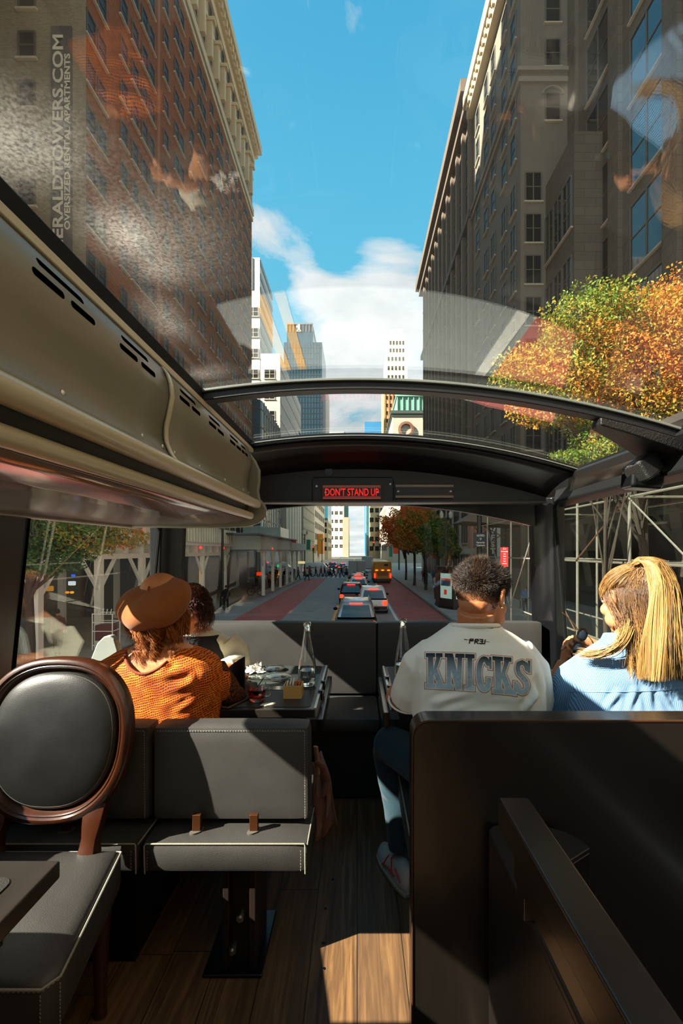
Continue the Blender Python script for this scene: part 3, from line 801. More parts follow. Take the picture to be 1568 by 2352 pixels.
# ---------- tables ----------
def table(x0,x1,y0,y1,z, label, name='dining_table', seam=None, mat_in=.02, silver=None, leg=None):
    t = thing(name, label, 'table', ((x0+x1)/2,(y0+y1)/2,0))
    MB().box(x0,x1,y0,y1,z-.034,z).build('tabletop', TABLEWOOD, t, bevel=.004)
    def inset(a,b_,c,d,m,nm):
        r = .022; n = 5; P = []
        for cx, cy, a0 in ((b_-r,d-r,0),(a+r,d-r,PI/2),(a+r,c+r,PI),(b_-r,c+r,1.5*PI)):
            P += [(cx+r*math.cos(a0+PI/2*k/n), cy+r*math.sin(a0+PI/2*k/n)) for k in range(n+1)]
        return MB().prism(P,'z',z,z+.0022).build(nm, m, t)
    if seam:
        inset(x0+mat_in,x1-mat_in,y0+mat_in,seam-.004,MATBLK,'inlay')
        inset(x0+mat_in,x1-mat_in,seam+.004,y1-.01,mat('glossy_table_glass','39403c',.06,var=.1,spec=1.0),'glass_inlay')
    else: inset(x0+mat_in,x1-mat_in,y0+mat_in,y1-mat_in,MATBLK,'inlay')
    if silver is not None:
        s = x1 if silver > 0 else x0
        MB().box(s-.006,s+.006,y0+.005,y1,z-.03,z+.004).build('metal_edge', TABLEEDGE, t, bevel=.002)
        b = MB(); b.box(s+.006*silver,s+.03*silver,y0+.02,y1-.03,z-.10,z-.045) if silver > 0 else b.box(s-.03,s-.006,y0+.02,y1-.03,z-.10,z-.045)
        b.build('folding_rail', PLASTIC_G, t, bevel=.003)
        for y in (y0+.20, y0+.34): MB().box(s-.004,s+.014,y-.01,y+.01,z-.028,z+.012).build('hinge', PLASTIC_G, t, bevel=.002)
    MB().box(x0+.04,x1-.05,y0+.05,y1-.08,z-.095,z-.034).build('apron', mat('bench_base','0e0e0e',.6), t)
    if leg is not None: MB().box(leg-.04,leg+.04,(y0+y1)/2-.05,(y0+y1)/2+.05,0,z-.09).build('leg', PLASTIC_G, t, bevel=.004)
    return t
TZ = .73
table(-1.19,-.16,1.73,2.385,TZ,'dark dining table carrying the glass teacup, clear bottle and gold tin',seam=1.965,silver=1,leg=-.7)
table(.135,1.16,1.80,2.37,TZ,'dark dining table with a silver edge in front of the man in the cream shirt',silver=-1,leg=.7)
table(-1.2,-.575,.15,.887,TZ,'dark wood table with an inset mat in front of the oval-backed chair',mat_in=.05,leg=-.95)

# ---------- partition, stair wall and handrail ----------
b = MB(); r = .045; P = [(1.27,.0),(.145,.0)]
P += [(.145+r-r*math.cos(a), .885-r+r*math.sin(a)) for a in [PI/2*k/6 for k in range(7)]]+[(1.27,.885)]
t = thing('partition', 'tall near-black wooden partition with a rounded corner behind the couple', 'partition', (.7,1.23,0))
b.prism(P,'y',1.196,1.275).build('panel', PANELWOOD, t, bevel=.005, seg=2)
b = MB(); b.tube([(P[1][0]-.001,1.1955,0)]+[(x-.0005,1.1955,z) for x,z in P[2:]]+[(1.27,1.1955,.8855)], .0028, 6).build('edge_banding', mat('worn_copper_edge','4a2c16',.4,.4), t)
b = MB(); b.lathe([(.0001,.004),(.009,.002),(.011,0)],(0,0,0),12).xf(Matrix.Translation((.305,1.195,.05))@Matrix.Rotation(PI/2,4,'X')).build('screw_cap', STEEL, t)
t = thing('stair_wall', 'low rounded wooden wall around the stairwell beneath the handrail', 'low wall', (.36,.8,0))
zt = .615
def roundplan():
    P = [(.335,.12),(.375,.12),(.375,.98)]
    P += [(.375+.17*math.sin(a), .98+.0+.0*a) for a in ()]
    P += [(.56,1.10),(.555,1.13),(.53,1.165),(.50,1.182),(.45,1.194),(.37,1.194),(.35,1.188),(.337,1.172),(.335,1.15)]
    return P
RP = roundplan()
MB().prism(RP,'z',0,zt-.012).build('panel', PANELWOOD, t, bevel=.003)
c = Vector((.42,1.0))
MB().prism([(x,y) for x,y in RP],'z',zt-.012,zt).build('capping', TABLEWOOD, t, bevel=.003)
t = thing('handrail', 'thick dark wooden handrail running forward over the stair wall', 'handrail', (.337,.6,zt))
MB().box(.303,.368,.05,.985,.735,.80).build('rail', RAILWOOD, t, bevel=.005, seg=3)
MB().box(.318,.353,.08,.93,.665,.735).build('under_rail', RAILWOOD, t, bevel=.003)
for y in (.90,.50,.15): MB().box(.320,.351,y-.02,y+.02,zt,.67).build('post', RAILWOOD, t, bevel=.003)

# ---------- oval-backed chair ----------
CH = thing('oval_back_chair', 'polished walnut chair with an oval black leather back and stitched black seat', 'chair', (-.88,1.15,0))
cx, cz0, A, B = -.915, .765, .232, .242
def tiltp(x, z, d):        # d = offset normal to the back (towards the camera negative)
    an = math.radians(9); dz = z-.50
    return (x, 1.345+dz*math.sin(an)+d*math.cos(an), .50+dz*math.cos(an)-d*math.sin(an))
def oval(a, b_, d, n=64, e=2.4):
    out = []
    for k in range(n):
        th = 2*PI*k/n; c_, s_ = math.cos(th), math.sin(th)
        x = a*math.copysign(abs(c_)**(2/e), c_); z = b_*math.copysign(abs(s_)**(2/e), s_)
        x *= 1-.05*max(0, -s_)              # narrows a little at the foot
        out.append(tiltp(cx+x, cz0+z, d))
    return out
prof = [(0.0,.018),(.0,-.006),(-.004,-.017),(-.011,-.023),(-.019,-.024),(-.024,-.018),(-.028,-.020),(-.032,-.016),(-.036,-.006),(-.042,-.002),(-.046,.004),(-.046,.018)]
b = MB(); b.loft([oval(A+p, B+p, d) for p, d in prof], close=True).build('back_frame', WALNUT, CH, smooth=40)
b = MB(); rings = [oval((A-.043)*s, (B-.043)*s, d) for s, d in ((1.0,.004),(1.0,-.004),(.975,-.012),(.93,-.018),(.8,-.026),(.6,-.032),(.35,-.036),(.1,-.038))]
b.loft(rings).build('back_pad', CHAIRPAD, CH, smooth=60)
b = MB()
for p, d in ((-.049,-.010),(-.0535,-.014)): b.tube(oval(A+p, B+p, d), .0022, 6, close=True)
b.build('pad_piping', mat('grey_piping','4a4a46',.4), CH)
b = MB(); b.loft([oval(A-.02,B-.02,d) for d in (.016,.020)]).build('back_shell', BLACKCL, CH)
for s in (1,-1):
    x = cx+s*.138
    rings = []
    for z, w, dd, y in ((.585,.030,.014,1.362),(.555,.029,.018,1.352),(.53,.026,.02,1.345),(.50,.021,.019,1.335),(.475,.022,.02,1.325),(.45,.028,.024,1.315),(.42,.03,.026,1.31)):
        xx = x+s*(.004-(.555-z)*.02); rings.append([(xx-w,y-dd,z),(xx-w*.4,y-dd-.004,z),(xx+w*.4,y-dd-.004,z),(xx+w,y-dd,z),(xx+w,y+dd,z),(xx-w,y+dd,z)])
    MB().loft(rings).build('stile', WALNUT, CH, smooth=50, bevel=.002)
# seat: plan widens to the front
bx = [(.0,-.225,.225),(.5,-.262,.262),(1.0,-.285,.290)]
def seatring(z, ins):
    P = []
    def L(t): return (cx-.22-.07*t+ins, 1.335-.42*t)
    n = 8
    pts = [(cx-.225+ins,1.335-ins),(cx+.225-ins,1.335-ins),(cx+.30-ins,.918+.03+ins),(cx+.28-ins,.918+ins),(cx-.28+ins,.918+ins),(cx-.30+ins,.95+ins)]
    Q = []
    for i in range(len(pts)):
        a, c_ = Vector((*pts[i],0)), Vector((*pts[(i+1)%len(pts)],0)); m_ = 8 if (c_-a).length > .1 else 2
        for k in range(m_): q = a.lerp(c_, k/m_); Q.append((q.x,q.y,z))
    return Q
b = MB(); b.loft([seatring(z,i) for z,i in ((.34,.004),(.36,.0),(.44,.0),(.452,.004),(.459,.012),(.466,.035),(.470,.08),(.472,.15))]).build('seat', LEATHER, CH, smooth=50)
R0 = seatring(.449,-.001)
b = MB(); b.tube(R0, .0028, 6, close=True)
d = dashes([(x,y,.444) for x,y,z in R0], .009,.005,.001)
b.merge(d)
for q in ((cx+.300,.945),(cx+.278,.917)): b.merge(dashes([(q[0]+.002,q[1]-.001,.34),(q[0]+.002,q[1]-.001,.44)],.008,.005,.001))
b.build('piping', mat('grey_stitching','8e8a7e',.7), CH)
for x, y in ((cx-.24,.95),(cx+.25,.95),(cx-.18,1.31),(cx+.18,1.31)):
    MB().lathe([(.018,0),(.016,.05),(.022,.2),(.028,.3),(.03,.345)],(x,y,0),14,True).build('leg', WALNUT, CH)
# ---------- the street ----------
GZ = zc(-4.1)
def gbox(name, x0,x1,y0,y1,z0,z1,m,**k):
    return MB().box(x0,x1,y0,y1,z0,z1).build(name, m, smooth=0, kind='structure', **k)
gbox('road',-9.5,5.4,-60,700,GZ-.4,GZ,ASPHALT)
gbox('cross_road',-90,-9.5,72,86,GZ-.4,GZ-.002,ASPHALT)
gbox('pavement.001',-90,-9.62,-60,72,GZ-.4,GZ+.15,PAVE)
gbox('pavement.002',-90,-9.62,86,700,GZ-.4,GZ+.15,PAVE)
gbox('pavement.003',5.52,90,-60,700,GZ-.4,GZ+.15,PAVE)
gbox('kerb.001',-9.62,-9.45,-60,72,GZ-.3,GZ+.16,KERB)
gbox('kerb.002',5.36,5.52,-60,700,GZ-.3,GZ+.16,KERB)
# the kerb bulges out at the crossing
b = MB(); b.prism([(-9.6,38),(-9.0,42),(-8.3,47),(-7.9,54),(-7.8,68),(-8.4,71),(-9.6,72)],'z',GZ-.1,GZ+.15); b.build('pavement.004', PAVE, smooth=0, kind='structure')
e = .006
gbox('road_surface.001',-7.35,-4.5,6,68,GZ,GZ+e,REDLANE)
gbox('road_surface.002',2.55,5.36,6,300,GZ,GZ+e,REDLANE)
for i, x in enumerate((-1.42,-1.12)): gbox('road_marking.%03d'%(i+1), x-.08,x+.08,4,250,GZ,GZ+e*1.3,YELLOWP)
gbox('road_marking.003', 2.28,2.45,6,60,GZ,GZ+e*1.3,WHITEP)
b = MB()
for k in range(9): b.box(-8.6+k*.78,-8.2+k*.78,69.4,72.2,GZ,GZ+e*1.2)
b.build('road_marking.004', WHITEP, smooth=0, kind='structure')
b = MB()
for x, y in ((-3.2,31),(3.7,34),(3.9,27),(-3.0,52),(-6.8,30)): b.lathe([(.0001,.008),(.34,.008),(.36,.0)],(x,y,GZ),20)
b.build('road_marking.005', mat('iron_cover','6b655e',.6,.2), kind='structure')

# ---------- buildings ----------
def winmesh(w, h, style='sash'):
    b = MB(); f = .07; d = .10
    b.m = 0
    b.box(-w/2-.02,-w/2+f,-d,.02,0,h); b.box(w/2-f,w/2+.02,-d,.02,0,h)
    b.box(-w/2+f,w/2-f,-d,.02,h-f,h+.03); b.box(-w/2+f,w/2-f,-d,.02,0,f)
    if style in ('sash','pair'): b.box(-w/2+f,w/2-f,-.075,.0,h*.5-.03,h*.5+.03)
    if style in ('pair','bay'): b.box(-.045,.045,-.08,.0,f,h-f)
    if style == 'bay':
        for q in (.33,.66): b.box(-w/2+f,w/2-f,-.07,.0,h*q-.03,h*q+.03)
    b.m = 1; b.box(-w/2+f,w/2-f,-.03,.0,f,h-f)
    if style != 'flat': b.m = 2; b.box(-w/2-.12,w/2+.12,-.17,.0,-.12,0)
    return b
def winset(root, specs, w, h, mats, style='sash', cap=100, nm='window'):
    """specs: list of (x,y,z_bottom,normal); the 100 that show largest are parts, the rest one part"""
    rot = {'-y':0, '+x':PI/2, '-x':-PI/2}
    b = winmesh(w, h, style)
    me = b.mesh(nm)
    for m in mats: me.materials.append(m)
    specs = sorted(specs, key=lambda s: s[0]**2+s[1]**2+(s[2]-EYE)**2)
    vis = [s for s in specs if s[1] > 1 and abs(FPX*s[0]/s[1]) < 860]
    inv = [s for s in specs if s not in vis]; specs = vis+inv
    L = wloc(root); k = root.get('_n', 0) if False else 0
    for (x,y,z,n) in specs[:cap]:
        o = bpy.data.objects.new(nm, me); col.objects.link(o); o.parent = root
        o.location = Vector((x,y,z))-L; o.rotation_euler = (0,0,rot[n])
    rest = specs[cap:]
    if rest:
        V0 = np.array(b.v); allv = []; fs = []; mi = []
        for i,(x,y,z,n) in enumerate(rest):
            a = rot[n]; R = np.array([[math.cos(a),-math.sin(a),0],[math.sin(a),math.cos(a),0],[0,0,1]])
            allv.append(V0@R.T+np.array([x-L.x,y-L.y,z-L.z])); o_ = i*len(V0)
            fs += [tuple(q+o_ for q in f) for f in b.f]; mi += b.mi
        me2 = bpy.data.meshes.new('further_windows'); me2.from_pydata(np.concatenate(allv).tolist(), [], fs)
        me2.polygons.foreach_set('material_index', mi)
        finish('further_windows', me2, mats, root, smooth=0, kind='stuff')
WM = [WINFRAME, WINGLASS, SILL]
def bld(label, x0,x1,y0,y1,zt, m, z0=-4.1, name='building', group=None):
    t = thing(name, label, 'building', ((x0+x1)/2,y0,zc(z0)), group)
    MB().box(x0,x1,y0,y1,zc(z0),zc(zt)).build('wall', m, t, smooth=0)
    return t
# tall brick apartment block on the left
t = bld('tall red-brown brick apartment block with rows of small windows and a cream cornice', -60,-16.3,27,70.7,60,BRICK)
MB().box(-60,-16.28,26.9,27.02,zc(-4.1),zc(60)).build('side_wall', BRICKG, t, smooth=0, label='grey-brown brick side wall')
MB().box(-16.35,-16.2,37.3,37.6,zc(4),zc(51)).build('brick_pier', mat('light_brick_pier','93674a',.9), t, smooth=0)
MB().box(-16.33,-16.15,26.88,27.25,zc(4),zc(51)).build('corner_pier', BRICKG, t, smooth=0)
b = MB()
b.box(-60,-16.0,26.8,70.9,zc(51.8),zc(52.8)); b.box(-60,-16.1,26.85,70.8,zc(50.9),zc(51.4)); b.box(-60,-16.05,26.85,70.8,zc(57.3),zc(57.8))
b.build('belt_course', CREAMST, t, smooth=0)
MB().box(-60,-16.22,26.88,70.75,zc(52.8),zc(60)).build('upper_wall', mat('buff_upper_stone','a98d68',.85), t, smooth=0)
b = MB(); b.box(-60,-15.0,26,72,zc(62.2),zc(63.4)); b.box(-60,-15.5,26.4,71.5,zc(61.2),zc(62.2)); b.box(-60,-15.9,26.7,71,zc(60),zc(61.2))
y = 27.3
while y < 71: b.box(-16.0,-15.2,y,y+.4,zc(61.3),zc(62.2)); y += .9
b.build('cornice', CREAMST, t, smooth=0)
b = MB(); y = 28.0
while y < 70: b.box(-16.25,-15.6,y,y+.5,zc(53.2),zc(57.2)); b.box(-16.2,-15.3,y-.1,y+.6,zc(57.0),zc(57.4)); y += 2.35
b.build('pilasters', CREAMST, t, smooth=0)
cols = [27.95,29.15,31.9,33.5,35.0,36.2,38.9,41.2,42.4,45.0,47.3,48.5,51.1,53.6,54.8,57.3,59.9,61.1,63.6,66.0,67.3,69.3]
S = [(-16.3,y,zc(48.4-2.88*r),'+x') for y in cols for r in range(17)]
S += [(x,26.9,zc(26.05+2.9*k),'-y') for x in (-19.4,-23.0,-26.5) for k in range(-8,7)]
winset(t, S, 1.0, 1.55, [mat('brown_frame','4a4036',.6), WINGLASS, SILL])
winset(t, [(-16.22,y,zc(z),'+x') for y in [29.2+2.35*k for k in range(17)] for z in (53.4,58.0)], .9, 1.9, WM, cap=34, nm='upper_window')
MB().box(-16.3,-15.9,27.3,70.4,zc(-4.1),zc(1.0)).build('storefront', DARKST, t, smooth=0)
MB().box(-16.3,-16.0,27.3,70.4,zc(1.0),zc(4.4)).build('stone_base', mat('warm_base_stone','d0c0a0',.85), t, smooth=0)
winset(t, [(-16.0,30+2.6*k,zc(1.5),'+x') for k in range(15)], 1.5, 2.3, [PLASTIC,WINGLASS,SILL], 'pair', nm='base_window')
MB().box(-60,-30,31,70,zc(59),zc(84)).build('added_shade_block', BRICKG, t, smooth=0)  # roof block added out of sight to keep sun off the right facades
# banner on its side wall
t = thing('hanging_banner','long grey vertical banner with two lines of pale capitals on the brick side wall','banner',(-17.3,26.85,zc(16)))
MB().box(-17.93,-16.72,26.78,26.86,zc(15.5),zc(30.75)).build('cloth', mat('slate_banner','4c4a47',.8,var=.08), t, smooth=0)
LW = mat('banner_lettering','cfcabb',.8,var=.05)
for txt, x, z0, z1, hgt in (('HERALDTOWERS.COM',-17.52,17.4,30.2,.62),('OVERSIZED RENTAL APARTMENTS',-16.97,18.8,29.1,.34)):
    m = textmesh(txt, 1, .01, 1, .02)
    xs = [v[0] for v in m.v]; ys = [v[1] for v in m.v]; w, h = max(xs)-min(xs), max(ys)-min(ys)
    cxm, cym = (max(xs)+min(xs))/2, (max(ys)+min(ys))/2
    M4 = face_my((x,26.76,zc((z0+z1)/2)))@Matrix.Rotation(PI/2,4,'Z')@Matrix.Diagonal(((z1-z0)/w, hgt/h, 1, 1))@Matrix.Translation((-cxm,-cym,0))
    m.xf(M4); m.build('lettering', LW, t, smooth=0)
# glass corner building beyond it
t = bld('curved grey glass corner building low between the brick block and white tower', -40,-17.5,73.5,92,24,TEALGL)
b = MB(); n = 10; P = [(-40,73)]+[(-17.9+2.4*math.sin(PI/2*k/n), 75.4-2.4*math.cos(PI/2*k/n)) for k in range(n+1)]+[(-15.5,92),(-40,92)]
b.prism(P,'z',zc(4),zc(24.5)); b.build('glass_front', TEALGL, t, smooth=30)
b = MB()
for z in range(5,25,3): b.prism([(x+(.06 if x>-20 else 0), y-.06) for x,y in P],'z',zc(z),zc(z+.14))
for k in range(10):
    y = 76+k*1.7; b.box(-15.5,-15.38,y,y+.1,zc(4),zc(24.6))
for k in range(16): x = -18-k*1.4; b.box(x,x+.1,72.9,73.05,zc(4),zc(24.6))
b.build('mullions', MULLION, t, smooth=0)
MB().box(-40,-15.4,72.9,92,zc(-4.1),zc(4)).build('white_base', WHITEST, t, smooth=0)
winset(t, [(-15.4,y,zc(.2),'+x') for y in (79.5,)], 5.5,3.4,[WINFRAME,WINGLASS,SILL],'bay',nm='show_window')
MB().box(-15.3,-15.25,77.3,78.6,zc(.6),zc(3.2)).build('red_poster', mat('poster_red','b03a28',.6), t, smooth=0)
# white stepped tower
t = bld('white stepped office tower rising behind the brick block, grey ribbed crown on top', -44,-20.2,95,109,54,WHITEST)
MB().box(-43.9,-20.25,95.1,108.9,zc(54),zc(61)).build('crown', mat('grey_ribbed_crown','c0c4c2',.7), t, smooth=0)
b = MB()
for k in range(12): b.box(-22.0-k*.9,-21.75-k*.9,94.9,95.1,zc(54.2),zc(61))
b.build('crown_ribs', mat('grey_rib','8a9298',.7), t, smooth=0)
MB().box(-20.3,-16.0,95.05,130,zc(-4.1),zc(41)).build('lower_block', WHITEST, t, smooth=0)
MB().box(-40,-16.0,125,160,zc(-4.1),zc(33)).build('rear_block', CREAM2, t, smooth=0)
S = [(x,95,zc(z),'-y') for x in (-21.6,) for z in [10+4.3*k for k in range(10)]]+[(-18.2,95.05,zc(z),'-y') for z in [10+4.3*k for k in range(7)]]
winset(t, S, 2.2,1.9,[WHITEST,WINGLASS,SILL],'pair')
b = MB()
for k in range(18): b.box(-20.2,-20.1,95.4,108.8,zc(12+2.8*k),zc(13.1+2.8*k))
for k in range(11): b.box(-16.0,-15.9,95.4,129.5,zc(2+3.6*k),zc(3.2+3.6*k))
b.build('window_bands', mat('grey_window_band','7b8684',.4,var=.2,vs=1), t, smooth=0)
# lower street front beyond
t = bld('blank cream street building with a plain pale side, across from the bus', -30,-15.0,96,124,13,CREAM2)
b = MB(); [b.box(-15,-14.9,96+k*4.5,96.15+k*4.5,zc(-4),zc(13)) for k in range(7)]; b.build('wall_joints', GREYST, t, smooth=0)
t = bld('grey panelled street building beyond the blank cream one', -30,-14.6,124,156,16,GREYST)
b = MB(); [b.box(-14.6,-14.5,124.5,155.5,zc(z),zc(z+.35)) for z in range(0,16,3)]; b.build('panel_bands', mat('grey_band','7c7868',.8), t, smooth=0)
t = bld('pale stone street building hung with an orange banner, left side far down the street', -30,-14.6,156,205,24,WHITEST)
winset(t, [(-14.6,y,zc(z),'+x') for y in range(160,204,5) for z in range(0,22,4)],2.2,2.2,WM,'pair',cap=60)
MB().box(-14.5,-12.6,168,176,zc(-1.2),zc(6.2)).build('orange_banner', mat('amber_banner','d98a14',.6), t, smooth=0)
t = bld('narrow teal-topped glass building over the far left rooftops', -24,-13.5,210,240,23,TEALGL)
MB().box(-24,-13.4,209.9,240,zc(-4.1),zc(14)).build('stone_base', CREAM2, t, smooth=0)
winset(t, [(x,209.9,zc(z),'-y') for x in (-15,-18,-21) for z in (0,4,8,11)]+[(-13.4,y,zc(z),'+x') for y in range(213,240,6) for z in (0,4,8,11)],2,2,WM,'pair',cap=40)
t = bld('tall white slab tower with a regular grid of square windows at the street end', -30,-9.6,330,350,86,WHITEST)
winset(t, [(x,330,zc(z),'-y') for x in [-11.6-3.4*k for k in range(5)] for z in range(2,84,6)],2.2,2.6,[WHITEST,WINGLASS,WHITEST],'pair')
t = bld('slim dark teal glass tower beside the white slab tower', -9.6,-6.5,336,350,70,TEALGL)
t = bld('pale lower building at the foot of the slim teal tower', -9.6,-5.6,300,329,22,GREYST)
# dark tower
t = bld('dark blue glass skyscraper with a stepped crown standing behind the white tower', -40,-19.2,250,280,114,BLUEDK)
MB().box(-38.6,-24.2,251,279,zc(114),zc(120)).build('crown', BLUEDK, t, smooth=0)
MB().box(-38.4,-24.4,251.2,278.8,zc(120),zc(124.5)).build('crown_top', mat('crown_lattice','2b3236',.5), t, smooth=0)
MB().box(-19.2,-17.6,256,290,zc(-4),zc(96)).build('side_wing', mat('pale_grey_wing','a9b2b4',.7), t, smooth=0)
b = MB()
for k in range(9): b.box(-38.6+k*1.75,-38.3+k*1.75,250.8,251.3,zc(120.2),zc(124.8))
b.box(-38.6,-24.2,250.7,251.4,zc(124.2),zc(125)); b.build('crown_frame', mat('steel_lattice','59656a',.5), t, smooth=0)
b = MB(); b.box(-32.6,-31.4,250.4,250.8,zc(120.4),zc(124)); b.box(-33.4,-32.4,250.4,250.8,zc(122.4),zc(123.2)); b.box(-33.2,-30.8,250.4,250.8,zc(120.2),zc(120.9)); b.build('number_sign', mat('pale_sign','cfc6a0',.6), t, smooth=0)
b = MB()
for k in range(13): b.box(-40+1.6*k,-39.9+1.6*k,249.8,250.0,zc(-4),zc(114))
for k in range(38): b.box(-40,-19.2,249.85,250.0,zc(k*3),zc(k*3+.5))
b.build('curtain_grid', mat('dark_grid','16303a',.4), t, smooth=0)
# right far side
t = bld('tan brick skyscraper with a white crown rising over the right rooftops', 17.5,34,300,330,112,TANBR, )
MB().box(19,33,301,329,zc(112),zc(130)).build('white_crown', WHITEST, t, smooth=0)
MB().box(20.5,32,302,328,zc(130),zc(143)).build('crown_top', WHITEST, t, smooth=0)
MB().box(22,30,303,327,zc(143),zc(147)).build('crown_cap', WHITEST, t, smooth=0)
MB().box(15,20,298,300,zc(-4),zc(70)).build('lower_shaft', TANBR, t, smooth=0)
winset(t, [(x,300,zc(z),'-y') for x in [19.6+2.55*k for k in range(6)] for z in range(74,112,5)]+[(x,301,zc(z),'-y') for x in [20.7+2.4*k for k in range(5)] for z in (113,119,125)]+[(x,302,zc(z),'-y') for x in [22+2.1*k for k in range(5)] for z in (131,136)],1.25,2.6,[mat('tan_frame','8a7a5e',.7),WINGLASS,CREAM2],'sash')
b = MB()
for k in range(7): b.box(17.9+2.55*k,18.6+2.55*k,299.6,300,zc(60),zc(112))
b.build('brick_piers', mat('orange_brick_pier','b07a48',.9), t, smooth=0)
t = bld('ornate cream building with a green copper roof rail on the right corner', 11.6,30,150,176,45,CREAM2)
b = MB(); b.box(11.0,30,149.4,176.5,zc(44.9),zc(45.9)); b.box(11.3,30,149.7,176.3,zc(44.1),zc(44.9)); b.build('cornice', mat('dark_green_cornice','3c4a40',.7), t, smooth=0)
b = MB(); b.box(13.2,30,151,176,zc(45.9),zc(50.9)); b.build('copper_attic', GREENCU, t, smooth=0)
b = MB(); b.box(12.8,30,150.4,176.3,zc(50.9),zc(51.6)); [b.box(13.1+1.8*k,13.35+1.8*k,150.6,151,zc(45.9),zc(51)) for k in range(8)]; b.build('roof_rail', mat('light_copper','86b8a2',.6), t, smooth=0)
b = MB(); b.lathe([(2.0,0),(2.6,.2),(2.6,.6),(1.8,.7),(1.6,.1)],(0,0,0),24).xf(Matrix.Translation((16,149.9,zc(39.7)))@Matrix.Rotation(PI/2,4,'X')); b.build('round_window', mat('brown_round_trim','7a5238',.8), t)
b = MB()
for x in (22,27): b.box(x-1.2,x+1.2,149.8,150,zc(35.3),zc(40.3)); b.lathe([(1.2,0),(1.2,.2),(.01,.2)],(0,0,0),20).xf(Matrix.Translation((x,150,zc(40.3)))@Matrix.Rotation(PI/2,4,'X'))
b.build('arched_window', WINGLASS, t, smooth=0)
t = bld('small blue glass tower low on the skyline between the street walls', 6.5,22,400,415,113,BLUEGL)
t = bld('flat teal glass block just above the windscreen header on the skyline', -27,-11,420,440,109,TEALGL)
t = bld('sunlit cream street wall on the right far down the street', 11.5,30,176,240,19,CREAM2)
winset(t, [(11.5,y,zc(z),'-x') for y in range(180,240,5) for z in (0,4,8,12,15)],2,2.2,WM,'pair',cap=60)
t = bld('tall pale building closing the right end of the street', 6.0,30,240,330,48,CREAMST)
winset(t, [(x,240,zc(z),'-y') for x in (7.6,10.4,13.2) for z in range(0,52,5)],2,2.4,WM,'pair',cap=40)
t = bld('slim blue-grey tower at the far right street end', 4.6,6.0,232,239,44,TEALGL)
# right stone blocks near by
t = bld('very tall brown stone building with deep vertical piers on the right', 13,40,51.5,90,51,BROWNST)
b = MB(); b.box(11.6,40,51.3,91.2,zc(51.6),zc(53.0)); b.box(12.2,40,51.4,90.7,zc(50.4),zc(51.6)); b.box(12.5,40,51.4,90.3,zc(37.6),zc(38.4)); b.box(12.3,40,51.4,90.3,zc(7.4),zc(8.2)); b.build('cornice', mat('brown_cornice','5c5044',.85), t, smooth=0)
MB().box(14.2,16.5,53,55,zc(53),zc(57)).build('rooftop_chimney', mat('brown_cornice','5c5044',.85), t, smooth=0)
b = MB(); y = 51.6
while y < 90: b.box(12.6,13,y,y+.75,zc(8.2),zc(50.4)); y += 3.2
b.build('pier', mat('brown_pier','75685a',.9), t, smooth=0)
winset(t, [(13,y,zc(z),'-x') for y in [53.4+3.2*k for k in range(12)] for z in [8.6+3.45*j for j in range(12)]],1.7,2.2,[mat('dark_frame','38332c',.6),WINGLASS,mat('grey_spandrel','6e655a',.8)],'pair')
MB().box(12.7,13,51.4,90.2,zc(-4.1),zc(7.4)).build('stone_base', mat('street_base_stone','bdb2a0',.85), t, smooth=0)
winset(t, [(12.7,y,zc(z),'-x') for y in [54+4.4*k for k in range(8)] for z in (.9,)],2.6,5.4,[mat('dark_frame','38332c',.6),WINGLASS,SILL],'bay',nm='tall_window')
winset(t, [(12.7,y,zc(z),'-x') for y in [54+4.4*k for k in range(8)] for z in (-3.9,)],3.2,3.4,[mat('dark_frame','38332c',.6),WINGLASS,SILL],'bay',nm='shop_window')
MB().box(12.5,12.7,51.4,90.2,zc(-.4),zc(.3)).build('shop_fascia', CREAM2, t, smooth=0)
t = bld('grey stone building with a bright cream cornice and windows in its stucco side wall', 13,34,36.4,51.5,49,STUCCO)
b = MB(); b.box(11.9,34,36.2,51.5,zc(49.6),zc(51)); b.box(12.3,34,36.3,51.5,zc(48.6),zc(49.6)); y = 36.8
while y < 51: b.box(12.05,12.6,y,y+.35,zc(48.9),zc(49.7)); y += .8
b.build('cornice', CREAMST, t, smooth=0)
b = MB(); b.box(12.8,34,36.2,51.5,zc(37.2),zc(37.6)); b.box(12.7,34,36.1,51.5,zc(38.0),zc(38.3)); b.build('belt_course', mat('stucco_band','8a8172',.9), t, smooth=0)
winset(t, [(15.55,36.4,zc(z),'-y') for z in (42.0,38.5,34.2)],1.2,2.2,WM,'sash',nm='side_window')
winset(t, [(13,y,zc(z),'-x') for y in (38,40.4,43.6,46,49.2) for z in [32+3.3*k for k in range(5)]],1.3,2.3,WM,'sash')
winset(t, [(13,y,zc(z),'-x') for y in (38,40.4,43.6,46,49.2) for z in [8+3.3*k for k in range(7)]]+[(14.0,36.4,zc(z),'-y') for z in [8+3.3*k for k in range(7)]],1.3,2.3,WM,'pair',nm='lower_window')
b = MB(); b.tube([(15.55+.78*math.cos(q),36.34,zc(36.3)+.62*math.sin(q)) for q in [PI*k/14 for k in range(15)]],.10,6)
b.build('window_arch', mat('stucco_band','8a8172',.9), t)
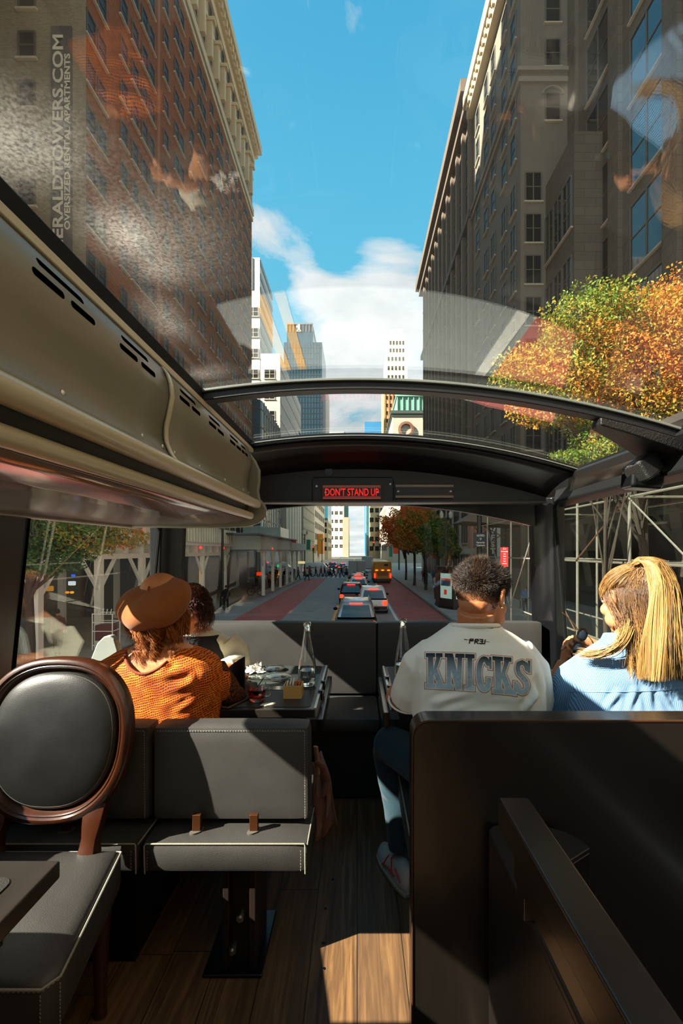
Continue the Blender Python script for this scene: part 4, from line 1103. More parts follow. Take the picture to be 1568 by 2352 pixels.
# storefront with salmon striped piers and vertical lettering
MB().box(12.6,13,41.5,51.4,zc(-4.1),zc(6.5)).build('shop_front', mat('shop_offwhite','dcd5c5',.8), t, smooth=0)
b = MB()
for y in (42.2,44.4,46.3,48.4,50.4): b.box(12.45,12.62,y,y+.75,zc(-3),zc(6.4))
b.build('salmon_piers', mat('salmon_pier','e08a66',.8), t, smooth=0)
b = MB()
for y in (43.1,47.3): b.box(12.4,12.6,y,y+.9,zc(-4.1),zc(-1.0))
b.build('shop_doorway', DARKST, t, smooth=0)
t = bld('dark coursed stone building with large deep windows, nearest on the right', 17,40,2,36.3,62,STONE_DK)
b = MB()
for y in (35.1,29.3,23.9,18.2,12): b.box(16.7,17,y,y+1.2,zc(4),zc(62))
b.build('pier', STONE_DK, t, smooth=0)
S = [(17,y,zc(z),'-x') for y in (32.2,26.8,21.3,15.2) for z in [1.6+5.2*k for k in range(11)]]
winset(t, S, 3.2,4.1,[mat('grey_bay_frame','5e5a50',.6),WINGLASS2,SILL],'pair')
b = MB(); b.box(15.0,17,31.6,36.38,zc(0),zc(29)); o = b.build('bay', STONE_DK, t, smooth=0)
winset(t, [(15.0,y,zc(z),'-x') for y in (32.6,34.1,35.6) for z in (22.6,17.0,11.4,5.8)],1.4,3.7,[mat('grey_bay_frame','5e5a50',.6),WINGLASS2,SILL],'bay',nm='bay_window')
MB().box(16.6,17,2,36.3,zc(-4.1),zc(1.2)).build('storefront', DARKST, t, smooth=0)
# unseen block added on the near left: it shades the right hand facades
t = bld('unseen brick block added on the near left to shade the right facades', -60,-15.5,8,15.5,92,BRICKG)
MB().box(-15.6,-15.3,8.1,15.4,zc(-4.1),zc(1.0)).build('storefront', DARKST, t, smooth=0)
t = bld('recessed grey side-street building on the left, raised to shade the right facades', -60,-30,15.5,26.8,80,GREYST)  # height raised beyond view so it shades the right facades
MB().box(-30,-21,15.5,26.8,zc(-4.1),zc(20)).build('lower_wing', GREYST, t, smooth=0)
MB().box(-21.2,-20.8,15.6,26.6,zc(-4.1),zc(1.0)).build('storefront', DARKST, t, smooth=0)
# red wall advertisement behind the street trees
t = thing('wall_banner','large orange-red wall banner behind the street trees on the right','banner',(12.2,80,zc(2)))
MB().box(7.2,12.4,76,76.2,zc(2.6),zc(9.5)).build('cloth', ORANGEB, t, smooth=0)
for i,(y,z,h) in enumerate(((118,2.5,3.6),(121,-.8,3.0))):
    o = MB().box(9.5,11.2,y,y+.15,zc(z),zc(z+h)).build('street_banner', ORANGEB, smooth=0)
    tag(o, ('upper','lower')[i]+' of two orange banners hung over the right pavement far ahead','banner','orange street banners')

for x,y,z0_,z1_,c_,lb in ((-15.0,104,.0,2.6,'b8302c','red vertical shop banner on the blank cream building'),(-14.6,132,.3,3.2,'2c7a5c','green vertical shop banner on the grey panelled building'),(-14.6,150,-.8,1.6,'d8b060','pale gold shop banner farther along the grey panelled building'),(11.4,70,-1.2,2.2,'a83228','dark red blade sign beneath the right street trees'),(10.5,151,-2.0,1.2,'3c9a78','green lit shop sign far along the right pavement')):
    o = MB().box(min(x,x+1.1),max(x,x+1.1),y,y+.2,zc(z0_),zc(z1_)).build('shop_banner', mat('banner_'+c_,c_,.7), smooth=0); tag(o, lb, 'banner')

t = bld('tall stone block added unseen behind the bus on the right to cut skylight', 17,40,-90,1.5,66,STONE_DK)  # unseen block added to cut the ambient light from behind
# ---------- sidewalk shed on the left ----------
t = thing('sidewalk_shed','white timber sidewalk shed with a hoarding deck along the left pavement','scaffold',(-10.5,30,GZ))
def shedpost(x, y, zt=-.35, br=True):
    b = MB(); b.box(x-.13,x+.13,y-.13,y+.13,GZ+.15,zc(zt))
    if br:
        for d in (-1,1):
            L = 1.1; b.add([(x-.06,y+d*.1,zc(zt)-L),(x+.06,y+d*.1,zc(zt)-L),(x+.06,y+d*L,zc(zt)),(x-.06,y+d*L,zc(zt)),
              (x-.06,y+d*.1,zc(zt)-L-.17),(x+.06,y+d*.1,zc(zt)-L-.17),(x+.06,y+d*(L+.15),zc(zt)),(x-.06,y+d*(L+.15),zc(zt))],[(0,1,2,3),(4,5,6,7),(0,1,5,4),(0,3,7,4),(1,2,6,5)])
    return b.build('post', WHITEPT, t, smooth=0)
for y in (11.2,15.0,18.6,22.3,26.5,31,36.3): shedpost(-10.5,y)
for y in (12,17,22,27,32,37,42): shedpost(-14.2,y,br=False)
for y in (40.5,45,49.5,54,58.5,63,68): shedpost(-8.3,y,-.1)
for y in (47,52,57,62,67): shedpost(-13.6,y,-.1,False)
MB().box(-10.65,-10.4,9,37,zc(-.35),zc(-.12)).build('ledger', WHITEPT, t, smooth=0)
MB().box(-8.45,-8.2,38.5,69,zc(-.1),zc(.1)).build('ledger', WHITEPT, t, smooth=0)
b = MB()
for k in range(19): b.box(-15.5,-10.35,10+1.5*k,10.2+1.5*k,zc(-.12),zc(.34))
b.build('joists', WHITEPT, t, smooth=0)
MB().box(-15.8,-10.1,9,38,zc(.34),zc(.55)).build('deck', WHITEPT, t, smooth=0)
b = MB(); b.box(-10.15,-10.05,9,38,zc(.55),zc(1.55))
for k in range(58): b.box(-10.04,-9.98,9.1+.5*k,9.22+.5*k,zc(.55),zc(1.6))
b.build('hoarding', mat('pale_hoarding','dadbc8',.7,var=.25,vs=1.5), t, smooth=0)
MB().box(-15.5,-8.0,38,55,zc(.1),zc(1.25)).build('hoarding', GREYPT, t, smooth=0)
MB().box(-15.5,-7.8,55,69.5,zc(.05),zc(1.0)).build('hoarding', GREYPT, t, smooth=0)
MB().box(-15.5,-7.6,35,58,zc(1.25),zc(1.38)).build('canopy', mat('dark_canopy','3a403c',.6), t, smooth=0)
MB().box(-15.5,-10.4,62,69.5,zc(1.6),zc(3.2)).build('glass_rail', mat('pale_glass_rail','9fb0a8',.3), t, smooth=0)
for (y, x) in ((29.5,-10.1),(33.8,-9.9),(43,-8.0)):
    o = MB().sph((x,y,zc(.2)),.10,nu=10,nv=6).build('warning_lamp', mat('red_lamp','7a1208',.4,emit='ff2a12',es=2.5,var=0))
    tag(o, {29.5:'red warning lamp on the shed beam nearest the bus',33.8:'middle red warning lamp on the white shed beam',43:'red warning lamp on the grey-green hoarding section'}[y],'lamp')

# ---------- trees ----------
def leaves(cs, N, size, seed, tone=(0,1), flat=.6, top=None):
    """cs: list of (centre, radii, weight, tone centre)"""
    R = np.random.default_rng(seed); w = np.array([c[2] for c in cs], float); w /= w.sum()
    ci = R.choice(len(cs), N, p=w)
    C = np.array([c[0] for c in cs])[ci]; Rr = np.array([c[1] for c in cs])[ci]; T = np.array([c[3] for c in cs])[ci]
    d = R.normal(size=(N,3)); d /= np.linalg.norm(d,axis=1,keepdims=True)
    rr = R.uniform(.35,1.0,(N,1))**.5*(1+.16*np.sin(d[:,:1]*9+d[:,2:]*7))
    P = C+d*Rr*rr
    a = R.normal(size=(N,3)); a /= np.linalg.norm(a,axis=1,keepdims=True)
    b_ = np.cross(a, R.normal(size=(N,3))); b_ /= np.linalg.norm(b_,axis=1,keepdims=True)
    s = (size*R.uniform(.6,1.3,(N,1)))
    V = np.stack([P-a*s*.5, P+b_*s*.26, P+a*s*.5, P-b_*s*.26],1).reshape(-1,3)
    F = np.arange(N*4).reshape(N,4)
    tn = np.clip(T+R.normal(0,.13,N)+.12*np.sin(P[:,0]*3+P[:,2]*4), 0, 1)
    return V, F, tn
def tree(x, y, label, crown, N, size, lm, seed, h=None, r=.14, group=None, name='street_tree'):
    t = thing(name, label, 'tree', (x,y,GZ+.15), group)
    zb = GZ+.15; rr = random.Random(seed)
    ctr = Vector(crown[0][0])
    b = MB(); top = Vector((ctr.x, ctr.y, ctr.z))
    b.tube([(x,y,zb),(x+.05,y,zb+1.2),(x,y+.03,(zb+top.z)/2+.2),tuple(top)],[r*1.25,r,r*.8,r*.35],10)
    for c, R_, w_, tn in crown:
        for k in range(5):
            d = Vector((rr.uniform(-1,1),rr.uniform(-1,1),rr.uniform(-.3,1))); d = Vector((d.x*R_[0],d.y*R_[1],d.z*R_[2]))*.75
            s = Vector((x,y,zb)).lerp(top, rr.uniform(.45,.85)); e_ = Vector(c)+d; m_ = s.lerp(e_,.5)+Vector((0,0,.2*R_[2]))
            b.tube([s,m_,e_],[r*.4,r*.22,r*.06],6)
    b.build('trunk', BARK, t)
    V, F, tn = leaves(crown, N, size, seed)
    me = np_mesh('foliage', V, F, wloc(t))
    at = me.attributes.new('tone','FLOAT','POINT'); at.data.foreach_set('value', np.repeat(tn,4).astype(np.float32))
    finish('foliage', me, lm, t, smooth=0)
    return t
tree(7.9,12.6,'large autumn tree with yellow and orange leaves seen through the right roof glass',
  [((7.6,12.4,zc(5.0)),(2.3,1.9,1.7),3,.62),((5.6,12.4,zc(4.3)),(1.5,1.3,1.0),1.2,.42),((6.4,12.2,zc(5.9)),(1.5,1.3,1.1),1.3,.22),((9.2,12.6,zc(6.4)),(1.8,1.5,1.2),1.2,.6),((4.7,12.6,zc(4.9)),(1.0,1.0,.7),.5,.35),((8.3,12,zc(3.7)),(2.2,1.2,.8),1,.55),((7.0,12.2,zc(3.1)),(1.3,1.0,.5),.5,.12)],
  62000,.095,LEAF_AUT,3)
tree(5.9,10.9,'small green-leaved tree low at the right roof corner',
  [((6.0,11,zc(2.45)),(.55,.5,.28),1,.15),((5.1,11,zc(2.2)),(.5,.5,.22),1,.2),((6.3,10.8,zc(2.6)),(.5,.4,.2),1,.1)],2600,.10,LEAF_AUT,5,r=.06)
tree(-9.7,13.5,'dark leafy tree with a few orange leaves outside the left window',
  [((-9.6,13.4,zc(.7)),(1.5,1.4,.8),2,.35),((-8.2,13.6,zc(.4)),(1.0,1.0,.65),1.2,.55),((-10.8,13.2,zc(.6)),(1.0,1,.7),1,.5),((-9.2,13.3,zc(-.2)),(1.3,1.1,.5),1.2,.25),((-7.3,14.2,zc(.45)),(.8,.8,.4),.5,.85),((-9.9,13.3,zc(1.5)),(1.5,1.2,.6),1,.3)],
  14000,.12,LEAF_GRN,9)
for i,(x,y,cx_,zz_,r_,lm_,tn_,lab) in enumerate(((6.9,46,6.5,2.2,(2.7,2.2,2.3),LEAF_RUST,.6,'broad street tree with rust and green leaves before the orange-red wall banner'),
   (6.5,52,5.3,2.6,(2.9,2.2,2.4),LEAF_RUST,.85,'rust-leaved street tree reaching out over the red bus lane'),
   (7.3,41,7.3,1.4,(1.5,1.5,1.6),LEAF_RUST,.2,'green street tree behind the newsstand kiosk'),
   (6.6,62,6.2,2.0,(1.8,1.8,1.6),LEAF_GRN,.3,'dark green street tree beyond the yellow bus'))):
    tree(x,y,lab,[((cx_,y,zc(zz_)),r_,2,tn_),((cx_+.9,y,zc(zz_-1.3)),(r_[0]*.7,r_[1]*.7,r_[2]*.6),1,tn_*.5),((cx_-1.2,y,zc(zz_+.2)),(r_[0]*.5,r_[1]*.5,r_[2]*.5),.7,tn_)],8000,.26,lm_,20+i,group='street trees along the right pavement')

# ---------- vehicles ----------
GLASSCAR = mat('car_glass','20343f',.06,var=.1,spec=.9)
TAIL = mat('tail_light_lit','7a0a04',.3,emit='ff2208',es=7,var=0)
TAILOFF = mat('tail_light_dim','8a1208',.3,emit='ff2208',es=1.0,var=0)
TYRE = mat('tyre','151515',.8)
PLATE = mat('number_plate','c9c8ba',.5)
def car(label, X, Y, paint, h=1.72, w=1.9, L=4.6, roofm=None, group='cars queueing ahead of the bus', rack=False, lightbar=False, rz=0, kind='car'):
    t = thing('car' if kind == 'car' else kind, label, 'car' if kind != 'van' else 'van', (0,0,0), group)
    def ring(y, hw, z0, z1, hw2=None):
        hw2 = hw if hw2 is None else hw2; m = (z0+z1)/2
        return [(-hw*.93,y,z0),(-hw,y,z0+.12),(-hw,y,m),(-hw2,y,z1-.05),(-hw2+.08,y,z1),(hw2-.08,y,z1),(hw2,y,z1-.05),(hw,y,m),(hw,y,z0+.12),(hw*.93,y,z0)]
    hw = w/2; bl = h*.56
    b = MB()
    b.loft([ring(0,hw*.9,.32,bl*.86),ring(.06,hw*.97,.25,bl*.97),ring(.4,hw,.22,bl),ring(L*.5,hw,.2,bl),ring(L*.78,hw,.2,bl*.97),ring(L*.95,hw*.95,.25,bl*.82),ring(L,hw*.85,.3,bl*.68)])
    b.build('body', paint, t, smooth=50)
    b = MB()
    b.loft([ring(.08,hw*.9,bl-.05,bl+.02,hw*.88),ring(.32,hw*.88,bl-.05,h*.93,hw*.74),ring(.6,hw*.88,bl-.05,h,hw*.74),ring(L*.5,hw*.9,bl-.05,h,hw*.76),ring(L*.62,hw*.9,bl-.05,h*.95,hw*.74),ring(L*.76,hw*.9,bl-.05,bl+.02,hw*.85)])
    b.build('cabin', roofm or paint, t, smooth=50)
    b = MB(); zt = h*.90
    b.add([(-hw*.74,.075,bl+.06),(hw*.74,.075,bl+.06),(hw*.62,.285,zt),(-hw*.62,.285,zt),(-hw*.74,.13,bl+.06),(hw*.74,.13,bl+.06),(hw*.62,.33,zt),(-hw*.62,.33,zt)],
          [(0,1,2,3),(4,5,6,7),(0,1,5,4),(1,2,6,5),(2,3,7,6),(3,0,4,7)])
    b.build('rear_window', GLASSCAR, t, smooth=0)
    for s in (-1,1):
        b = MB(); b.add([(s*hw*.905,.5,bl+.04),(s*hw*.915,L*.68,bl+.04),(s*hw*.775,L*.6,h*.93),(s*hw*.77,.6,h*.93)],[(0,1,2,3)])
        b.build('side_window', GLASSCAR, t, smooth=0)
        b = MB(); b.box(min(s*hw*.66,s*hw*.92),max(s*hw*.66,s*hw*.92),-.03,.14,bl*.62,bl*.90).build('tail_light', TAIL, t, smooth=0)
        b = MB(); b.sph((s*(hw+.13),L*.66,bl+.08),.12,.06,.085,10,6).build('mirror', RUBBER, t)
        for y in (L*.17,L*.82):
            b = MB(); b.tube([(s*(hw-.2),y,.33),(s*(hw+.01),y,.33)],.33,16).build('wheel', TYRE, t)
    MB().box(-.30,.30,.15,.23,h*.935,h*.965).build('brake_light', TAIL, t, smooth=0)
    MB().box(-.26,.26,-.03,.02,bl*.52,bl*.66).build('number_plate', PLATE, t, smooth=0)
    MB().box(-hw*.92,hw*.92,-.07,.15,.30,.52).build('bumper', PLASTIC, t, bevel=.04)
    if rack:
        for s in (-1,1): MB().tube([(s*hw*.66,.55,h+.01),(s*hw*.66,.65,h+.07),(s*hw*.66,L*.5,h+.07),(s*hw*.66,L*.55,h)],.02,6).build('roof_rail', STEEL, t)
    if lightbar: MB().box(-.5,.5,L*.42,L*.5,h,h+.12).build('light_bar', TAILOFF, t, bevel=.02)
    place(t, (X,Y,GZ+.006), rz); return t
CB = mat('car_black','0d1012',.15,.2); CW = mat('car_white','dcdedb',.2,var=.03); CS = mat('car_silver','9aa0a4',.25,.5); CD = mat('car_dark_grey','262b30',.2,.3); CU = mat('car_blue','2a6ea8',.2,.2); CR = mat('car_dark_red','551512',.25,.2)
car('black utility car with a silver roof directly ahead of the bus, brake lights lit',-.05,20.9,CB,1.75,1.93,4.7,CS,rack=True)
car('white utility car second in the queue, stopped slightly right of the black one',1.05,29.4,CW,1.70,1.9,4.6)
car('dark red car with bright tail lights in the queue, behind the yellow line',-.45,34.2,CR,1.62,1.85,4.5)
car('white patrol car with a blue rear window and roof light bar in the queue',.12,43.5,CW,1.5,1.85,4.7,lightbar=True)
car('silver car in the queue just before the box truck',.05,50.5,CS,1.5,1.85,4.4)
car('black car tucked right behind the box truck',.2,55.35,CB,1.48,1.85,.98*4.4)
car('white car beyond the crossing on the oncoming side',-3.1,96,CW,1.5,1.85,4.5,group='cars beyond the crossing')
car('blue-grey car beyond the crossing beside the white one',-5.6,104,CU,1.5,1.85,4.5,group='cars beyond the crossing')
car('dark car beyond the crossing near the left kerb',-6.7,91,CD,1.6,1.85,4.5,group='cars beyond the crossing')
car('silver car far beyond the crossing in the middle lane',-.5,112,CS,1.5,1.85,4.5,group='cars beyond the crossing')
car('dark car far beyond the crossing near the right kerb',2.6,120,CD,1.6,1.85,4.5,group='cars beyond the crossing')
car('long white van crossing the junction from the left',-9.0,77,CW,2.1,2.0,5.4,rz=-PI/2,group='vans crossing the junction',kind='van')
car('second white van following across the junction, farther left',-15.5,78.5,CW,2.2,2.0,5.4,rz=-PI/2,group='vans crossing the junction',kind='van')
car('silver car crossing the junction ahead of the vans',-2.6,78,CS,1.6,1.85,4.5,rz=-PI/2,group='vans crossing the junction')
# box truck
t = thing('box_truck','grey-white box truck seen from behind in the queue','truck',(0,58,GZ))
MB().box(-1.15,1.1,60,64,GZ+.75,GZ+2.75).build('cargo_box', mat('truck_grey','a3aca9',.6,var=.08), t, bevel=.03)
MB().box(-1.0,1.0,64.1,65.8,GZ+.5,GZ+2.2).build('cab', CW, t, bevel=.15)
MB().box(-1.05,1.05,60.0,60.3,GZ+.5,GZ+.75).build('bumper', PLASTIC, t)
for x,y in ((-.95,60.8),(.95,60.8),(-.95,65),(.95,65)): MB().tube([(x-.12,y,GZ+.4),(x+.12,y,GZ+.4)],.4,16).build('wheel', TYRE, t)
b = MB(); b.box(-.03,.03,59.96,60,GZ+.8,GZ+2.7); b.build('door_seam', MULLION, t, smooth=0)
t = thing('box_truck','smaller pale box truck farther along, right of the grey one','truck',(1.2,74,GZ))
MB().box(.9,3.0,86,90,GZ+.8,GZ+3.0).build('cargo_box', mat('truck_pale','c4ccc8',.6), t, bevel=.03)
MB().box(1.0,2.9,90,91.6,GZ+.5,GZ+2.3).build('cab', CW, t, bevel=.15)
for x,y in ((1.1,86.8),(2.8,86.8)): MB().tube([(x-.12,y,GZ+.4),(x+.12,y,GZ+.4)],.4,16).build('wheel', TYRE, t)
# yellow bus
t = thing('yellow_bus','bright yellow coach with lit tail lights in the red lane','bus',(3.15,57,GZ))
b = MB(); x0,x1 = 2.05,4.3
def bring(y,i,zt): return [(x0+i,y,GZ+.5),(x0+i,y,GZ+zt-.25),(x0+i+.12,y,GZ+zt-.06),(x0+i+.35,y,GZ+zt),(x1-i-.35,y,GZ+zt),(x1-i-.12,y,GZ+zt-.06),(x1-i,y,GZ+zt-.25),(x1-i,y,GZ+.5)]
b.loft([bring(57.0,.12,2.62),bring(57.12,.02,2.72),bring(57.5,0,2.76),bring(67,0,2.76),bring(67.8,.1,2.6)]).build('body', BUSY, t, smooth=40)
for s in (x0+.14,x1-.14): MB().box(s-.09,s+.09,56.93,57.05,GZ+.75,GZ+1.25).build('tail_light', TAIL, t, smooth=0)
for s in (x0+.38,3.17,x1-.38): MB().box(s-.16,s+.16,56.93,57.05,GZ+1.62,GZ+1.72).build('marker_light', mat('amber_lamp','b04a08',.4,emit='ff8a20',es=3,var=0), t, smooth=0)
b = MB(); b.box(x1-.95,x1-.45,56.94,57.05,GZ+2.2,GZ+2.45); b.build('route_display', PLASTIC, t, smooth=0)
b = MB(); [b.box(x0+.4,x1-.4,56.95,57.05,GZ+1.0+.12*k,GZ+1.05+.12*k) for k in range(5)]; b.build('engine_grille', mat('bus_brown_slats','8a5a14',.5), t, smooth=0)
MB().box(x0+.05,x1-.05,56.95,57.2,GZ+.32,GZ+.62).build('bumper', PLASTIC, t, bevel=.03)
for x,y in ((x0+.2,59),(x1-.2,59),(x0+.2,65),(x1-.2,65)): MB().tube([(x-.15,y,GZ+.45),(x+.15,y,GZ+.45)],.45,16).build('wheel', TYRE, t)

# ---------- street furniture ----------
# newsstand kiosk with two poster panels
t = thing('newsstand_kiosk','dark brown newsstand kiosk with two lit posters on the right pavement','kiosk',(6.9,30,GZ+.15))
def kx(px, y): return pX(px,y)
kb = [(5.72,31.9),(6.45,30.6),(7.9,30.6),(7.9,33.4),(5.72,33.4)]
MB().prism(kb,'z',GZ+.15,GZ+2.95).build('body', mat('kiosk_brown','33271f',.5), t, smooth=0)
MB().prism([(x+(-.12 if x<7 else .1),y+(-.12 if y<32.5 else .1)) for x,y in kb],'z',GZ+2.75,GZ+3.0).build('roof', mat('kiosk_dark','1c1a18',.5), t, smooth=0)
MB().prism([(x+(-.05 if x<7 else .05),y+(-.05 if y<32.5 else .05)) for x,y in kb],'z',GZ+.15,GZ+.32).build('plinth', mat('kiosk_dark','1c1a18',.5), t, smooth=0)
def poster(a, c, z0, z1, cols, nm, label):
    a = Vector((*a,0)); c = Vector((*c,0)); n = Vector((c.y-a.y, a.x-c.x, 0)).normalized()
    if n.y > 0: n = -n
    q = thing; off = n*.04
    b = MB(); A_, C_ = a.lerp(c,.12)+off, a.lerp(c,.88)+off
    b.add([(A_.x,A_.y,z0),(C_.x,C_.y,z0),(C_.x,C_.y,z1),(A_.x,A_.y,z1)]+[(A_.x-off.x,A_.y-off.y,z0),(C_.x-off.x,C_.y-off.y,z0),(C_.x-off.x,C_.y-off.y,z1),(A_.x-off.x,A_.y-off.y,z1)],[(0,1,2,3),(0,1,5,4),(1,2,6,5),(2,3,7,6),(3,0,4,7)])
    P_ = b.build(nm, cols[0], t, smooth=0, label=label)
    for (u0,u1,v0,v1,m_) in cols[1:]:
        b = MB(); o2 = off*1.3; w0, w1 = A_.lerp(C_,u0)+off*.3, A_.lerp(C_,u1)+off*.3; y0_, y1_ = z0+(z1-z0)*v0, z0+(z1-z0)*v1
        b.quad((w0.x,w0.y,y0_),(w1.x,w1.y,y0_),(w1.x,w1.y,y1_),(w0.x,w0.y,y1_)).build('printed_block', m_, P_, smooth=0)
def litm(n, c, s=.5): return mat(n, c, .4, emit=c, es=s, var=0)
poster((5.72,31.9),(6.45,30.6),GZ+.85,GZ+2.55,[litm('poster_mint','a8c4b8'),(.05,.95,.72,.80,litm('poster_red2','b8301c',.6)),(.05,.95,.5,.72,litm('poster_slate','2c4650',.3)),(.35,.6,.15,.35,litm('poster_red2','b8301c',.6))],'poster','pale green poster with a red stripe')
poster((6.45,30.6),(7.9,30.6),GZ+.85,GZ+2.55,[litm('poster_pale','b8d8e0'),(.08,.92,.4,.8,litm('poster_blue','1c4a7c')),(.08,.92,.05,.38,litm('poster_cyan','58b4d8')),(.2,.7,.6,.64,litm('poster_pale','b8d8e0')),(.2,.8,.5,.53,litm('poster_pale','b8d8e0'))],'poster','blue and white poster')
# post with the security sign
t = thing('sign_post','dark green lamp post carrying a navy security camera sign','sign',(6.9,26.4,GZ+.15))
MB().tube([(7.1,26.6,GZ+.15),(7.1,26.6,zc(3.2))],.14,12).build('pole', POLEDK, t)
sx, sy = pX(1103,26.3), 26.3
S_ = MB().box(sx-.40,sx+.40,sy-.03,sy+.03,pZ(1257,sy),pZ(1224,sy)).build('sign_panel', SIGNBL, t, bevel=.02)
for txt, zz_, hs in (('NYPD',1230.5,.17),('Security',1246,.15),('Camera',1252.5,.15)):
    m = textmesh(txt, hs, .004, 1, .004); m.xf(face_my((sx,sy-.045,pZ(zz_,sy)))); m.build('lettering', PAPERW, S_, smooth=0)
b = MB(); cz = pZ(1238,sy)
b.prism([(sx-.06,cz+.06),(sx-.035,cz+.075),(sx,cz+.06),(sx+.035,cz+.075),(sx+.06,cz+.06),(sx+.055,cz-.02),(sx,cz-.08),(sx-.055,cz-.02)],'y',sy-.045,sy-.03); b.build('shield', mat('grey_shield','9aa3a8',.5), S_, smooth=0)
for a,c_,lb in ((1066,1092,'grey street sign with pale lettering'),(1107,1120,'small navy parking sign')):
    x0_,x1_ = pX(a,26.5),pX(c_,26.5); MB().box(x0_,x1_,26.5,26.54,pZ(1271,26.5),pZ(1260,26.5)).build('street_sign', mat('grey_sign','4e5a5c',.5) if a<1100 else SIGNBL, t, smooth=0, label=lb)
# red regulation sign
sy = 17.5; x0_,x1_ = pX(1149,sy),pX(1167,sy)
t = thing('red_sign','tall narrow red parking rules sign with white print on a thin post','sign',((x0_+x1_)/2,sy+.05,GZ+.15))
MB().tube([((x0_+x1_)/2,sy+.06,GZ+.15),((x0_+x1_)/2,sy+.06,pZ(1256,sy))],.03,8).build('pole', PIPE, t)
S_ = MB().box(x0_,x1_,sy-.01,sy+.01,pZ(1302,sy),pZ(1257,sy)).build('sign_panel', SIGNRD, t, bevel=.01)
for k,txt in enumerate(('<->','No Standing','7am','10am','4pm','7pm','Mon-Fri')):
    m = textmesh(txt, (.09,.052,.055,.055,.055,.055,.05)[k], .002, 1, .001); m.xf(face_my(((x0_+x1_)/2,sy-.014,pZ(1261+k*5.6,sy)))); m.build('lettering', PAPERW, S_, smooth=0)
# vertical shop lettering on a grey fin
t = thing('fin_sign','grey vertical shop fin with stacked pale letters behind the scaffolding','sign',(12.2,39,GZ+.15))
fx0, fx1 = pX(1121,36),pX(1141,36)
MB().box(fx0,fx1,36,36.3,zc(-3.8),zc(3.2)).build('fin', mat('grey_fin','55524c',.7), t, smooth=0)
for k,ch in enumerate('INVEST'):
    m = textmesh(ch, .62, .02, 1, .02); m.xf(face_my(((fx0+fx1)/2,35.96,pZ(1203+k*15.5-14,36)))); m.build('lettering', PAPERW, t, smooth=0)
# canopy with scaffold frame
t = thing('market_canopy','shallow brown scaffold canopy on thin braced poles beside the camera sign','canopy',(9.2,32,GZ+.15))
b = MB(); b.add([(7.2,31,zc(2.0)),(11.6,31,zc(1.7)),(11.6,35,zc(1.7)),(7.2,35,zc(2.0)),(8.4,32,zc(2.9)),(11.6,32,zc(2.9))],[(0,1,5,4),(0,3,4),(0,1,2,3),(4,5,2,3)])
b.build('roof', mat('brown_canopy','6e604c',.8), t, smooth=0)
for x,y in ((8.7,32),(11.2,31.4),(11.2,34.5)):
    b = MB(); b.tube([(x,y,GZ+.15),(x,y,zc(1.9))],.05,8)
    b.build('pole', mat('rust_pole','5a3c28',.6), t)
for a,c_ in (((8.7,32,zc(.3)),(11.2,31.4,zc(1.8))),((8.7,32,zc(1.8)),(11.2,31.4,zc(.3))),((8.7,32,zc(1.0)),(8.0,31.6,zc(1.8))),((8.7,32,zc(1.0)),(9.4,31.8,zc(1.8)))):
    MB().tube([a,c_],.035,6).build('brace', mat('rust_pole','5a3c28',.6), t)
# pipe scaffold on the right pavement, close to the bus
t = thing('pipe_scaffold','galvanised pipe scaffold along the near right pavement outside the side window','scaffold',(6.6,12,GZ+.15))
for y in (6.4,8.8,11.0,13.6,16.4,19.5,23):
    for x in (6.55,8.6):
        MB().tube([(x,y,GZ+.15),(x,y,zc(2.6))],.042,8).build('pole', PIPE, t)
for z in (-2.4,-.30,1.3):
    for x in (6.55,8.6): MB().tube([(x,5,zc(z)),(x,24,zc(z))],.03,8).build('ledger_pipe', PIPE, t)
for y in (6.4,11.0,16.4,19.5): 
    for z in (-.3,1.3): MB().tube([(6.55,y,zc(z)),(8.6,y,zc(z))],.028,8).build('cross_pipe', PIPE, t)
for k,(y0_,y1_,z0_,z1_) in enumerate(((8.8,11.0,-.3,1.3),(11,13.6,1.3,-.3),(8.8,11,-2.4,-.3),(6.4,8.8,1.3,-.6),(13.6,16.4,-2.4,-.3),(16.4,19.5,1.3,-2.4),(19.5,23,-2.4,1.3))):
    MB().tube([(6.5,y0_,zc(z0_)),(6.5,y1_,zc(z1_))],.022,6).build('diagonal_brace', mat('rust_pole','5a3c28',.6) if k%3==1 else PIPE, t)
b = MB(); b.obox((8.9,12.2,zc(.55)),.06,.28,2.6,Matrix.Rotation(.18,3,'X')); b.build('leaning_board', mat('pale_board','b5a78c',.8), t, smooth=0)
MB().box(6.4,9.5,5,24,zc(2.6),zc(2.75)).build('deck', mat('dark_deck','2b2620',.8), t, smooth=0)
# traffic lights, lamp posts and bins
def signal(label, x, y, arm, zt):
    t = thing('traffic_light', label, 'traffic light', (x,y,GZ+.15), 'traffic signals')
    MB().tube([(x,y,GZ+.15),(x,y,zc(zt))],.08,8).build('pole', POLEDK, t)
    if arm: MB().tube([(x,y,zc(zt-.3)),(x+arm,y,zc(zt))],.05,6).build('arm', POLEDK, t)
    hx = x+arm
    MB().box(hx-.17,hx+.17,y-.25,y-.05,zc(zt-1.15),zc(zt-.15)).build('lamp_head', PLASTIC, t, bevel=.03)
    MB().sph((hx,y-.27,zc(zt-.32)),.13,.05,.13,10,6).build('red_lamp', TAIL, t)
signal('traffic light on a long arm over the right lane, red lit',8.5,92,-5.2,2.0)
signal('second red traffic light hanging close beside the long-armed one',8.6,95,-3.8,1.9)
signal('red traffic light among the leaves of the right street trees',8.2,56,0,1.3)
signal('red traffic light standing on the left beyond the crossing',-9.2,96,0,1.1)
t = thing('signal_arm','long thin signal mast arm reaching over the street from the right trees','mast',(7.6,60,GZ+.15))
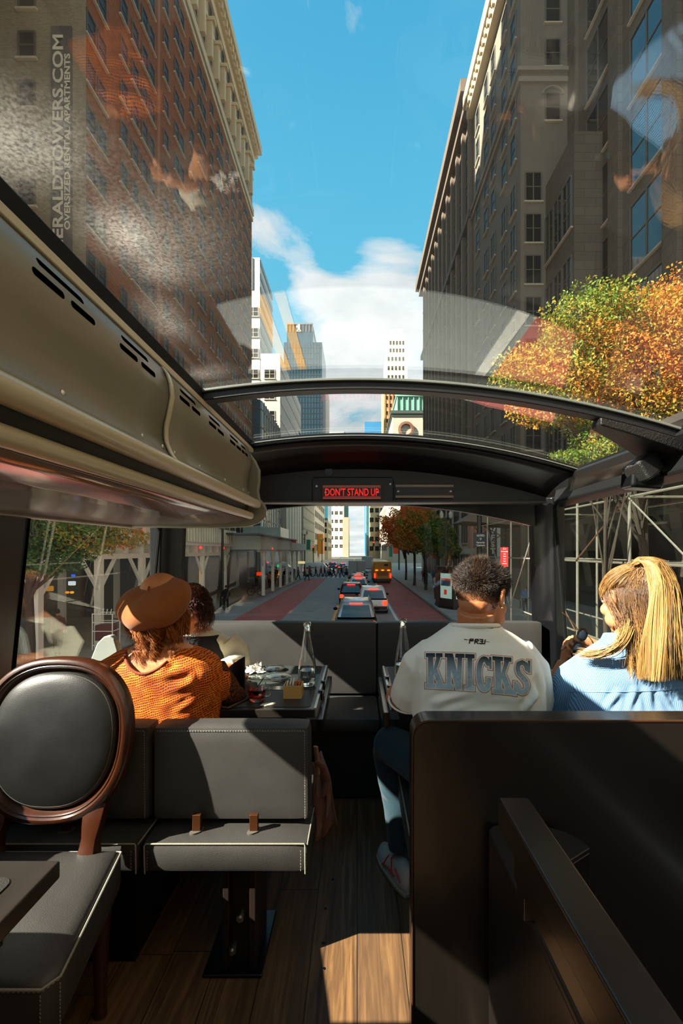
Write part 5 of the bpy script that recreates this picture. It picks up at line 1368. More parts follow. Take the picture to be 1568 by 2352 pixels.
MB().tube([(7.6,60,GZ+.15),(7.6,60,zc(3.2)),(7.2,60,zc(3.4))],.09,8).build('pole', POLEDK, t)
MB().tube([(7.4,60,zc(3.2)),(2.6,60,zc(4.6))],.05,6).build('arm', POLEDK, t)
for i,(x,y,lb) in enumerate(((-9.4,31.9,'dark green lamp post in front of the white shed posts'),(-8.1,70.6,'double-headed lamp post at the left crossing'),(7.0,36,'dark post under the nearest street tree'),(-8.6,112,'dark lamp post beyond the crossing on the left'))):
    t = thing('lamp_post', lb, 'lamp post', (x,y,GZ+.15), 'street lamp posts')
    MB().tube([(x,y,GZ+.15),(x,y,GZ+.9),(x,y,GZ+1.0),(x,y,zc(2.6))],[.2,.17,.1,.08],10).build('pole', POLEDK, t)
    for s in (-.35,.35): MB().lathe([(.02,.0),(.14,.12),(.17,.4),(.08,.55),(.02,.68)],(x+s,y,zc(2.5)),10).build('lantern', mat('lantern_glass','b8b8a8',.4), t)
    MB().tube([(x-.35,y,zc(2.5)),(x,y,zc(2.35)),(x+.35,y,zc(2.5))],.03,6).build('bracket', POLEDK, t)
for i,(x,y,lb,c_) in enumerate(((-10.1,29.6,'dark green slatted litter bin beside the white shed post',POLEDK),(6.7,37.5,'dark square litter bin on the right pavement',PLASTIC),(7.4,38.3,'brown-fronted litter bin paired with the dark square one',mat('bin_brown','5a3426',.6)),(-8.6,52,'litter bin beside the outer shed posts',POLEDK))):
    t = thing('litter_bin', lb, 'bin', (x,y,GZ+.15), 'pavement litter bins')
    if i == 0: MB().lathe([(.30,0),(.34,.1),(.36,1.0),(.38,1.06),(.3,1.06)],(x,y,GZ+.15),18).build('body', c_, t)
    else: MB().box(x-.35,x+.35,y-.3,y+.3,GZ+.15,GZ+1.25).build('body', c_, t, bevel=.03)
    MB().box(x-.4,x+.4,y-.35,y+.35,GZ+1.25,GZ+1.32).build('lid', PLASTIC, t, bevel=.02)
# shop lights and signs under the shed and by the left window
for i,(px,py,Y,w,h,c_,lb) in enumerate(((596,1318,47,.9,.5,'ff3a10','small glowing red shop sign under the shed'),(636,1320,60,.8,1.2,'ffb040','warm yellow lit shop front far under the shed'),(640,1300,61,.7,.5,'30d080','small green lit sign under the far shed'),
      (163,1340,17,.34,.22,'c8dce8','white lit shop sign outside the left window'),(166,1322,17.2,.16,.12,'3060ff','tiny blue and yellow neon sign above the white lit one'),(152,1361,16.9,.15,.12,'ff9020','round orange sign below the white lit one'),(163,1361,16.95,.15,.12,'ffb030','second round orange sign below the white lit one'),
      (692,1292,66,1.4,.5,'ffe0a0','bright cream lit canopy at the far shed end'),(110,1352,19,.5,.3,'b07a20','dull amber shop sign behind the left tree'))):
    x,_,z = P3(px,py,Y)
    o = MB().box(x-w*.36,x+w*.36,Y,Y+.12,z-h*.36,z+h*.36).build('shop_sign', mat('lit_%s'%c_, c_, .5, emit=c_, es=.7, var=.5, vs=9), bevel=.03)
    tag(o, lb, 'sign')
b = MB()
for k in range(22): b.sph((-10.55,30.6,zc(-.9-.09*k)),.022,nu=6,nv=4)
o = b.build('string_lights', mat('bulb_gold','ffc060',.5,emit='ffb040',es=1.5,var=0)); tag(o,'vertical string of tiny golden lights on a white shed post','lights',kind='stuff')
# bicycle under the shed
t = thing('bicycle','parked bicycle leaning by the outer shed post','bicycle',(-8.9,40.6,GZ+.15))
for x in (-9.4,-8.5): MB().tube([(x+.32*math.cos(a),40.4,GZ+.48+.32*math.sin(a)) for a in [2*PI*k/20 for k in range(20)]],.025,6,close=True).build('wheel', TYRE, t)
b = MB(); F_ = {'a':(-9.4,40.4,GZ+.48),'b':(-9.0,40.4,GZ+.45),'c':(-9.15,40.4,GZ+.98),'d':(-8.62,40.4,GZ+.98),'e':(-8.5,40.4,GZ+.48)}
for p,q in ('ab','bc','cd','bd','de','ac'): b.tube([F_[p],F_[q]],.02,6)
b.tube([F_['d'],(-8.66,40.4,GZ+1.12),(-8.66,40.2,GZ+1.14)],.018,6); b.build('frame', CD, t)
MB().sph((-9.18,40.4,GZ+1.05),.13,.07,.04,10,6).build('saddle', PLASTIC, t)

# ---------- pedestrians ----------
def ped_proto(pose):
    """about 1.72 m tall, facing +Y, feet at the origin"""
    t = thing('person','person','person',(0,0,0),'pedestrians on the street')
    st = {'walk':.30,'stand':.05}[pose]
    hip = .92; sh = 1.42
    b = MB()
    b.sph((0,.01,1.62),.078,.095,.115,12,10); b.tube([(0,0,1.40),(0,0,1.55)],.052,8)
    hands = ((-.25,.10+st*.5,.86),(.25,.04-st*.5,.86))
    for h_ in hands: b.sph(h_,.035,.045,.07,8,6)
    for s,h_ in zip((-1,1),hands): b.tube([(s*.2,0,sh),(h_[0],h_[1],.95)],.03,6)
    b.tube([(0,0,hip),(0,0,1.42)],.06,6)
    me = remesh(b,.018,3); finish('body', me, SKIN_B, t, smooth=180)
    b = MB()
    for s,f in ((-1,st),(1,-st)):
        k = (s*.10, f*.55+.05, .50); an = (s*.10, f-.02 if f>0 else f-.08, .10 if f>=0 else .14)
        b.tube([(s*.09,0,hip),k,an],[.10,.075,.055],10)
    b.tube([(0,0,.84),(0,0,1.0)],[.15,.15],12)
    me = remesh(b,.02,4); finish('trousers', me, BLACKCL, t, smooth=180)
    b = MB(); b.loft([[(a*math.cos(q),d_*math.sin(q)+.0,z) for q in [2*PI*k/14 for k in range(14)]] for z,a,d_ in ((.82,.19,.135),(1.0,.175,.125),(1.2,.19,.13),(1.36,.2,.12),(1.44,.14,.09),(1.49,.07,.07))])
    for s,h_ in zip((-1,1),hands): b.tube([(s*.18,0,sh-.02),(s*.24,-.02+h_[1]*.3,1.15),(h_[0],h_[1],.93)],[.07,.055,.045],10)
    me = remesh(b,.02,4); finish('coat', me, BLACKCL, t, smooth=180)
    for s,f in ((-1,st),(1,-st)):
        MB().sph((s*.10,f+(.03 if f>0 else -.02),.05 if f>=0 else .08),.045,.13,.05,10,6).build('shoe', PLASTIC, t)
    MB().sph((0,-.015,1.65),.088,.10,.10,12,8).build('hair', mat('brown_hair_simple','2a1c12',.7), t)
    return t
def color_copy(src, coat, trs, loc, rz, label, group=None, sc_=1):
    c = copy_tree(src); place(c, loc, rz, label, sc_)
    for ch in c.children:
        if ch.name.startswith('coat') or ch.name.startswith('trousers'):
            ch.material_slots[0].link = 'OBJECT'; ch.material_slots[0].material = coat if ch.name.startswith('coat') else trs
    return c
PW, PS = ped_proto('walk'), ped_proto('stand')
COATS = [('black',BLACKCL),('grey',mat('coat_grey','5a5c5c',.9)),('navy',mat('coat_navy','1c2840',.9)),('tan',mat('coat_tan','8f6e48',.9)),('white',mat('coat_white','c4c2b8',.9)),('olive',mat('coat_olive','4a4a30',.9)),('red',mat('coat_red','8a2420',.9)),('blue',mat('coat_blue','3f6a94',.9))]
TRS = [('black',BLACKCL),('blue',JEANS),('grey',mat('trousers_grey','3c3e40',.9))]
used = set(); rp = random.Random(11)
SP = []
# (x, y, pose, heading, where)
for x,y,h_ in ((-8.0,62,1.2),(-6.9,63,1.4),(-7.2,70,1.5),(-6.3,69.5,1.5),(-5.6,71,-1.4),(-5.0,70,1.5),(-4.3,72,1.6),(-3.6,70.5,-1.5),(-3.0,71.5,1.6),(-2.4,70,-1.6),(-1.7,71,1.5),(-4.7,73,1.5),(-7.6,72.5,1.4)): SP.append((x,y,'w',h_,'on the crossing'))
for x,y,h_ in ((-9.0,57,0),(-9.6,53,3),(-9.2,48,.2),(-10.1,56,3),(-10.6,60,0),(-9.1,65,3),(-11,50,0)): SP.append((x,y,'s',h_,'under the white shed'))
for x,y,h_ in ((7.4,43,0),(8.2,45,3),(8.9,43.5,.2),(9.6,46,3),(8.6,49,0),(10.2,48,3),(7.9,53,0),(9.2,55,3),(10.4,54,0),(8.4,58,3)): SP.append((x,y,'w' if rp.random()<.5 else 's',h_,'on the right pavement beneath the trees'))
n = 0
for (x,y,p,h_,wh) in SP:
    for _ in range(200):
        c_ = rp.choice(COATS); tr = rp.choice(TRS); key = (c_[0],tr[0],wh)
        if key not in used: break
    used.add(key); z = GZ+.15 if (x < -9.6 or x > 5.5 or (x < -7.8 and 47 < y < 71)) else GZ+.006
    color_copy(PW if p=='w' else PS, c_[1], tr[1], (x,y,z), -h_, 'person in a %s coat and %s trousers %s'%(c_[0],tr[0],wh))
color_copy(PS, BLACKCL, BLACKCL, (-9.0,31.4,GZ+.006), .4, 'person with long hair in dark clothes and white shoes stepping off the left kerb')
color_copy(PS, COATS[7][1], JEANS, (10.6,28.8,GZ+.15), 0, 'person in a light blue shirt walking behind the right scaffold poles')
color_copy(PS, mat('coat_brown','6b4030',.9), TRS[2][1], (-11.4,17.4,GZ+.15), .3, 'person in a brown top standing near the dark tree outside the left window')
for p_ in (PW, PS):
    for ch in list(p_.children): bpy.data.objects.remove(ch)
    bpy.data.objects.remove(p_)
# luggage cart on the left pavement
t = thing('luggage_cart','white wire trolley with a dark red load on the left pavement','trolley',(-8.9,15.6,GZ+.15))
x,_,z = P3(235,1450,16); 
b = MB()
for dx in (-.35,.35):
    for dy in (0,.5): b.tube([(x+dx,16+dy,z-.65),(x+dx,16+dy,z+.62)],.018,6)
for zz_ in (-.5,0,.3,.6):
    b.tube([(x-.35,16,z+zz_),(x+.35,16,z+zz_),(x+.35,16.5,z+zz_),(x-.35,16.5,z+zz_)],.014,5,close=True)
for k in range(5): b.tube([(x-.28+.14*k,16,z+.6),(x-.24+.14*k,16,z+.78)],.014,5)
b.build('wire_frame', WHITEPT, t)
MB().box(x-.3,x+.3,16.05,16.45,z-.35,z+.2).build('load', mat('dark_red_load','5a1c1c',.7), t, bevel=.03)
# ---------- people ----------
def headmb(mb, c, yaw, pitch=0, roll=0, sc_=1.0, neck=None, nr=.056):
    """head facing +Y before turning; c = centre between the ears"""
    s0 = len(mb.v)
    S = lambda p, *r: mb.sph(p, *r, nu=20, nv=14)
    S((0,-.012,.030), .0765,.096,.086); S((0,.022,-.035), .060,.066,.080); S((0,-.035,-.01), .062,.060,.062)
    S((0,.060,-.096), .026,.022,.020); S((0,.045,-.080), .045,.038,.026)                       # chin, jaw
    for s in (-1,1):
        S((s*.036,.060,-.030), .026,.024,.024); S((s*.052,.028,-.062), .022,.030,.030)          # cheeks, jaw angle
        mb.tube([(s*.012,.082,.018),(s*.032,.080,.022),(s*.052,.062,.016)], [.010,.010,.008], 8)  # brow
        # ear: rim, bowl and lobe
        e = [(.0,.012,.010),(.004,.008,.026),(.010,-.006,.034),(.013,-.020,.026),(.013,-.022,.008),(.008,-.014,-.010),(.003,-.004,-.022),(.0,.006,-.020)]
        mb.tube([(s*(.074+x), y-.002, z) for x,y,z in e], [.0052,.0055,.006,.006,.0058,.0055,.0065,.005], 8, close=False)
        mb.sph((s*.079,-.004,.004), .006,.014,.020, 10, 8)
        mb.tube([(s*.078,.004,.012),(s*.084,-.008,.016),(s*.084,-.012,.0)], .0036, 6)
    mb.tube([(0,.088,.012),(0,.100,-.010),(0,.112,-.030),(0,.100,-.040)], [.008,.009,.012,.009], 10)   # nose
    for s in (-1,1): S((s*.011,.097,-.034), .009,.011,.008)
    mb.sph((0,.088,-.058), .021,.012,.0055, 14, 8); mb.sph((0,.086,-.068), .018,.012,.0065, 14, 8)   # lips
    R = Matrix.Rotation(yaw,4,'Z')@Matrix.Rotation(pitch,4,'X')@Matrix.Rotation(roll,4,'Y')
    M4 = Matrix.Translation(c)@R@Matrix.Scale(sc_,4)
    mb.xf(M4, s0)
    if neck is not None:
        a = M4@Vector((0,-.028,-.045)); n = Vector(neck)
        mb.tube([a, a.lerp(n,.5)+Vector((0,-.004,0)), n, n+Vector((0,0,-.06))], [nr,nr*.98,nr*1.02,nr*1.15], 16)
    return M4
def eyes(M4, parent, m=None):
    for s in (-1,1):
        b = MB(); b.sph((s*.031,.074,.004), .0118,.0118,.0118, 14, 10); b.xf(M4); b.build('eye', mat('eye_white','d8d4cc',.15,var=0), parent)
        b = MB(); b.sph((s*.031,.0835,.004), .0052,.0035,.0052, 12, 8); b.xf(M4); b.build('iris', mat('eye_iris','33241a',.1,var=0), parent)
def handmb(mb, M4, curl=(.5,.5,.5,.5), thumb=.4, side=1, spread=.05, sc_=1.0):
    """wrist at origin, fingers along +y, palm towards -z; side=+1: thumb on -x"""
    s0 = len(mb.v)
    mb.loft([[(a*math.cos(q)*1.0, y, b_*math.sin(q)) for q in [2*PI*k/14 for k in range(14)]] for y,a,b_ in ((-.03,.024,.018),(0,.026,.017),(.025,.034,.016),(.055,.040,.015),(.085,.040,.013),(.094,.036,.009))])
    for i,(x,L) in enumerate(((-.030,.070),(-.010,.078),(.010,.073),(.029,.058))):
        x *= side; c_ = curl[i]; p = Vector((x,.085,0)); a = c_*.55; P = [Vector((x*.9,.05,0)), p]
        d = Vector((math.sin(spread*(i-1.5)*side),1,0))
        for seg,fr in ((0,.46),(1,.30),(2,.24)):
            dv = Vector((d.x*.6, math.cos(a), -math.sin(a))).normalized(); p = p+dv*L*fr; P.append(p); a += c_*1.15
        mb.tube(P, [.0088,.0092,.0084,.0076,.0062], 10)
        mb.sph(P[-1], .0062, nu=8, nv=6)
    t0 = Vector((-.026*side,.022,-.004)); t1 = t0+Vector((-.026*side,.026,-.010)); a = thumb
    t2 = t1+Vector((-.020*side*(1-a),.026,-.016*a-.004)); t3 = t2+Vector((.006*side*a-.006*side,.022,-.012*a))
    mb.tube([t0,t1,t2,t3],[.013,.0115,.0095,.007],10); mb.sph(t3,.007,nu=8,nv=6)
    mb.xf(M4@Matrix.Scale(sc_,4), s0)
    return [M4@(sc_*v) for v in (t3,)]
def frame(o, ydir, zdir):
    y = Vector(ydir).normalized(); z = Vector(zdir); z = (z-y*z.dot(y)).normalized(); x = y.cross(z)
    return Matrix(((x.x,y.x,z.x,o[0]),(x.y,y.y,z.y,o[1]),(x.z,y.z,z.z,o[2]),(0,0,0,1)))
def sring(cx_,cy_,z,a,b_,e=2.5,n=28,dip=0):
    out = []
    for k in range(n):
        th = 2*PI*k/n; c_, s_ = math.cos(th), math.sin(th)
        out.append((cx_+a*math.copysign(abs(c_)**(2/e),c_), cy_+b_*math.copysign(abs(s_)**(2/e),s_), z+dip*c_))
    return out
def folds(me, segs, noise_amp=.0015, seed=0, freq=28):
    P = mco(me); N = mnor(me); R = np.random.default_rng(seed); d = np.zeros(len(P))
    for k in range(7):
        w = R.normal(size=3)*freq*(.4+.25*k); d += np.sin(P@w+R.uniform(0,6))*noise_amp/(1+.5*k)
    for a, b_, wd, dp in segs:
        a = np.array(a); b_ = np.array(b_); ab = b_-a; L2 = ab@ab
        t_ = np.clip(((P-a)@ab)/L2, 0, 1); q = a+t_[:,None]*ab; dist = np.linalg.norm(P-q,axis=1)
        tp = np.sin(np.clip(t_*.92+.04,0,1)*PI)**.6
        d += dp*tp*np.exp(-(dist/wd)**2) - dp*.55*tp*np.exp(-((dist-wd*1.7)/(wd*.8))**2)
    setco(me, P+N*d[:,None])
def hair(name, paths, r, m, parent, seed=0, tone=None, grad=.0):
    N, K, _ = paths.shape; R = np.random.default_rng(seed)
    rad = np.interp(np.linspace(0,1,K),[0,.15,.8,1],[r*.8,r,r*.8,r*.15])
    V, F = strands(paths, rad, 3); me = np_mesh(name, V, F, wloc(parent))
    tn = R.normal(.5,.2,N) if tone is None else tone
    tv = np.clip(tn[:,None]+grad*(np.linspace(0,1,K)[None]-.5), 0, 1)
    at = me.attributes.new('tone','FLOAT','POINT'); at.data.foreach_set('value', np.repeat(tv.reshape(-1),3).astype(np.float32))
    return finish(name, me, m, parent, smooth=180)
def lerpn(a,b,t): return a+(b-a)*t

# === the man in the cream T-shirt ===
MAN = thing('person','person in a cream T-shirt with big slab letters on the back, short dark hair','person',(.41,1.6,.445))
HM = (.430,1.580,zc(-.163)); NK = (.408,1.585,zc(-.285))
mb = MB(); yawM = -math.radians(46)
M4 = headmb(mb, HM, yawM, -math.radians(10), 0, 1.0, NK, .064)
mb.loft([sring(.41,1.56,zc(h),a,b_) for h,a,b_ in ((-.86,.16,.10),(-.55,.17,.10),(-.40,.15,.08),(-.34,.10,.065),(-.30,.07,.055))])
mb.tube([(.26,1.57,zc(-.38)),(.20,1.62,zc(-.47)),(.148,1.70,zc(-.545)),(.16,1.80,zc(-.56)),(.24,1.98,zc(-.565))],[.040,.044,.043,.040,.030],14)
mb.tube([(.54,1.57,zc(-.38)),(.61,1.62,zc(-.50)),(.63,1.70,zc(-.57)),(.55,1.95,zc(-.56))],[.040,.045,.042,.028],14)
handmb(mb, frame((.245,1.99,zc(-.565)),(.35,1,-.02),(0,0,1)), (.5,.5,.55,.6), .5, -1)
handmb(mb, frame((.548,1.96,zc(-.56)),(-.3,1,-.02),(0,0,1)), (.5,.5,.55,.6), .5, 1)
me = remesh(mb, .0032, 5); shift_mesh(me, MAN.location)
BODYM = finish('body', me, SKIN_MAN, MAN, smooth=180)
eyes(M4, MAN)
# shirt
mb = MB()
SH = [(-.88,.42,.225,.150),(-.70,.42,.228,.150),(-.58,.417,.225,.150),(-.47,.41,.222,.146),(-.40,.405,.218,.138),(-.35,.403,.205,.124),(-.315,.402,.175,.106),(-.285,.402,.128,.088),(-.262,.403,.090,.074),(-.243,.404,.074,.066)]
mb.loft([sring(x,1.572,zc(h),a,b_,2.6) for h,x,a,b_ in SH])
mb.tube([(.27,1.572,zc(-.345)),(.225,1.59,zc(-.40)),(.200,1.63,zc(-.49)),(.188,1.66,zc(-.535))],[.062,.072,.073,.070],18)
mb.tube([(.54,1.572,zc(-.352)),(.595,1.59,zc(-.42)),(.622,1.63,zc(-.53)),(.625,1.67,zc(-.60))],[.066,.075,.074,.070],18)
me = remesh(mb, .0045, 9)
Y0 = 1.43
fl = []
def fp(px,py,Y=1.45): return P3(px,py,Y)
for a,b_,w_,d_ in (((985,1622),(1100,1580),.012,.006),((1010,1632),(1160,1600),.012,.006),((1225,1600),(1262,1540),.010,.009),((1200,1632),(1250,1580),.012,.008),((930,1500),(950,1590),.010,.006),((965,1480),(990,1460),.012,.004),
                   ((1150,1470),(1230,1500),.016,.004),((1180,1450),(1255,1520),.010,.004),((915,1540),(950,1520),.008,.004),((920,1580),(955,1560),.008,.004),((1080,1615),(1200,1625),.010,.005),((1040,1440),(1100,1470),.012,.0025),((1160,1445),(1110,1475),.012,.003)):
    fl.append((fp(*a),fp(*b_),w_,d_))
folds(me, [(a,b,w*1.1,d*1.7) for a,b,w,d in fl], .0016, 3)
# open the neck and the hems
bm = bmesh.new(); bm.from_mesh(me)
kill = [v for v in bm.verts if (v.co.z > zc(-.252) and abs(v.co.x-.404) < .085) or (v.co.z < zc(-.80))]
bmesh.ops.delete(bm, geom=kill, context='VERTS'); bm.to_mesh(me); bm.free()
shirt_bvh_mesh = me.copy()
bmq = bmesh.new(); bmq.from_mesh(me); SHB = BVHTree.FromBMesh(bmq); 
shift_mesh(me, MAN.location)
SHIRT = finish('t_shirt', me, TSHIRT, MAN, smooth=180)
md = SHIRT.modifiers.new('s','SOLIDIFY'); md.thickness = .0022; md.offset = -1
# collar rib
b = MB(); P = []
for k in range(40):
    th = 2*PI*k/40; P.append((.404+.080*math.cos(th), 1.572+.072*math.sin(th), zc(-.256-.010*math.sin(th))))
b.tube(P, [.0078]*40, 8, close=True).build('collar', TSHIRT, SHIRT)
b = MB(); P = [(.188+.0725*math.cos(q),1.661+.056*math.sin(q),zc(-.541)+.030*math.sin(q)) for q in [2*PI*k/24 for k in range(24)]]
b.tube(P,.004,6,close=True).build('sleeve_hem', TSHIRT, SHIRT)
# back print: a conforming patch with painted colour
def cpoly(pts, X, Y):
    pts = np.array(pts,float); c = pts.mean(0); d = np.full(X.shape,-1e9)
    for i in range(len(pts)):
        a, b_ = pts[i], pts[(i+1)%len(pts)]; n = np.array([b_[1]-a[1], a[0]-b_[0]]); n /= np.linalg.norm(n)+1e-9
        if n@(c-a) > 0: n = -n
        d = np.maximum(d, (X-a[0])*n[0]+(Y-a[1])*n[1])
    return d
def cseg(pts, w, X, Y):
    d = np.full(X.shape,1e9); pts = np.array(pts,float)
    for a, b_ in zip(pts, pts[1:]):
        ab = b_-a; t_ = np.clip(((X-a[0])*ab[0]+(Y-a[1])*ab[1])/(ab@ab+1e-9),0,1)
        d = np.minimum(d, np.hypot(X-a[0]-t_*ab[0], Y-a[1]-t_*ab[1]))
    return d-w
R_ = lambda a,b_,c,d: [(a,b_),(c,b_),(c,d),(a,d)]
GK = [R_(.13,0,.44,1),R_(0,0,.56,.12),R_(0,.88,.52,1),R_(.60,0,1,.12),[(.66,.05),(.92,.05),(.56,.58),(.36,.64)],[(.42,.50),(.62,.40),(1.0,.93),(.68,.93)],R_(.58,.88,1.03,1)]
GN = [R_(.12,0,.34,1),R_(0,0,.38,.12),R_(0,.88,.46,1),[(.12,0),(.42,0),(.90,1),(.62,1)],R_(.66,0,.90,1),R_(.54,0,1.02,.12)]
GI = [R_(.24,0,.76,1),R_(0,0,1,.12),R_(0,.88,1,1)]
arcC = [(.54+.34*math.cos(math.radians(a)), .5+.405*math.sin(math.radians(a))) for a in range(-45,-320,-12)]
arcS = [(.80,.27),(.70,.14),(.50,.10),(.28,.15),(.22,.28),(.32,.41),(.55,.51),(.74,.61),(.80,.75),(.70,.88),(.50,.91),(.28,.86),(.18,.74)]
LET = [(GK,(420,857),(556,857),(420,1140),(566,1146)),(GN,(574,857),(733,862),(572,1146),(724,1158)),(GI,(740,862),(818,866),(740,1158),(814,1163)),
       ('C',(826,868),(956,880),(825,1174),(962,1180)),(GK,(962,880),(1118,893),(966,1180),(1130,1195)),('S',(1140,893),(1272,912),(1136,1198),(1276,1210))]
gx = np.linspace(400,1295,620); gy = np.linspace(715,1232,360); GX, GY = np.meshgrid(gx, gy)
D = np.full(GX.shape,1e9)
def bil(q, TL,TR,BL,BR):
    u,v_ = q; return tuple((1-u)*(1-v_)*TL[i]+u*(1-v_)*TR[i]+(1-u)*v_*BL[i]+u*v_*BR[i] for i in (0,1))
for G,TL,TR,BL,BR in LET:
    f_ = lambda q: bil(q,TL,TR,BL,BR)
    if G == 'C':
        D = np.minimum(D, cseg([f_(q) for q in arcC], 21, GX, GY)); D = np.minimum(D, cpoly([f_(q) for q in R_(.84,.03,.99,.36)],GX,GY)); D = np.minimum(D, cpoly([f_(q) for q in [(.70,.60),(.97,.60),(.92,.75),(.70,.75)]],GX,GY))
    elif G == 'S':
        D = np.minimum(D, cseg([f_(q) for q in arcS], 19, GX, GY)); D = np.minimum(D, cpoly([f_(q) for q in R_(.84,.02,1,.36)],GX,GY)); D = np.minimum(D, cpoly([f_(q) for q in R_(0,.64,.15,1)],GX,GY))
    else:
        for p_ in G: D = np.minimum(D, cpoly([f_(q) for q in p_],GX,GY))
LG = [[(775,776),(781,742),(806,742),(803,756),(780,756)],[(818,778),(824,744),(848,744),(846,758),(822,758),(846,778)],[(862,744),(885,746),(881,760),(868,760),(881,762),(877,779),(858,778)],[(905,748),(899,780),(880,778)]]
DL = np.full(GX.shape,1e9)
for p_ in LG: DL = np.minimum(DL, cseg(p_, 4.6, GX, GY))
DL = np.minimum(DL, cseg([(733,744),(805,752),(870,757),(940,765)], 1.6, GX, GY))
DL = np.minimum(DL, cseg([(735,745),(752,747)], 3.2, GX, GY))
def ss(d, w=1.6): return np.clip(.5-d/w, 0, 1)
lin = lambda h: np.array(hexc(h))
tv = np.clip((GY-870-(GX-420)*.05)/(270),0,1)[...,None]
fill = lin('22262c')*(1-tv)**1.6+lin('a9bcc4')*(1-(1-tv)**1.6)
Rg = np.random.default_rng(4); cp = Rg.uniform((400,850),(1290,1220),(150,2)); dd = np.sort(np.stack([np.hypot(GX-c0,(GY-c1)) for c0,c1 in cp]),axis=0)
crack = np.clip(1-(dd[1]-dd[0])/3.0,0,1)[...,None]*np.clip(np.sin(tv*PI),0,1)*.45
fill = fill*(1-crack)+lin('2a2e34')*crack
cream = lin('d8d0be'); red = lin('b8452c'); blk = lin('14161a')
C_ = np.broadcast_to(red, GX.shape+(3,)).copy(); A_ = ss(D-11.5)
m1 = ss(D-7.5)[...,None]; C_ = C_*(1-m1)+cream*m1; m2 = ss(D)[...,None]; C_ = C_*(1-m2)+fill*m2
mL = ss(DL)[...,None]; C_ = C_*(1-mL)+blk*mL; A_ = np.maximum(A_, mL[...,0])
px_ = 860+GX/3.564; py_ = 1260+GY/3.564
V = np.zeros(GX.shape+(3,)); bad = np.zeros(GX.shape,bool)
for i in range(GX.shape[0]):
    for j in range(GX.shape[1]):
        d_ = Vector(((px_[i,j]-VX)/FPX,1,(HY-py_[i,j])/FPX)); 
        if A_[i,j] <= 0 and (i%1 or j%1): continue
        loc, nn, _, _ = SHB.ray_cast(Vector((0,0,EYE)), d_.normalized(), 3)
        if loc is None: bad[i,j] = True; V[i,j] = (0,0,EYE)+np.array(d_)*1.45; continue
        if nn.y > 0: nn = -nn
        V[i,j] = loc+nn*.0012
NI, NJ = GX.shape
idx = np.arange(NI*NJ).reshape(NI,NJ)
F = np.stack([idx[:-1,:-1],idx[:-1,1:],idx[1:,1:],idx[1:,:-1]],-1).reshape(-1,4)
am = np.maximum.reduce([A_[:-1,:-1],A_[:-1,1:],A_[1:,1:],A_[1:,:-1]]).reshape(-1); bd = (bad[:-1,:-1]|bad[:-1,1:]|bad[1:,1:]|bad[1:,:-1]).reshape(-1)
F = F[(am > .01)&~bd]
me = np_mesh('back_print', V.reshape(-1,3), F, MAN.location)
at = me.attributes.new('print','FLOAT_COLOR','POINT'); at.data.foreach_set('color', np.concatenate([C_,A_[...,None]],-1).reshape(-1).astype(np.float32))
bm = bmesh.new(); bm.from_mesh(me); bmesh.ops.delete(bm, geom=[v for v in bm.verts if not v.link_faces], context='VERTS'); bm.to_mesh(me); bm.free()
m, t_ = newmat('shirt_print'); a_ = t_.n('ShaderNodeAttribute', attribute_name='print')
p_ = t_.pbsdf(a_.outputs['Color'], .75, 0, .3); t_.l(a_.outputs['Alpha'], p_.inputs['Alpha']); t_.out(p_)
finish('back_print', me, m, SHIRT, smooth=180)['label'] = 'big slab letters fading black to grey with a thin red outline'
# jeans and shoe
mb = MB()
mb.tube([(.33,1.52,.535),(.25,1.68,.54),(.125,1.86,.548),(.128,1.90,.50),(.16,1.875,.30),(.172,1.86,.115)],[.085,.082,.070,.064,.055,.050],16)
mb.tube([(.50,1.52,.535),(.53,1.75,.54),(.52,1.95,.545),(.52,1.98,.50),(.53,1.99,.30),(.53,2.0,.11)],[.088,.082,.070,.064,.055,.050],16)
mb.tube([(.30,1.52,.545),(.54,1.52,.545)],[.095,.095],16)
me = remesh(mb,.008,5); folds(me,[((.08,1.80,.5),(.18,1.84,.45),.012,.006),((.1,1.85,.35),(.2,1.83,.3),.012,.005)],.002,5); shift_mesh(me, MAN.location)
finish('jeans', me, JEANS, MAN, smooth=180)
def shoe(x, y, parent, yaw=0):
    s = len(MB().v); b = MB(); rings = []
    for yy,a,h_ in ((-.11,.022,.050),(-.09,.036,.078),(-.04,.040,.085),(.02,.043,.066),(.08,.048,.050),(.13,.043,.042),(.155,.025,.032)):
        rings.append([(a*math.cos(q), yy, .022+max(0,math.sin(q))*h_+min(0,math.sin(q))*.004) for q in [2*PI*k/16 for k in range(16)]])
    M_ = Matrix.Translation((x,y,0))@Matrix.Rotation(yaw,4,'Z')
    b.loft(rings).xf(M_); sh = b.build('shoe', mat('shoe_grey','b8b4ac',.6,var=.2), parent, smooth=60)
    b = MB(); b.loft([[ (a*math.cos(q)*1.04, yy, z) for yy,a in ()] for z in ()]) if False else None
    P = [(.046,-.06),(.050,.0),(.054,.08),(.046,.135),(.02,.165),(-.02,.165),(-.046,.135),(-.054,.08),(-.050,0),(-.046,-.06),(-.03,-.115),(.03,-.115)]
    b = MB(); b.prism(P,'z',0,.020).xf(M_); b.build('sole', mat('shoe_sole','a8998c',.6), sh, bevel=.006)
    for pts in ([(-.042,-.02,.045),(-.030,.01,.080),(.0,.02,.086),(.030,.01,.080)],[(-.047,.05,.035),(-.030,.04,.070),(0,.045,.074)],[(-.045,-.05,.05),(-.046,.0,.048),(-.048,.06,.030)],[(-.038,-.09,.05),(-.043,-.05,.08)]):
        b = MB(); b.tube(pts,.0032,6).xf(M_); b.build('red_trim', mat('shoe_red','c8301c',.5), sh)
shoe(.170,1.86,MAN,.35); shoe(.53,2.05,MAN,-.1)
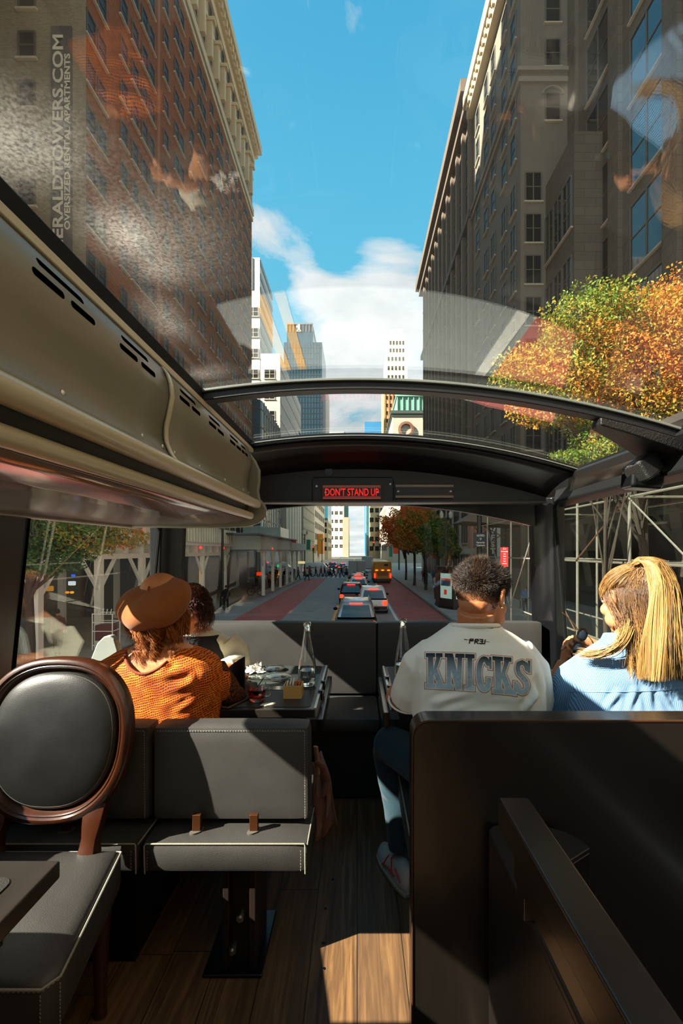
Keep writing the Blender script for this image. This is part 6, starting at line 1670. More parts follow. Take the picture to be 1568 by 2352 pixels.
b = MB(); e_ = M4@Vector((.083,-.006,-.028)); b.sph(tuple(e_),.0042,nu=10,nv=8); b.build('earring', GOLD, MAN)
# short textured hair
R = np.random.default_rng(2)
def skullpts(n, zmin, R, rx=.079, ry=.100, rz=.090, c=(0,-.012,.030)):
    P = []
    while len(P) < n:
        v = R.normal(size=3); v /= np.linalg.norm(v)
        if v[2]*rz+c[2] > zmin: P.append(v)
    P = np.array(P); return P*np.array([rx,ry,rz])+np.array(c), P
MM = np.array(M4)
def toW(P, M=None):
    M = MM if M is None else M
    return P@M[:3,:3].T+M[:3,3]
N = 26000; P, nrm = skullpts(N, -.062, R, .0775, .097, .088)
hl = np.clip((P[:,2]+.0)/.070, 0, 1)                       # 0 at the nape, 1 on top
keep = (R.uniform(size=N) < .28+hl*1.0) & ~((P[:,1] > .055)&(P[:,2] < .050)) & ~((np.abs(P[:,0])>.055)&(P[:,1]>.0)&(P[:,2]<.012)) & ~((P[:,1]<-.05)&(P[:,2]<-.052))
P, nrm, hl = P[keep], nrm[keep], hl[keep]; N = len(P)
L = .0025+hl**1.2*(.019+.008*R.uniform(size=N)); K = 6
fw = np.array([.15,.75,.35]); tuft = np.stack([np.sin(P@np.array([60,30,20])+1), np.sin(P@np.array([25,70,-40])), np.sin(P@np.array([-30,40,60])+2)],1)*.55
d = nrm*.55+fw*hl[:,None]*.5+tuft*hl[:,None]+R.normal(0,.18,(N,3)); d[:,2] -= (1-hl)*.9; d /= np.linalg.norm(d,axis=1,keepdims=True)
cu = R.normal(0,.5,(N,3))+tuft[:, [1,2,0]]
tt = np.linspace(0,1,K)
paths = P[:,None]+d[:,None]*(L[:,None]*tt)[...,None]+cu[:,None]*(L[:,None]*.35*tt**2)[...,None]
hair('hair', toW(paths), .00055, HAIR_DK, MAN, 1, tone=np.clip(.35+.25*R.normal(size=N)*.6+.25*tuft[:,0]+.1,0,1), grad=.3)
b = MB(); b.sph((0,-.0135,.0305),.0782,.0975,.0880,60,44); 
b.v = [tuple(v) for v in b.v]
bm_ = b.mesh('x'); bmm = bmesh.new(); bmm.from_mesh(bm_); bmesh.ops.delete(bmm, geom=[v for v in bmm.verts if v.co.z < -.052 or (v.co.y > .055 and v.co.z < .058) or (abs(v.co.x) > .05 and v.co.y > -.01 and v.co.z < .03)], context='VERTS'); fz = [v.co.z for v in bmm.verts]; bmm.transform(M4); bmm.to_mesh(bm_); bmm.free()
shift_mesh(bm_, MAN.location); at = bm_.attributes.new('fade','FLOAT','POINT'); at.data.foreach_set('value', [max(0,min(1,(z+.048)/.075))**1.3 for z in fz]); finish('scalp_hair', bm_, FADEHAIR, MAN, smooth=180)

# === the woman in the blue striped shirt ===
WOM = thing('person','person in a blue striped shirt with blonde half-up hair, turning sunglasses in both hands','person',(.93,1.6,.445))
HW = (.925,1.555,zc(-.168)); mb = MB()
W4 = headmb(mb, HW, math.radians(19), -math.radians(8), 0, .98, (.922,1.55,zc(-.30)), .050)
mb.loft([sring(.93,1.56,zc(h),a,b_) for h,a,b_ in ((-.86,.14,.10),(-.5,.14,.09),(-.42,.12,.07),(-.36,.08,.06),(-.31,.055,.05))])
# arms: elbows on the table, hands raised together
LH = Vector((.815,1.80,zc(-.440))); RH = Vector((.925,1.74,zc(-.372)))
mb.tube([(.79,1.57,zc(-.44)),(.735,1.65,zc(-.55)),(.745,1.76,zc(-.60)),(.78,1.80,zc(-.52)),tuple(LH)],[.035,.038,.038,.032,.025],14)
mb.tube([(1.09,1.56,zc(-.41)),(1.12,1.68,zc(-.52)),(1.08,1.82,zc(-.56)),(1.02,1.79,zc(-.47)),tuple(RH)],[.035,.038,.036,.030,.024],14)
handmb(mb, frame(LH,(.30,.22,1),(-1,.1,.25)), (.95,1.0,1.05,1.1), .8, 1, .03, .95)
handmb(mb, frame(RH,(-1,.25,.30),(.2,.9,.6)), (.45,.75,.85,.95), .55, -1, .06, .95)
me = remesh(mb,.0030,5); shift_mesh(me, WOM.location); finish('body', me, SKIN_W, WOM, smooth=180)
eyes(W4, WOM)
mb = MB()
mb.loft([sring(x,1.562,zc(h),a,b_,2.5) for h,x,a,b_ in ((-.88,.93,.20,.145),(-.60,.93,.205,.148),(-.52,.93,.205,.142),(-.45,.93,.205,.132),(-.41,.93,.198,.122),(-.375,.93,.178,.108),(-.345,.928,.135,.092),(-.318,.925,.095,.078),(-.300,.922,.072,.068))])
mb.tube([(.80,1.565,zc(-.400)),(.757,1.60,zc(-.46)),(.728,1.66,zc(-.56)),(.735,1.755,zc(-.615)),(.765,1.79,zc(-.56))],[.062,.066,.064,.058,.048],18)
mb.tube([(1.05,1.565,zc(-.395)),(1.10,1.60,zc(-.46)),(1.125,1.68,zc(-.55)),(1.09,1.80,zc(-.585))],[.062,.066,.062,.056],18)
me = remesh(mb,.0045,8)
fl = []
for a,b_,w_,d_ in (((1420,1590),(1390,1632),.010,.009),((1455,1585),(1440,1632),.010,.010),((1485,1585),(1490,1632),.012,.011),((1515,1590),(1545,1632),.010,.010),((1350,1600),(1320,1632),.010,.007),((1380,1595),(1365,1632),.008,.007),((1300,1520),(1330,1590),.012,.005),((1545,1600),(1568,1628),.012,.008),((1290,1560),(1340,1610),.010,.006),((1310,1600),(1350,1575),.010,.004)):
    fl.append((fp(*a,1.44),fp(*b_,1.44),w_,d_))
folds(me, fl, .0014, 8)
bm = bmesh.new(); bm.from_mesh(me); bmesh.ops.delete(bm, geom=[v for v in bm.verts if v.co.z > zc(-.306) and abs(v.co.x-.922) < .09], context='VERTS'); bm.to_mesh(me); bm.free()
wb = bmesh.new(); wb.from_mesh(me); WSB = BVHTree.FromBMesh(wb)
shift_mesh(me, WOM.location)
# shader uses world-like coordinates: keep the object origin at the person's base
SW = finish('shirt', me, STRIPES, WOM, smooth=180)
b = MB()      # fold-down collar, higher at the nape
rings = []
for r_,h_,dy in ((.066,-.298,0),(.070,-.280,-.003),(.076,-.282,-.006),(.090,-.312,-.012),(.098,-.328,-.014)):
    rings.append([(.922+r_*math.cos(q),1.560+dy*(-math.sin(q))*-1+ (r_*.93)*math.sin(q), zc(h_)+.010*math.sin(q)*-1) for q in [2*PI*k/36 for k in range(36)]])
o = b.loft(rings, caps=False).build('collar', STRIPES, SW, smooth=180); md = o.modifiers.new('s','SOLIDIFY'); md.thickness = .002
# yoke seam on the back
P = []
for k in range(40):
    px = 1300+268*k/39; py = 1588-12*math.sin(PI*k/39)*-.3+ (px-1300)*-.02
    d_ = Vector(((px-VX)/FPX,1,(HY-py)/FPX)).normalized(); loc,nn,_,_ = WSB.ray_cast(Vector((0,0,EYE)),d_,3)
    if loc: P.append(loc+Vector((0,-.0006,0)))
MB().tube(P,.0016,6).build('yoke_seam', mat('seam_blue','5c7c9c',.8), SW)
b = MB(); c_ = W4@Vector((-.086,-.004,-.030)); P = [(c_.x+.004*math.sin(q), c_.y+.010*math.cos(q)*.5, c_.z-.010+.010*math.sin(q)) for q in [2*PI*k/20 for k in range(20)]]
P = [(c_.x-.009*math.cos(q)*.8, c_.y-.004*math.cos(q), c_.z-.009+.010*math.sin(q)) for q in [2*PI*k/20 for k in range(20)]]
b.tube(P,.0014,6,close=True).build('hoop_earring', GOLD, WOM)
b = MB(); w0 = LH+Vector((-.006,0,-.03)); b.tube([(w0.x+.026*math.cos(q), w0.y+.026*math.sin(q), w0.z+.006*math.cos(q)) for q in [2*PI*k/24 for k in range(24)]],.0015,6,close=True).build('bracelet', STEEL, WOM)
# her hair
R = np.random.default_rng(5); WM_ = np.array(W4)
tie = np.array([.937,1.500,zc(-.040)])
def toWW(P): return toW(P, WM_)
# A: hair pulled up to the tie
N = 5200; P, nrm = skullpts(N*3, -.012, R, .080,.100,.090)
keep = ~((P[:,1] > .060)&(P[:,2] < .062)) & (P[:,2] > .034-.75*np.clip(P[:,1]+.01,0,.06)) & ~((P[:,2]<.012)&(P[:,1]>.048))
P, nrm = P[keep][:N], nrm[keep][:N]; N = len(P); K = 12; Pw = toWW(P); nw = nrm@WM_[:3,:3].T
tt = np.linspace(0,1,K)[None,:,None]
ctr = np.array(HW)+np.array([0,0,.02])
lin_ = Pw[:,None]*(1-tt)+(tie+R.normal(0,.006,(N,3)))[:,None]*tt
rel = lin_-ctr; rr = np.linalg.norm(rel,axis=2,keepdims=True); tgt = .089+(.008+.010*R.uniform(size=(N,1,1)))*np.sin(tt*PI*.5)
lin_ = ctr+rel/rr*np.maximum(rr, tgt*(1-.0*tt))
lin_[:,0] = Pw; lin_[:,-1] = tie+R.normal(0,.007,(N,3))
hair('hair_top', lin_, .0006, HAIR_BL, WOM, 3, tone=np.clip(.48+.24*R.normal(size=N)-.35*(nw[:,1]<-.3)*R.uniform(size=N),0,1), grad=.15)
# B: ponytail
N = 4600; K = 16
a_ = R.uniform(0,2*PI,N); q = R.uniform(0,1,N)**.5
key = [np.array(P3(*k)) for k in ((1456,1297,1.49),(1478,1284,1.475),(1505,1300,1.46),(1520,1345,1.445),(1515,1410,1.435),(1508,1480,1.425),(1503,1560,1.42))]
wid = [.010,.020,.030,.040,.046,.050,.052]
cp_ = np.stack(key); tk = np.linspace(0,1,len(key)); ts = np.linspace(0,1,K)
base = np.stack([np.interp(ts,tk,cp_[:,i]) for i in range(3)],1); ww = np.interp(ts,tk,wid)
ends = R.uniform(.80,1.03,N)
path = np.zeros((N,K,3))
ux = np.array([1,.1,0]); uy = np.array([0,1,.0])
for k in range(K):
    s = ts[k]*ends; b0 = np.stack([np.interp(s,ts,base[:,i]) for i in range(3)],1); wv = np.interp(s,ts,ww)
    path[:,k] = b0+(np.cos(a_)*q*wv)[:,None]*ux+(np.sin(a_)*q*wv*.55)[:,None]*uy
    path[:,k,0] += .004*np.sin(s*9+a_*3); path[:,k,1] += .003*np.sin(s*8+a_*2)
fly = R.uniform(size=N) < .06
path[fly,4:,0] += (np.linspace(0,1,K-4)[None]**1.3*R.uniform(.01,.06,(fly.sum(),1)))
path[fly,:,2] += (np.sin(np.linspace(0,PI,K))[None]*R.uniform(0,.02,(fly.sum(),1)))
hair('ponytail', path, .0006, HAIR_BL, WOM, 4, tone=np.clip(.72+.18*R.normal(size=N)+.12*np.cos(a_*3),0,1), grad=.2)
# C: loose lower hair
N = 8000; P, nrm = skullpts(N*6, -.055, R, .080,.100,.088)
keep = (P[:,2] < .040) & (P[:,1] < .030) & ~((P[:,0]<-.04)&(P[:,1]>-.030)&(P[:,2]<.036))
P, nrm = P[keep][:N], nrm[keep][:N]; N = len(P); Pw = toWW(P); nw = nrm@WM_[:3,:3].T; K = 16
bx_ = Pw[:,0]-HW[0]
xe = HW[0]+.012+bx_*.95+R.normal(0,.014,N); xe = np.where(R.uniform(size=N)<.10, xe-.045*R.uniform(size=N), xe)
clump = np.round(xe/.020)*.020; xe = xe*.45+clump*.55
ye = np.minimum(1.425+.035*R.uniform(size=N), Pw[:,1]); 
front = (Pw[:,1] > 1.56)
ye = np.where(front, 1.46, ye)
ze = zc(-.405)+.03*R.uniform(size=N)-.015*np.cos(xe*30)+ .05*(xe<.86)
p0 = Pw; p1 = Pw+nw*.018+np.array([0,-.006,-.03]); p3_ = np.stack([xe,ye,ze],1); p2 = p3_+np.stack([-(xe-Pw[:,0])*.25, np.full(N,-.004), np.full(N,.12)],1)
t1 = np.linspace(0,1,K)[None,:,None]
path = p0[:,None]*(1-t1)**3+3*p1[:,None]*t1*(1-t1)**2+3*p2[:,None]*t1**2*(1-t1)+p3_[:,None]*t1**3
path[...,0] += .0035*np.sin(t1[...,0]*10+clump[:,None]*90)*t1[...,0]
# keep it outside head and neck
rel = path-np.array([HW[0],HW[1]-.005,HW[2]+.0]); e2 = (rel/np.array([.092,.100,.108])); rr = np.linalg.norm(e2,axis=2,keepdims=True)
path = np.where(rr < 1, path+rel*(1/np.maximum(rr,.3)-1), path)
path[...,1] = np.where((path[...,2] < zc(-.27)), np.minimum(path[...,1], 1.455), path[...,1])
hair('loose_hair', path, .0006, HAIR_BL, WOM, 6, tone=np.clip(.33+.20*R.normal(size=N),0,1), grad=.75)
# a few locks swept over the shoulder to the left
N = 260; K = 14; s0_ = np.array(P3(1440,1440,1.455)); e0_ = np.array(P3(1335,1500,1.50))
t1 = np.linspace(0,1,K)[None,:,None]; j = R.normal(0,.006,(N,1,3)); 
pA = s0_+j*1.5; pB = np.array(P3(1430,1490,1.42))+j; pC = np.array(P3(1390,1510,1.43))+j; pD = e0_+j*1.2+R.uniform(-.02,.03,(N,1,1))*np.array([1,0,.1])
path = pA*(1-t1)**3+3*pB*t1*(1-t1)**2+3*pC*t1**2*(1-t1)+pD*t1**3
hair('swept_lock', path, .0009, HAIR_BL, WOM, 7, tone=np.clip(.7+.15*R.normal(size=N),0,1))
b = MB(); b.tube([(tie[0]+.014*math.cos(q), tie[1]+.011*math.sin(q), tie[2]+.006*math.cos(q)) for q in [2*PI*k/20 for k in range(20)]],.0048,8,close=True).build('hair_tie', mat('peach_hair_tie','d89a80',.6), WOM)
b = MB(); b.sph((0,-.013,.030),.0775,.096,.086,28,20)
bm_ = b.mesh('x'); bmm = bmesh.new(); bmm.from_mesh(bm_); bmesh.ops.delete(bmm, geom=[v for v in bmm.verts if v.co.z < -.03 or (v.co.y > .05 and v.co.z < .058) or (abs(v.co.x) > .05 and v.co.y > .0 and v.co.z < .03)], context='VERTS'); bmm.transform(W4); bmm.to_mesh(bm_); bmm.free()
shift_mesh(bm_, WOM.location); finish('scalp_hair', bm_, mat('hair_base_blonde','5e432a',.8), WOM, smooth=180)
# her legs under the table
mb = MB()
for s in (-.09,.09): mb.tube([(.93+s,1.52,.535),(.93+s,1.75,.535),(.93+s,1.95,.54),(.93+s,1.98,.50),(.93+s,1.99,.1)],[.085,.078,.065,.06,.045],14)
mb.tube([(.84,1.52,.54),(1.02,1.52,.54)],[.09,.09],14); me = remesh(mb,.01,4); shift_mesh(me, WOM.location); finish('trousers', me, BLACKCL, WOM, smooth=180)
shoe(.84,2.03,WOM,0)
# sunglasses in her hands
G = thing('sunglasses','black folding sunglasses with a thin metal temple raised between the woman\'s hands','sunglasses',P3(1335,1475,1.69))
g0 = Vector(P3(1332,1468,1.69))
for k,(dx,dz) in enumerate(((.006,.018),(-.010,-.034))):
    b = MB(); c_ = g0+Vector((dx,-.004,dz)); P = [(c_.x+.026*math.cos(q)*.8, c_.y+.008*math.cos(q), c_.z+.022*math.sin(q)) for q in [2*PI*i/22 for i in range(22)]]
    b.tube(P,.0034,6,close=True).build('rim', PLASTIC_G, G)
    b = MB(); b.sph(tuple(c_),.0195,.003,.020,14,8).build('lens', mat('sunglass_lens','0c0c0e',.08,spec=.9), G)
a0 = g0+Vector((-.010,0,.034))
MB().tube([tuple(a0),P3(1320,1435,1.69),P3(1300,1414,1.68),P3(1291,1407,1.68)],[.0028,.0018,.0016,.0026],6).build('temple', mat('bronze_wire','7a5c34',.3,.8), G)
MB().tube([tuple(g0+Vector((-.02,0,-.04))),P3(1312,1500,1.69),P3(1318,1520,1.69)],.003,6).build('temple', PLASTIC_G, G)

# === the woman in the beret ===
BER = thing('person','person in a rust felt beret and orange open knit at the left table','person',(-.75,1.72,.445))
HB = (-.757,1.775,zc(-.200)); mb = MB()
B4 = headmb(mb, HB, math.radians(-8), -math.radians(8), 0, .98, (-.75,1.745,zc(-.345)), .050)
mb.loft([sring(-.75,1.745,zc(h),a,b_,2.4) for h,a,b_ in ((-.86,.18,.11),(-.60,.20,.115),(-.47,.205,.11),(-.41,.185,.10),(-.375,.13,.085),(-.345,.07,.06))])
mb.tube([(-.60,1.765,zc(-.47)),(-.540,1.795,zc(-.53)),(-.503,1.83,zc(-.595)),(-.506,1.93,zc(-.588)),(-.56,2.08,zc(-.572))],[.028,.032,.032,.030,.026],12)
mb.tube([(-.90,1.765,zc(-.47)),(-.97,1.795,zc(-.53)),(-1.005,1.83,zc(-.595)),(-1.0,1.93,zc(-.588)),(-.93,2.08,zc(-.572))],[.028,.032,.032,.030,.026],12)
handmb(mb, frame((-.565,2.09,zc(-.575)),(-.3,1,0),(0,0,1)), (.5,.5,.5,.5), .4, -1); handmb(mb, frame((-.925,2.09,zc(-.575)),(.3,1,0),(0,0,1)), (.5,.5,.5,.5), .4, 1)
me = remesh(mb,.0042,6); shift_mesh(me, BER.location); finish('body', me, SKIN_B, BER, smooth=180)
eyes(B4, BER)
mb = MB()
mb.loft([sring(x,1.752,zc(h),a,b_,2.4) for h,x,a,b_ in ((-.88,-.745,.215,.150),(-.70,-.745,.22,.150),(-.58,-.748,.226,.150),(-.50,-.752,.238,.146),(-.445,-.752,.238,.136),(-.41,-.752,.215,.120),(-.385,-.752,.165,.102),(-.365,-.752,.11,.085),(-.35,-.752,.07,.07))])
mb.tube([(-.60,1.755,zc(-.445)),(-.553,1.78,zc(-.50)),(-.535,1.80,zc(-.56))],[.062,.066,.064],16)
mb.tube([(-.90,1.755,zc(-.445)),(-.960,1.78,zc(-.50)),(-.975,1.80,zc(-.56))],[.062,.066,.064],16)
me = remesh(mb,.005,8)
fl = [(fp(*a,1.63),fp(*b_,1.63),w_,d_) for a,b_,w_,d_ in (((300,1480),(350,1530),.012,.006),((400,1500),(370,1540),.012,.006),((340,1560),(450,1530),.014,.006),((260,1500),(240,1560),.012,.005),((350,1600),(460,1560),.014,.006),((300,1560),(360,1640),.012,.005),((470,1500),(440,1560),.012,.006),((380,1640),(470,1600),.012,.005))]
folds(me, fl, .002, 12)
bm = bmesh.new(); bm.from_mesh(me)
kill = [v for v in bm.verts if v.co.z > zc(-.432)+7.0*(v.co.x+.757)**2+.02*(1 if v.co.y > 1.75 else 0) and v.co.z > zc(-.44) and abs(v.co.x+.757) < .125]
bmesh.ops.delete(bm, geom=kill, context='VERTS'); bm.to_mesh(me); bm.free()
bq = bmesh.new(); bq.from_mesh(me); KB = BVHTree.FromBMesh(bq)
# neckline from the boundary loop
shift_mesh(me, BER.location); KN = finish('knit_top', me, KNIT, BER, smooth=180)
md = KN.modifiers.new('s','SOLIDIFY'); md.thickness = .004; md.offset = 0
P = []
for k in range(30):
    x = -.757-.098+.196*k/29; z = zc(-.434)+7.0*(x+.757)**2
    loc,nn,_,_ = KB.ray_cast(Vector((x,1.0,z-.004)),Vector((0,1,0)),2)
    if loc: P.append(loc+Vector((0,-.001,.002)))
MB().tube(P,.0055,8).build('neckline', mat('rust_ribbing','7a3410',.85,bump=.5,bs=300), KN)
for pts in ([(-.566,1.775,zc(-.46)),(-.525,1.80,zc(-.54)),(-.500,1.83,zc(-.60)),(-.505,1.93,zc(-.59)),(-.545,2.05,zc(-.575))],[(-.94,1.775,zc(-.46)),(-.985,1.80,zc(-.54)),(-1.01,1.83,zc(-.60)),(-1.0,1.93,zc(-.59)),(-.945,2.05,zc(-.575))]):
    mb = MB(); mb.tube(pts,[.058,.058,.052,.045,.036],18); me = remesh(mb,.006,4); folds(me,[],.003,4); shift_mesh(me, BER.location); finish('sleeve', me, SLEEVE, BER, smooth=180)
mb = MB()
for s in (-.1,.1): mb.tube([(-.75+s,1.70,.54),(-.75+s,1.9,.535),(-.75+s,2.12,.54),(-.75+s,2.15,.50),(-.75+s,2.16,.1)],[.09,.08,.065,.06,.045],14)
mb.tube([(-.85,1.68,.53),(-.65,1.68,.53)],[.095,.095],14); me = remesh(mb,.01,4); shift_mesh(me, BER.location); finish('trousers', me, BLACKCL, BER, smooth=180)
# beret: floppy disc drooping towards us and to the left
b = MB(); nu, nv = 56, 26; rows = []
Rt = Matrix.Rotation(math.radians(34),3,'X')@Matrix.Rotation(math.radians(-7),3,'Y')
cB = Vector((-.758,1.712,zc(-.194)))
for i in range(nv+1):
    ph = max(.012, min(PI-.012, PI*i/nv)); r_ = math.sin(ph)**.72; zz_ = math.cos(ph); ring = []
    for k in range(nu):
        th = 2*PI*k/nu
        rad = .132*(1+.035*math.sin(th*2+.5)+.03*math.sin(th*3-1)+.018*math.sin(th*7+2)*r_)
        x = rad*r_*math.cos(th); y = rad*r_*math.sin(th)*.98; z = (.062 if zz_ > 0 else .078)*zz_
        z += .006*math.sin(th*4+1)*r_+.004*math.sin(x*60+y*40)*r_*max(0,zz_)
        z -= .002*math.exp(-((x+.02)/.04)**2-((y-.05)/.06)**2)*max(0,zz_)
        q_ = 1-.38*min(1,max(0,(-zz_-.55)/.3)); x *= q_; y *= q_
        ring.append(cB+Rt@Vector((x,y,z)))
    rows.append(ring)
me = None
b.loft(rows); o = b.build('beret', FELT, BER, smooth=180, sub=1)
b = MB(); top = cB+Rt@Vector((0,.0,.058)); b.tube([tuple(top-Vector((0,0,.006))),tuple(top+Vector((.001,-.004,.008))),tuple(top+Vector((.003,-.006,.016)))],[.006,.0045,.003],8).build('stem', FELT, o)
# auburn curls
R = np.random.default_rng(9); BM_ = np.array(B4)
NC = 120; P, nrm = skullpts(NC*5, -.075, R, .079,.098,.086)
keep = (P[:,2] < .03) & (P[:,1] < .02); P, nrm = P[keep][:NC], nrm[keep][:NC]; NC = len(P); per = 34; N = NC*per; K = 34
Pw = toW(P, BM_); nw = nrm@BM_[:3,:3].T
Lc = .085+.05*R.uniform(size=NC); mid = np.abs(Pw[:,0]+.765) < .035; Lc = np.where(mid, Lc+.045, Lc); right = Pw[:,0] > -.71; Lc = np.where(right, Lc+.05, Lc)
phc = R.uniform(0,6.28,NC); rc = np.where(right,.006,R.uniform(.008,.015,NC)); wc = np.where(right,8,R.uniform(13,20,NC)); out = R.uniform(.015,.035,NC)
ci = np.repeat(np.arange(NC),per); t1 = np.linspace(0,1,K)[None]
of = R.normal(0,.0035,(N,3)); Lr = (Lc[ci]*R.uniform(.8,1.05,N))[:,None]; rr_ = (rc[ci]*R.uniform(.75,1.2,N))[:,None]*np.minimum(1,t1*3); pp = (phc[ci]+R.normal(0,.25,N))[:,None]; ww_ = wc[ci][:,None]
x0h = Pw[ci]+of
xs = x0h[:,0:1]+(nw[ci,0]*out[ci])[:,None]*np.sqrt(t1)+rr_*np.cos(ww_*t1+pp)
ys = x0h[:,1:2]-.010*np.sqrt(t1)+(np.minimum(nw[ci,1],0)*out[ci])[:,None]*np.sqrt(t1)+rr_*np.sin(ww_*t1+pp)
zs = x0h[:,2:3]-Lr*t1+.004*np.sin(9*t1+pp)
path = np.stack([xs,ys,zs],2)
path[...,1] = np.where(path[...,2] < zc(-.36), np.minimum(path[...,1],1.648+.25*np.maximum(0,path[...,2]-zc(-.40))+rr_*np.sin(ww_*t1+pp)*.8), path[...,1])
hair('curly_hair', path, .0008, HAIR_AU, BER, 8, tone=np.clip(.55+.25*R.normal(size=N),0,1))

# === the guest behind her, facing us ===
GU = thing('person','person with dark red hair and a black waistcoat mostly hidden behind the beret','person',(-.85,2.5,.447))
HG = (-.838,2.30,zc(-.285)); mb = MB()
G4 = headmb(mb, HG, math.radians(176), -math.radians(22), 0, 1.0, (-.84,2.40,zc(-.41)), .052)
mb.loft([sring(-.84,2.55-max(0,h+.88)*.30,zc(h),a,b_,2.4) for h,a,b_ in ((-.86,.15,.10),(-.60,.17,.10),(-.50,.16,.09),(-.44,.10,.07),(-.40,.06,.05))])
mb.tube([(-.66,2.41,zc(-.50)),(-.61,2.40,zc(-.58)),(-.60,2.25,zc(-.575)),(-.70,2.15,zc(-.57))],[.048,.04,.034,.026],12)
mb.tube([(-1.0,2.41,zc(-.50)),(-1.06,2.40,zc(-.58)),(-1.05,2.25,zc(-.575)),(-.98,2.15,zc(-.57))],[.048,.04,.034,.026],12)
handmb(mb, frame((-.71,2.14,zc(-.578)),(-.8,-.6,0),(0,0,1)), (.5,.5,.5,.5), .4, 1); handmb(mb, frame((-.97,2.14,zc(-.578)),(.8,-.6,0),(0,0,1)), (.5,.5,.5,.5), .4, -1)
me = remesh(mb,.0045,5); shift_mesh(me, GU.location); finish('body', me, SKIN_W, GU, smooth=180); eyes(G4, GU)
mb = MB()
mb.loft([sring(-.84,2.55-max(0,h+.88)*.30,zc(h),a,b_,2.4) for h,a,b_ in ((-.87,.17,.12),(-.60,.185,.12),(-.52,.185,.11),(-.47,.165,.10),(-.44,.12,.085),(-.415,.075,.07))])
for s in (-1,1): mb.tube([(-.84+s*.15,2.425,zc(-.485)),(-.84+s*.205,2.42,zc(-.54)),(-.84+s*.225,2.36,zc(-.59)),(-.84+s*.20,2.22,zc(-.568))],[.065,.072,.068,.045],16)
me = remesh(mb,.006,6); folds(me,[],.002,2,30); shift_mesh(me, GU.location); finish('shirt', me, mat('ivory_silk','c9c4ae',.55,bump=.2,bs=60), GU, smooth=180)
mb = MB()
mb.loft([sring(-.84,2.55-max(0,h+.88)*.30,zc(h),a,b_,2.4) for h,a,b_ in ((-.87,.18,.13),(-.60,.19,.13),(-.52,.165,.122),(-.47,.145,.112),(-.438,.112,.095))])
me = remesh(mb,.006,4); shift_mesh(me, GU.location); finish('waistcoat', me, BLACKCL, GU, smooth=180)
mb = MB()
for s in (-.09,.09): mb.tube([(-.84+s,2.55,.52),(-.84+s,2.42,.535),(-.84+s,2.30,.53),(-.84+s,2.28,.48),(-.84+s,2.29,.08)],[.08,.075,.06,.055,.042],14)
me = remesh(mb,.01,4); shift_mesh(me, GU.location); finish('trousers', me, BLACKCL, GU, smooth=180)
R = np.random.default_rng(12); N = 2200; P, nrm = skullpts(N*2, -.03, R, .081,.100,.090); keep = ~((P[:,1] > .05)&(P[:,2] < .055)); P, nrm = P[keep][:N], nrm[keep][:N]; N = len(P); K = 12
Pw = toW(P, np.array(G4)); nw = nrm@np.array(G4)[:3,:3].T; tt = np.linspace(0,1,K)[None]; Lh = (.05+.05*R.uniform(size=N))[:,None]
path = np.stack([Pw[:,0:1]+nw[:,0:1]*.03*tt+.010*np.sin(8*tt+R.uniform(0,6,(N,1))), Pw[:,1:2]+nw[:,1:2]*.03*tt+.008*np.cos(8*tt+R.uniform(0,6,(N,1))), Pw[:,2:3]+nw[:,2:3]*.03*tt-Lh*tt],2)
hair('hair', path, .0011, HAIR_RD, GU, 3)
for s in (-1,1): MB().tube([tuple(G4@Vector((s*.080,0,-.02))),tuple(G4@Vector((s*.094,0,-.02)))],.034,16).build('headphone_cup', PLASTIC, GU)
# ---------- things on the tables ----------
def bottle(cx_, cy_, z, label, lvl, group='clear glass water bottles'):
    t = thing('glass_bottle', label, 'bottle', (cx_,cy_,z), group)
    pr = [(.0,.004),(.030,.0),(.0375,.006),(.039,.03),(.039,.075),(.0375,.10),(.030,.15),(.020,.20),(.0145,.235),(.0135,.262),(.0165,.264),(.0165,.278),(.0135,.281)]
    inn = [(.0115,.281),(.0115,.235),(.0175,.20),(.0275,.15),(.0348,.10),(.0362,.075),(.0362,.03),(.034,.010),(.0,.010)]
    b = MB(); b.lathe(pr+inn,(cx_,cy_,z),36).build('glass', BOTTLE, t, smooth=60)
    li = [(.0,.0105),(.0335,.0108),(.0358,.03)]+[(.0358,min(lvl,.075)),(.0,min(lvl,.075))]
    MB().lathe(li,(cx_,cy_,z),36).build('water', WATER, t, smooth=60)
    return t
T2 = TZ+.0024
bottle(-.222,2.03,T2,'clear glass water bottle on the left table in front of the grey sunlit bench back',.07)
bottle(.213,2.13,T2,'clear glass bottle showing only its neck behind the cream-shirted shoulder',.07)
# tea cup
cx_,cy_ = pX(590,1.83),1.83
t = thing('glass_teacup','clear glass cup of red tea with a handle and a tea bag string','cup',(cx_,cy_,T2))
b = MB(); b.lathe([(0,.0),(.026,.0),(.0335,.010),(.036,.03),(.0365,.066),(.0345,.066),(.034,.03),(.031,.012),(0,.006)],(cx_,cy_,T2),36).build('glass', BOTTLE, t, smooth=60)
MB().lathe([(0,.0065),(.0305,.0125),(.0335,.03),(.0338,.045),(0,.045)],(cx_,cy_,T2),36).build('tea', TEA, t, smooth=60)
b = MB(); b.tube([(cx_+.035,cy_-.008,T2+.054),(cx_+.052,cy_-.012,T2+.056),(cx_+.058,cy_-.014,T2+.040),(cx_+.050,cy_-.012,T2+.022),(cx_+.035,cy_-.008,T2+.020)],.0038,8).build('handle', BOTTLE, t)
b = MB(); b.tube([(cx_-.018,cy_-.018,T2+.025),(cx_+.028,cy_+.004,T2+.09)],.0022,6).build('spoon', CHROME, t)
MB().sph((cx_-.006,cy_-.010,T2+.036),.014,.006,.008,10,6).build('tea_bag', mat('tea_bag_red','a85a3a',.8), t)
cx2 = cx_+.052
o = MB(); 
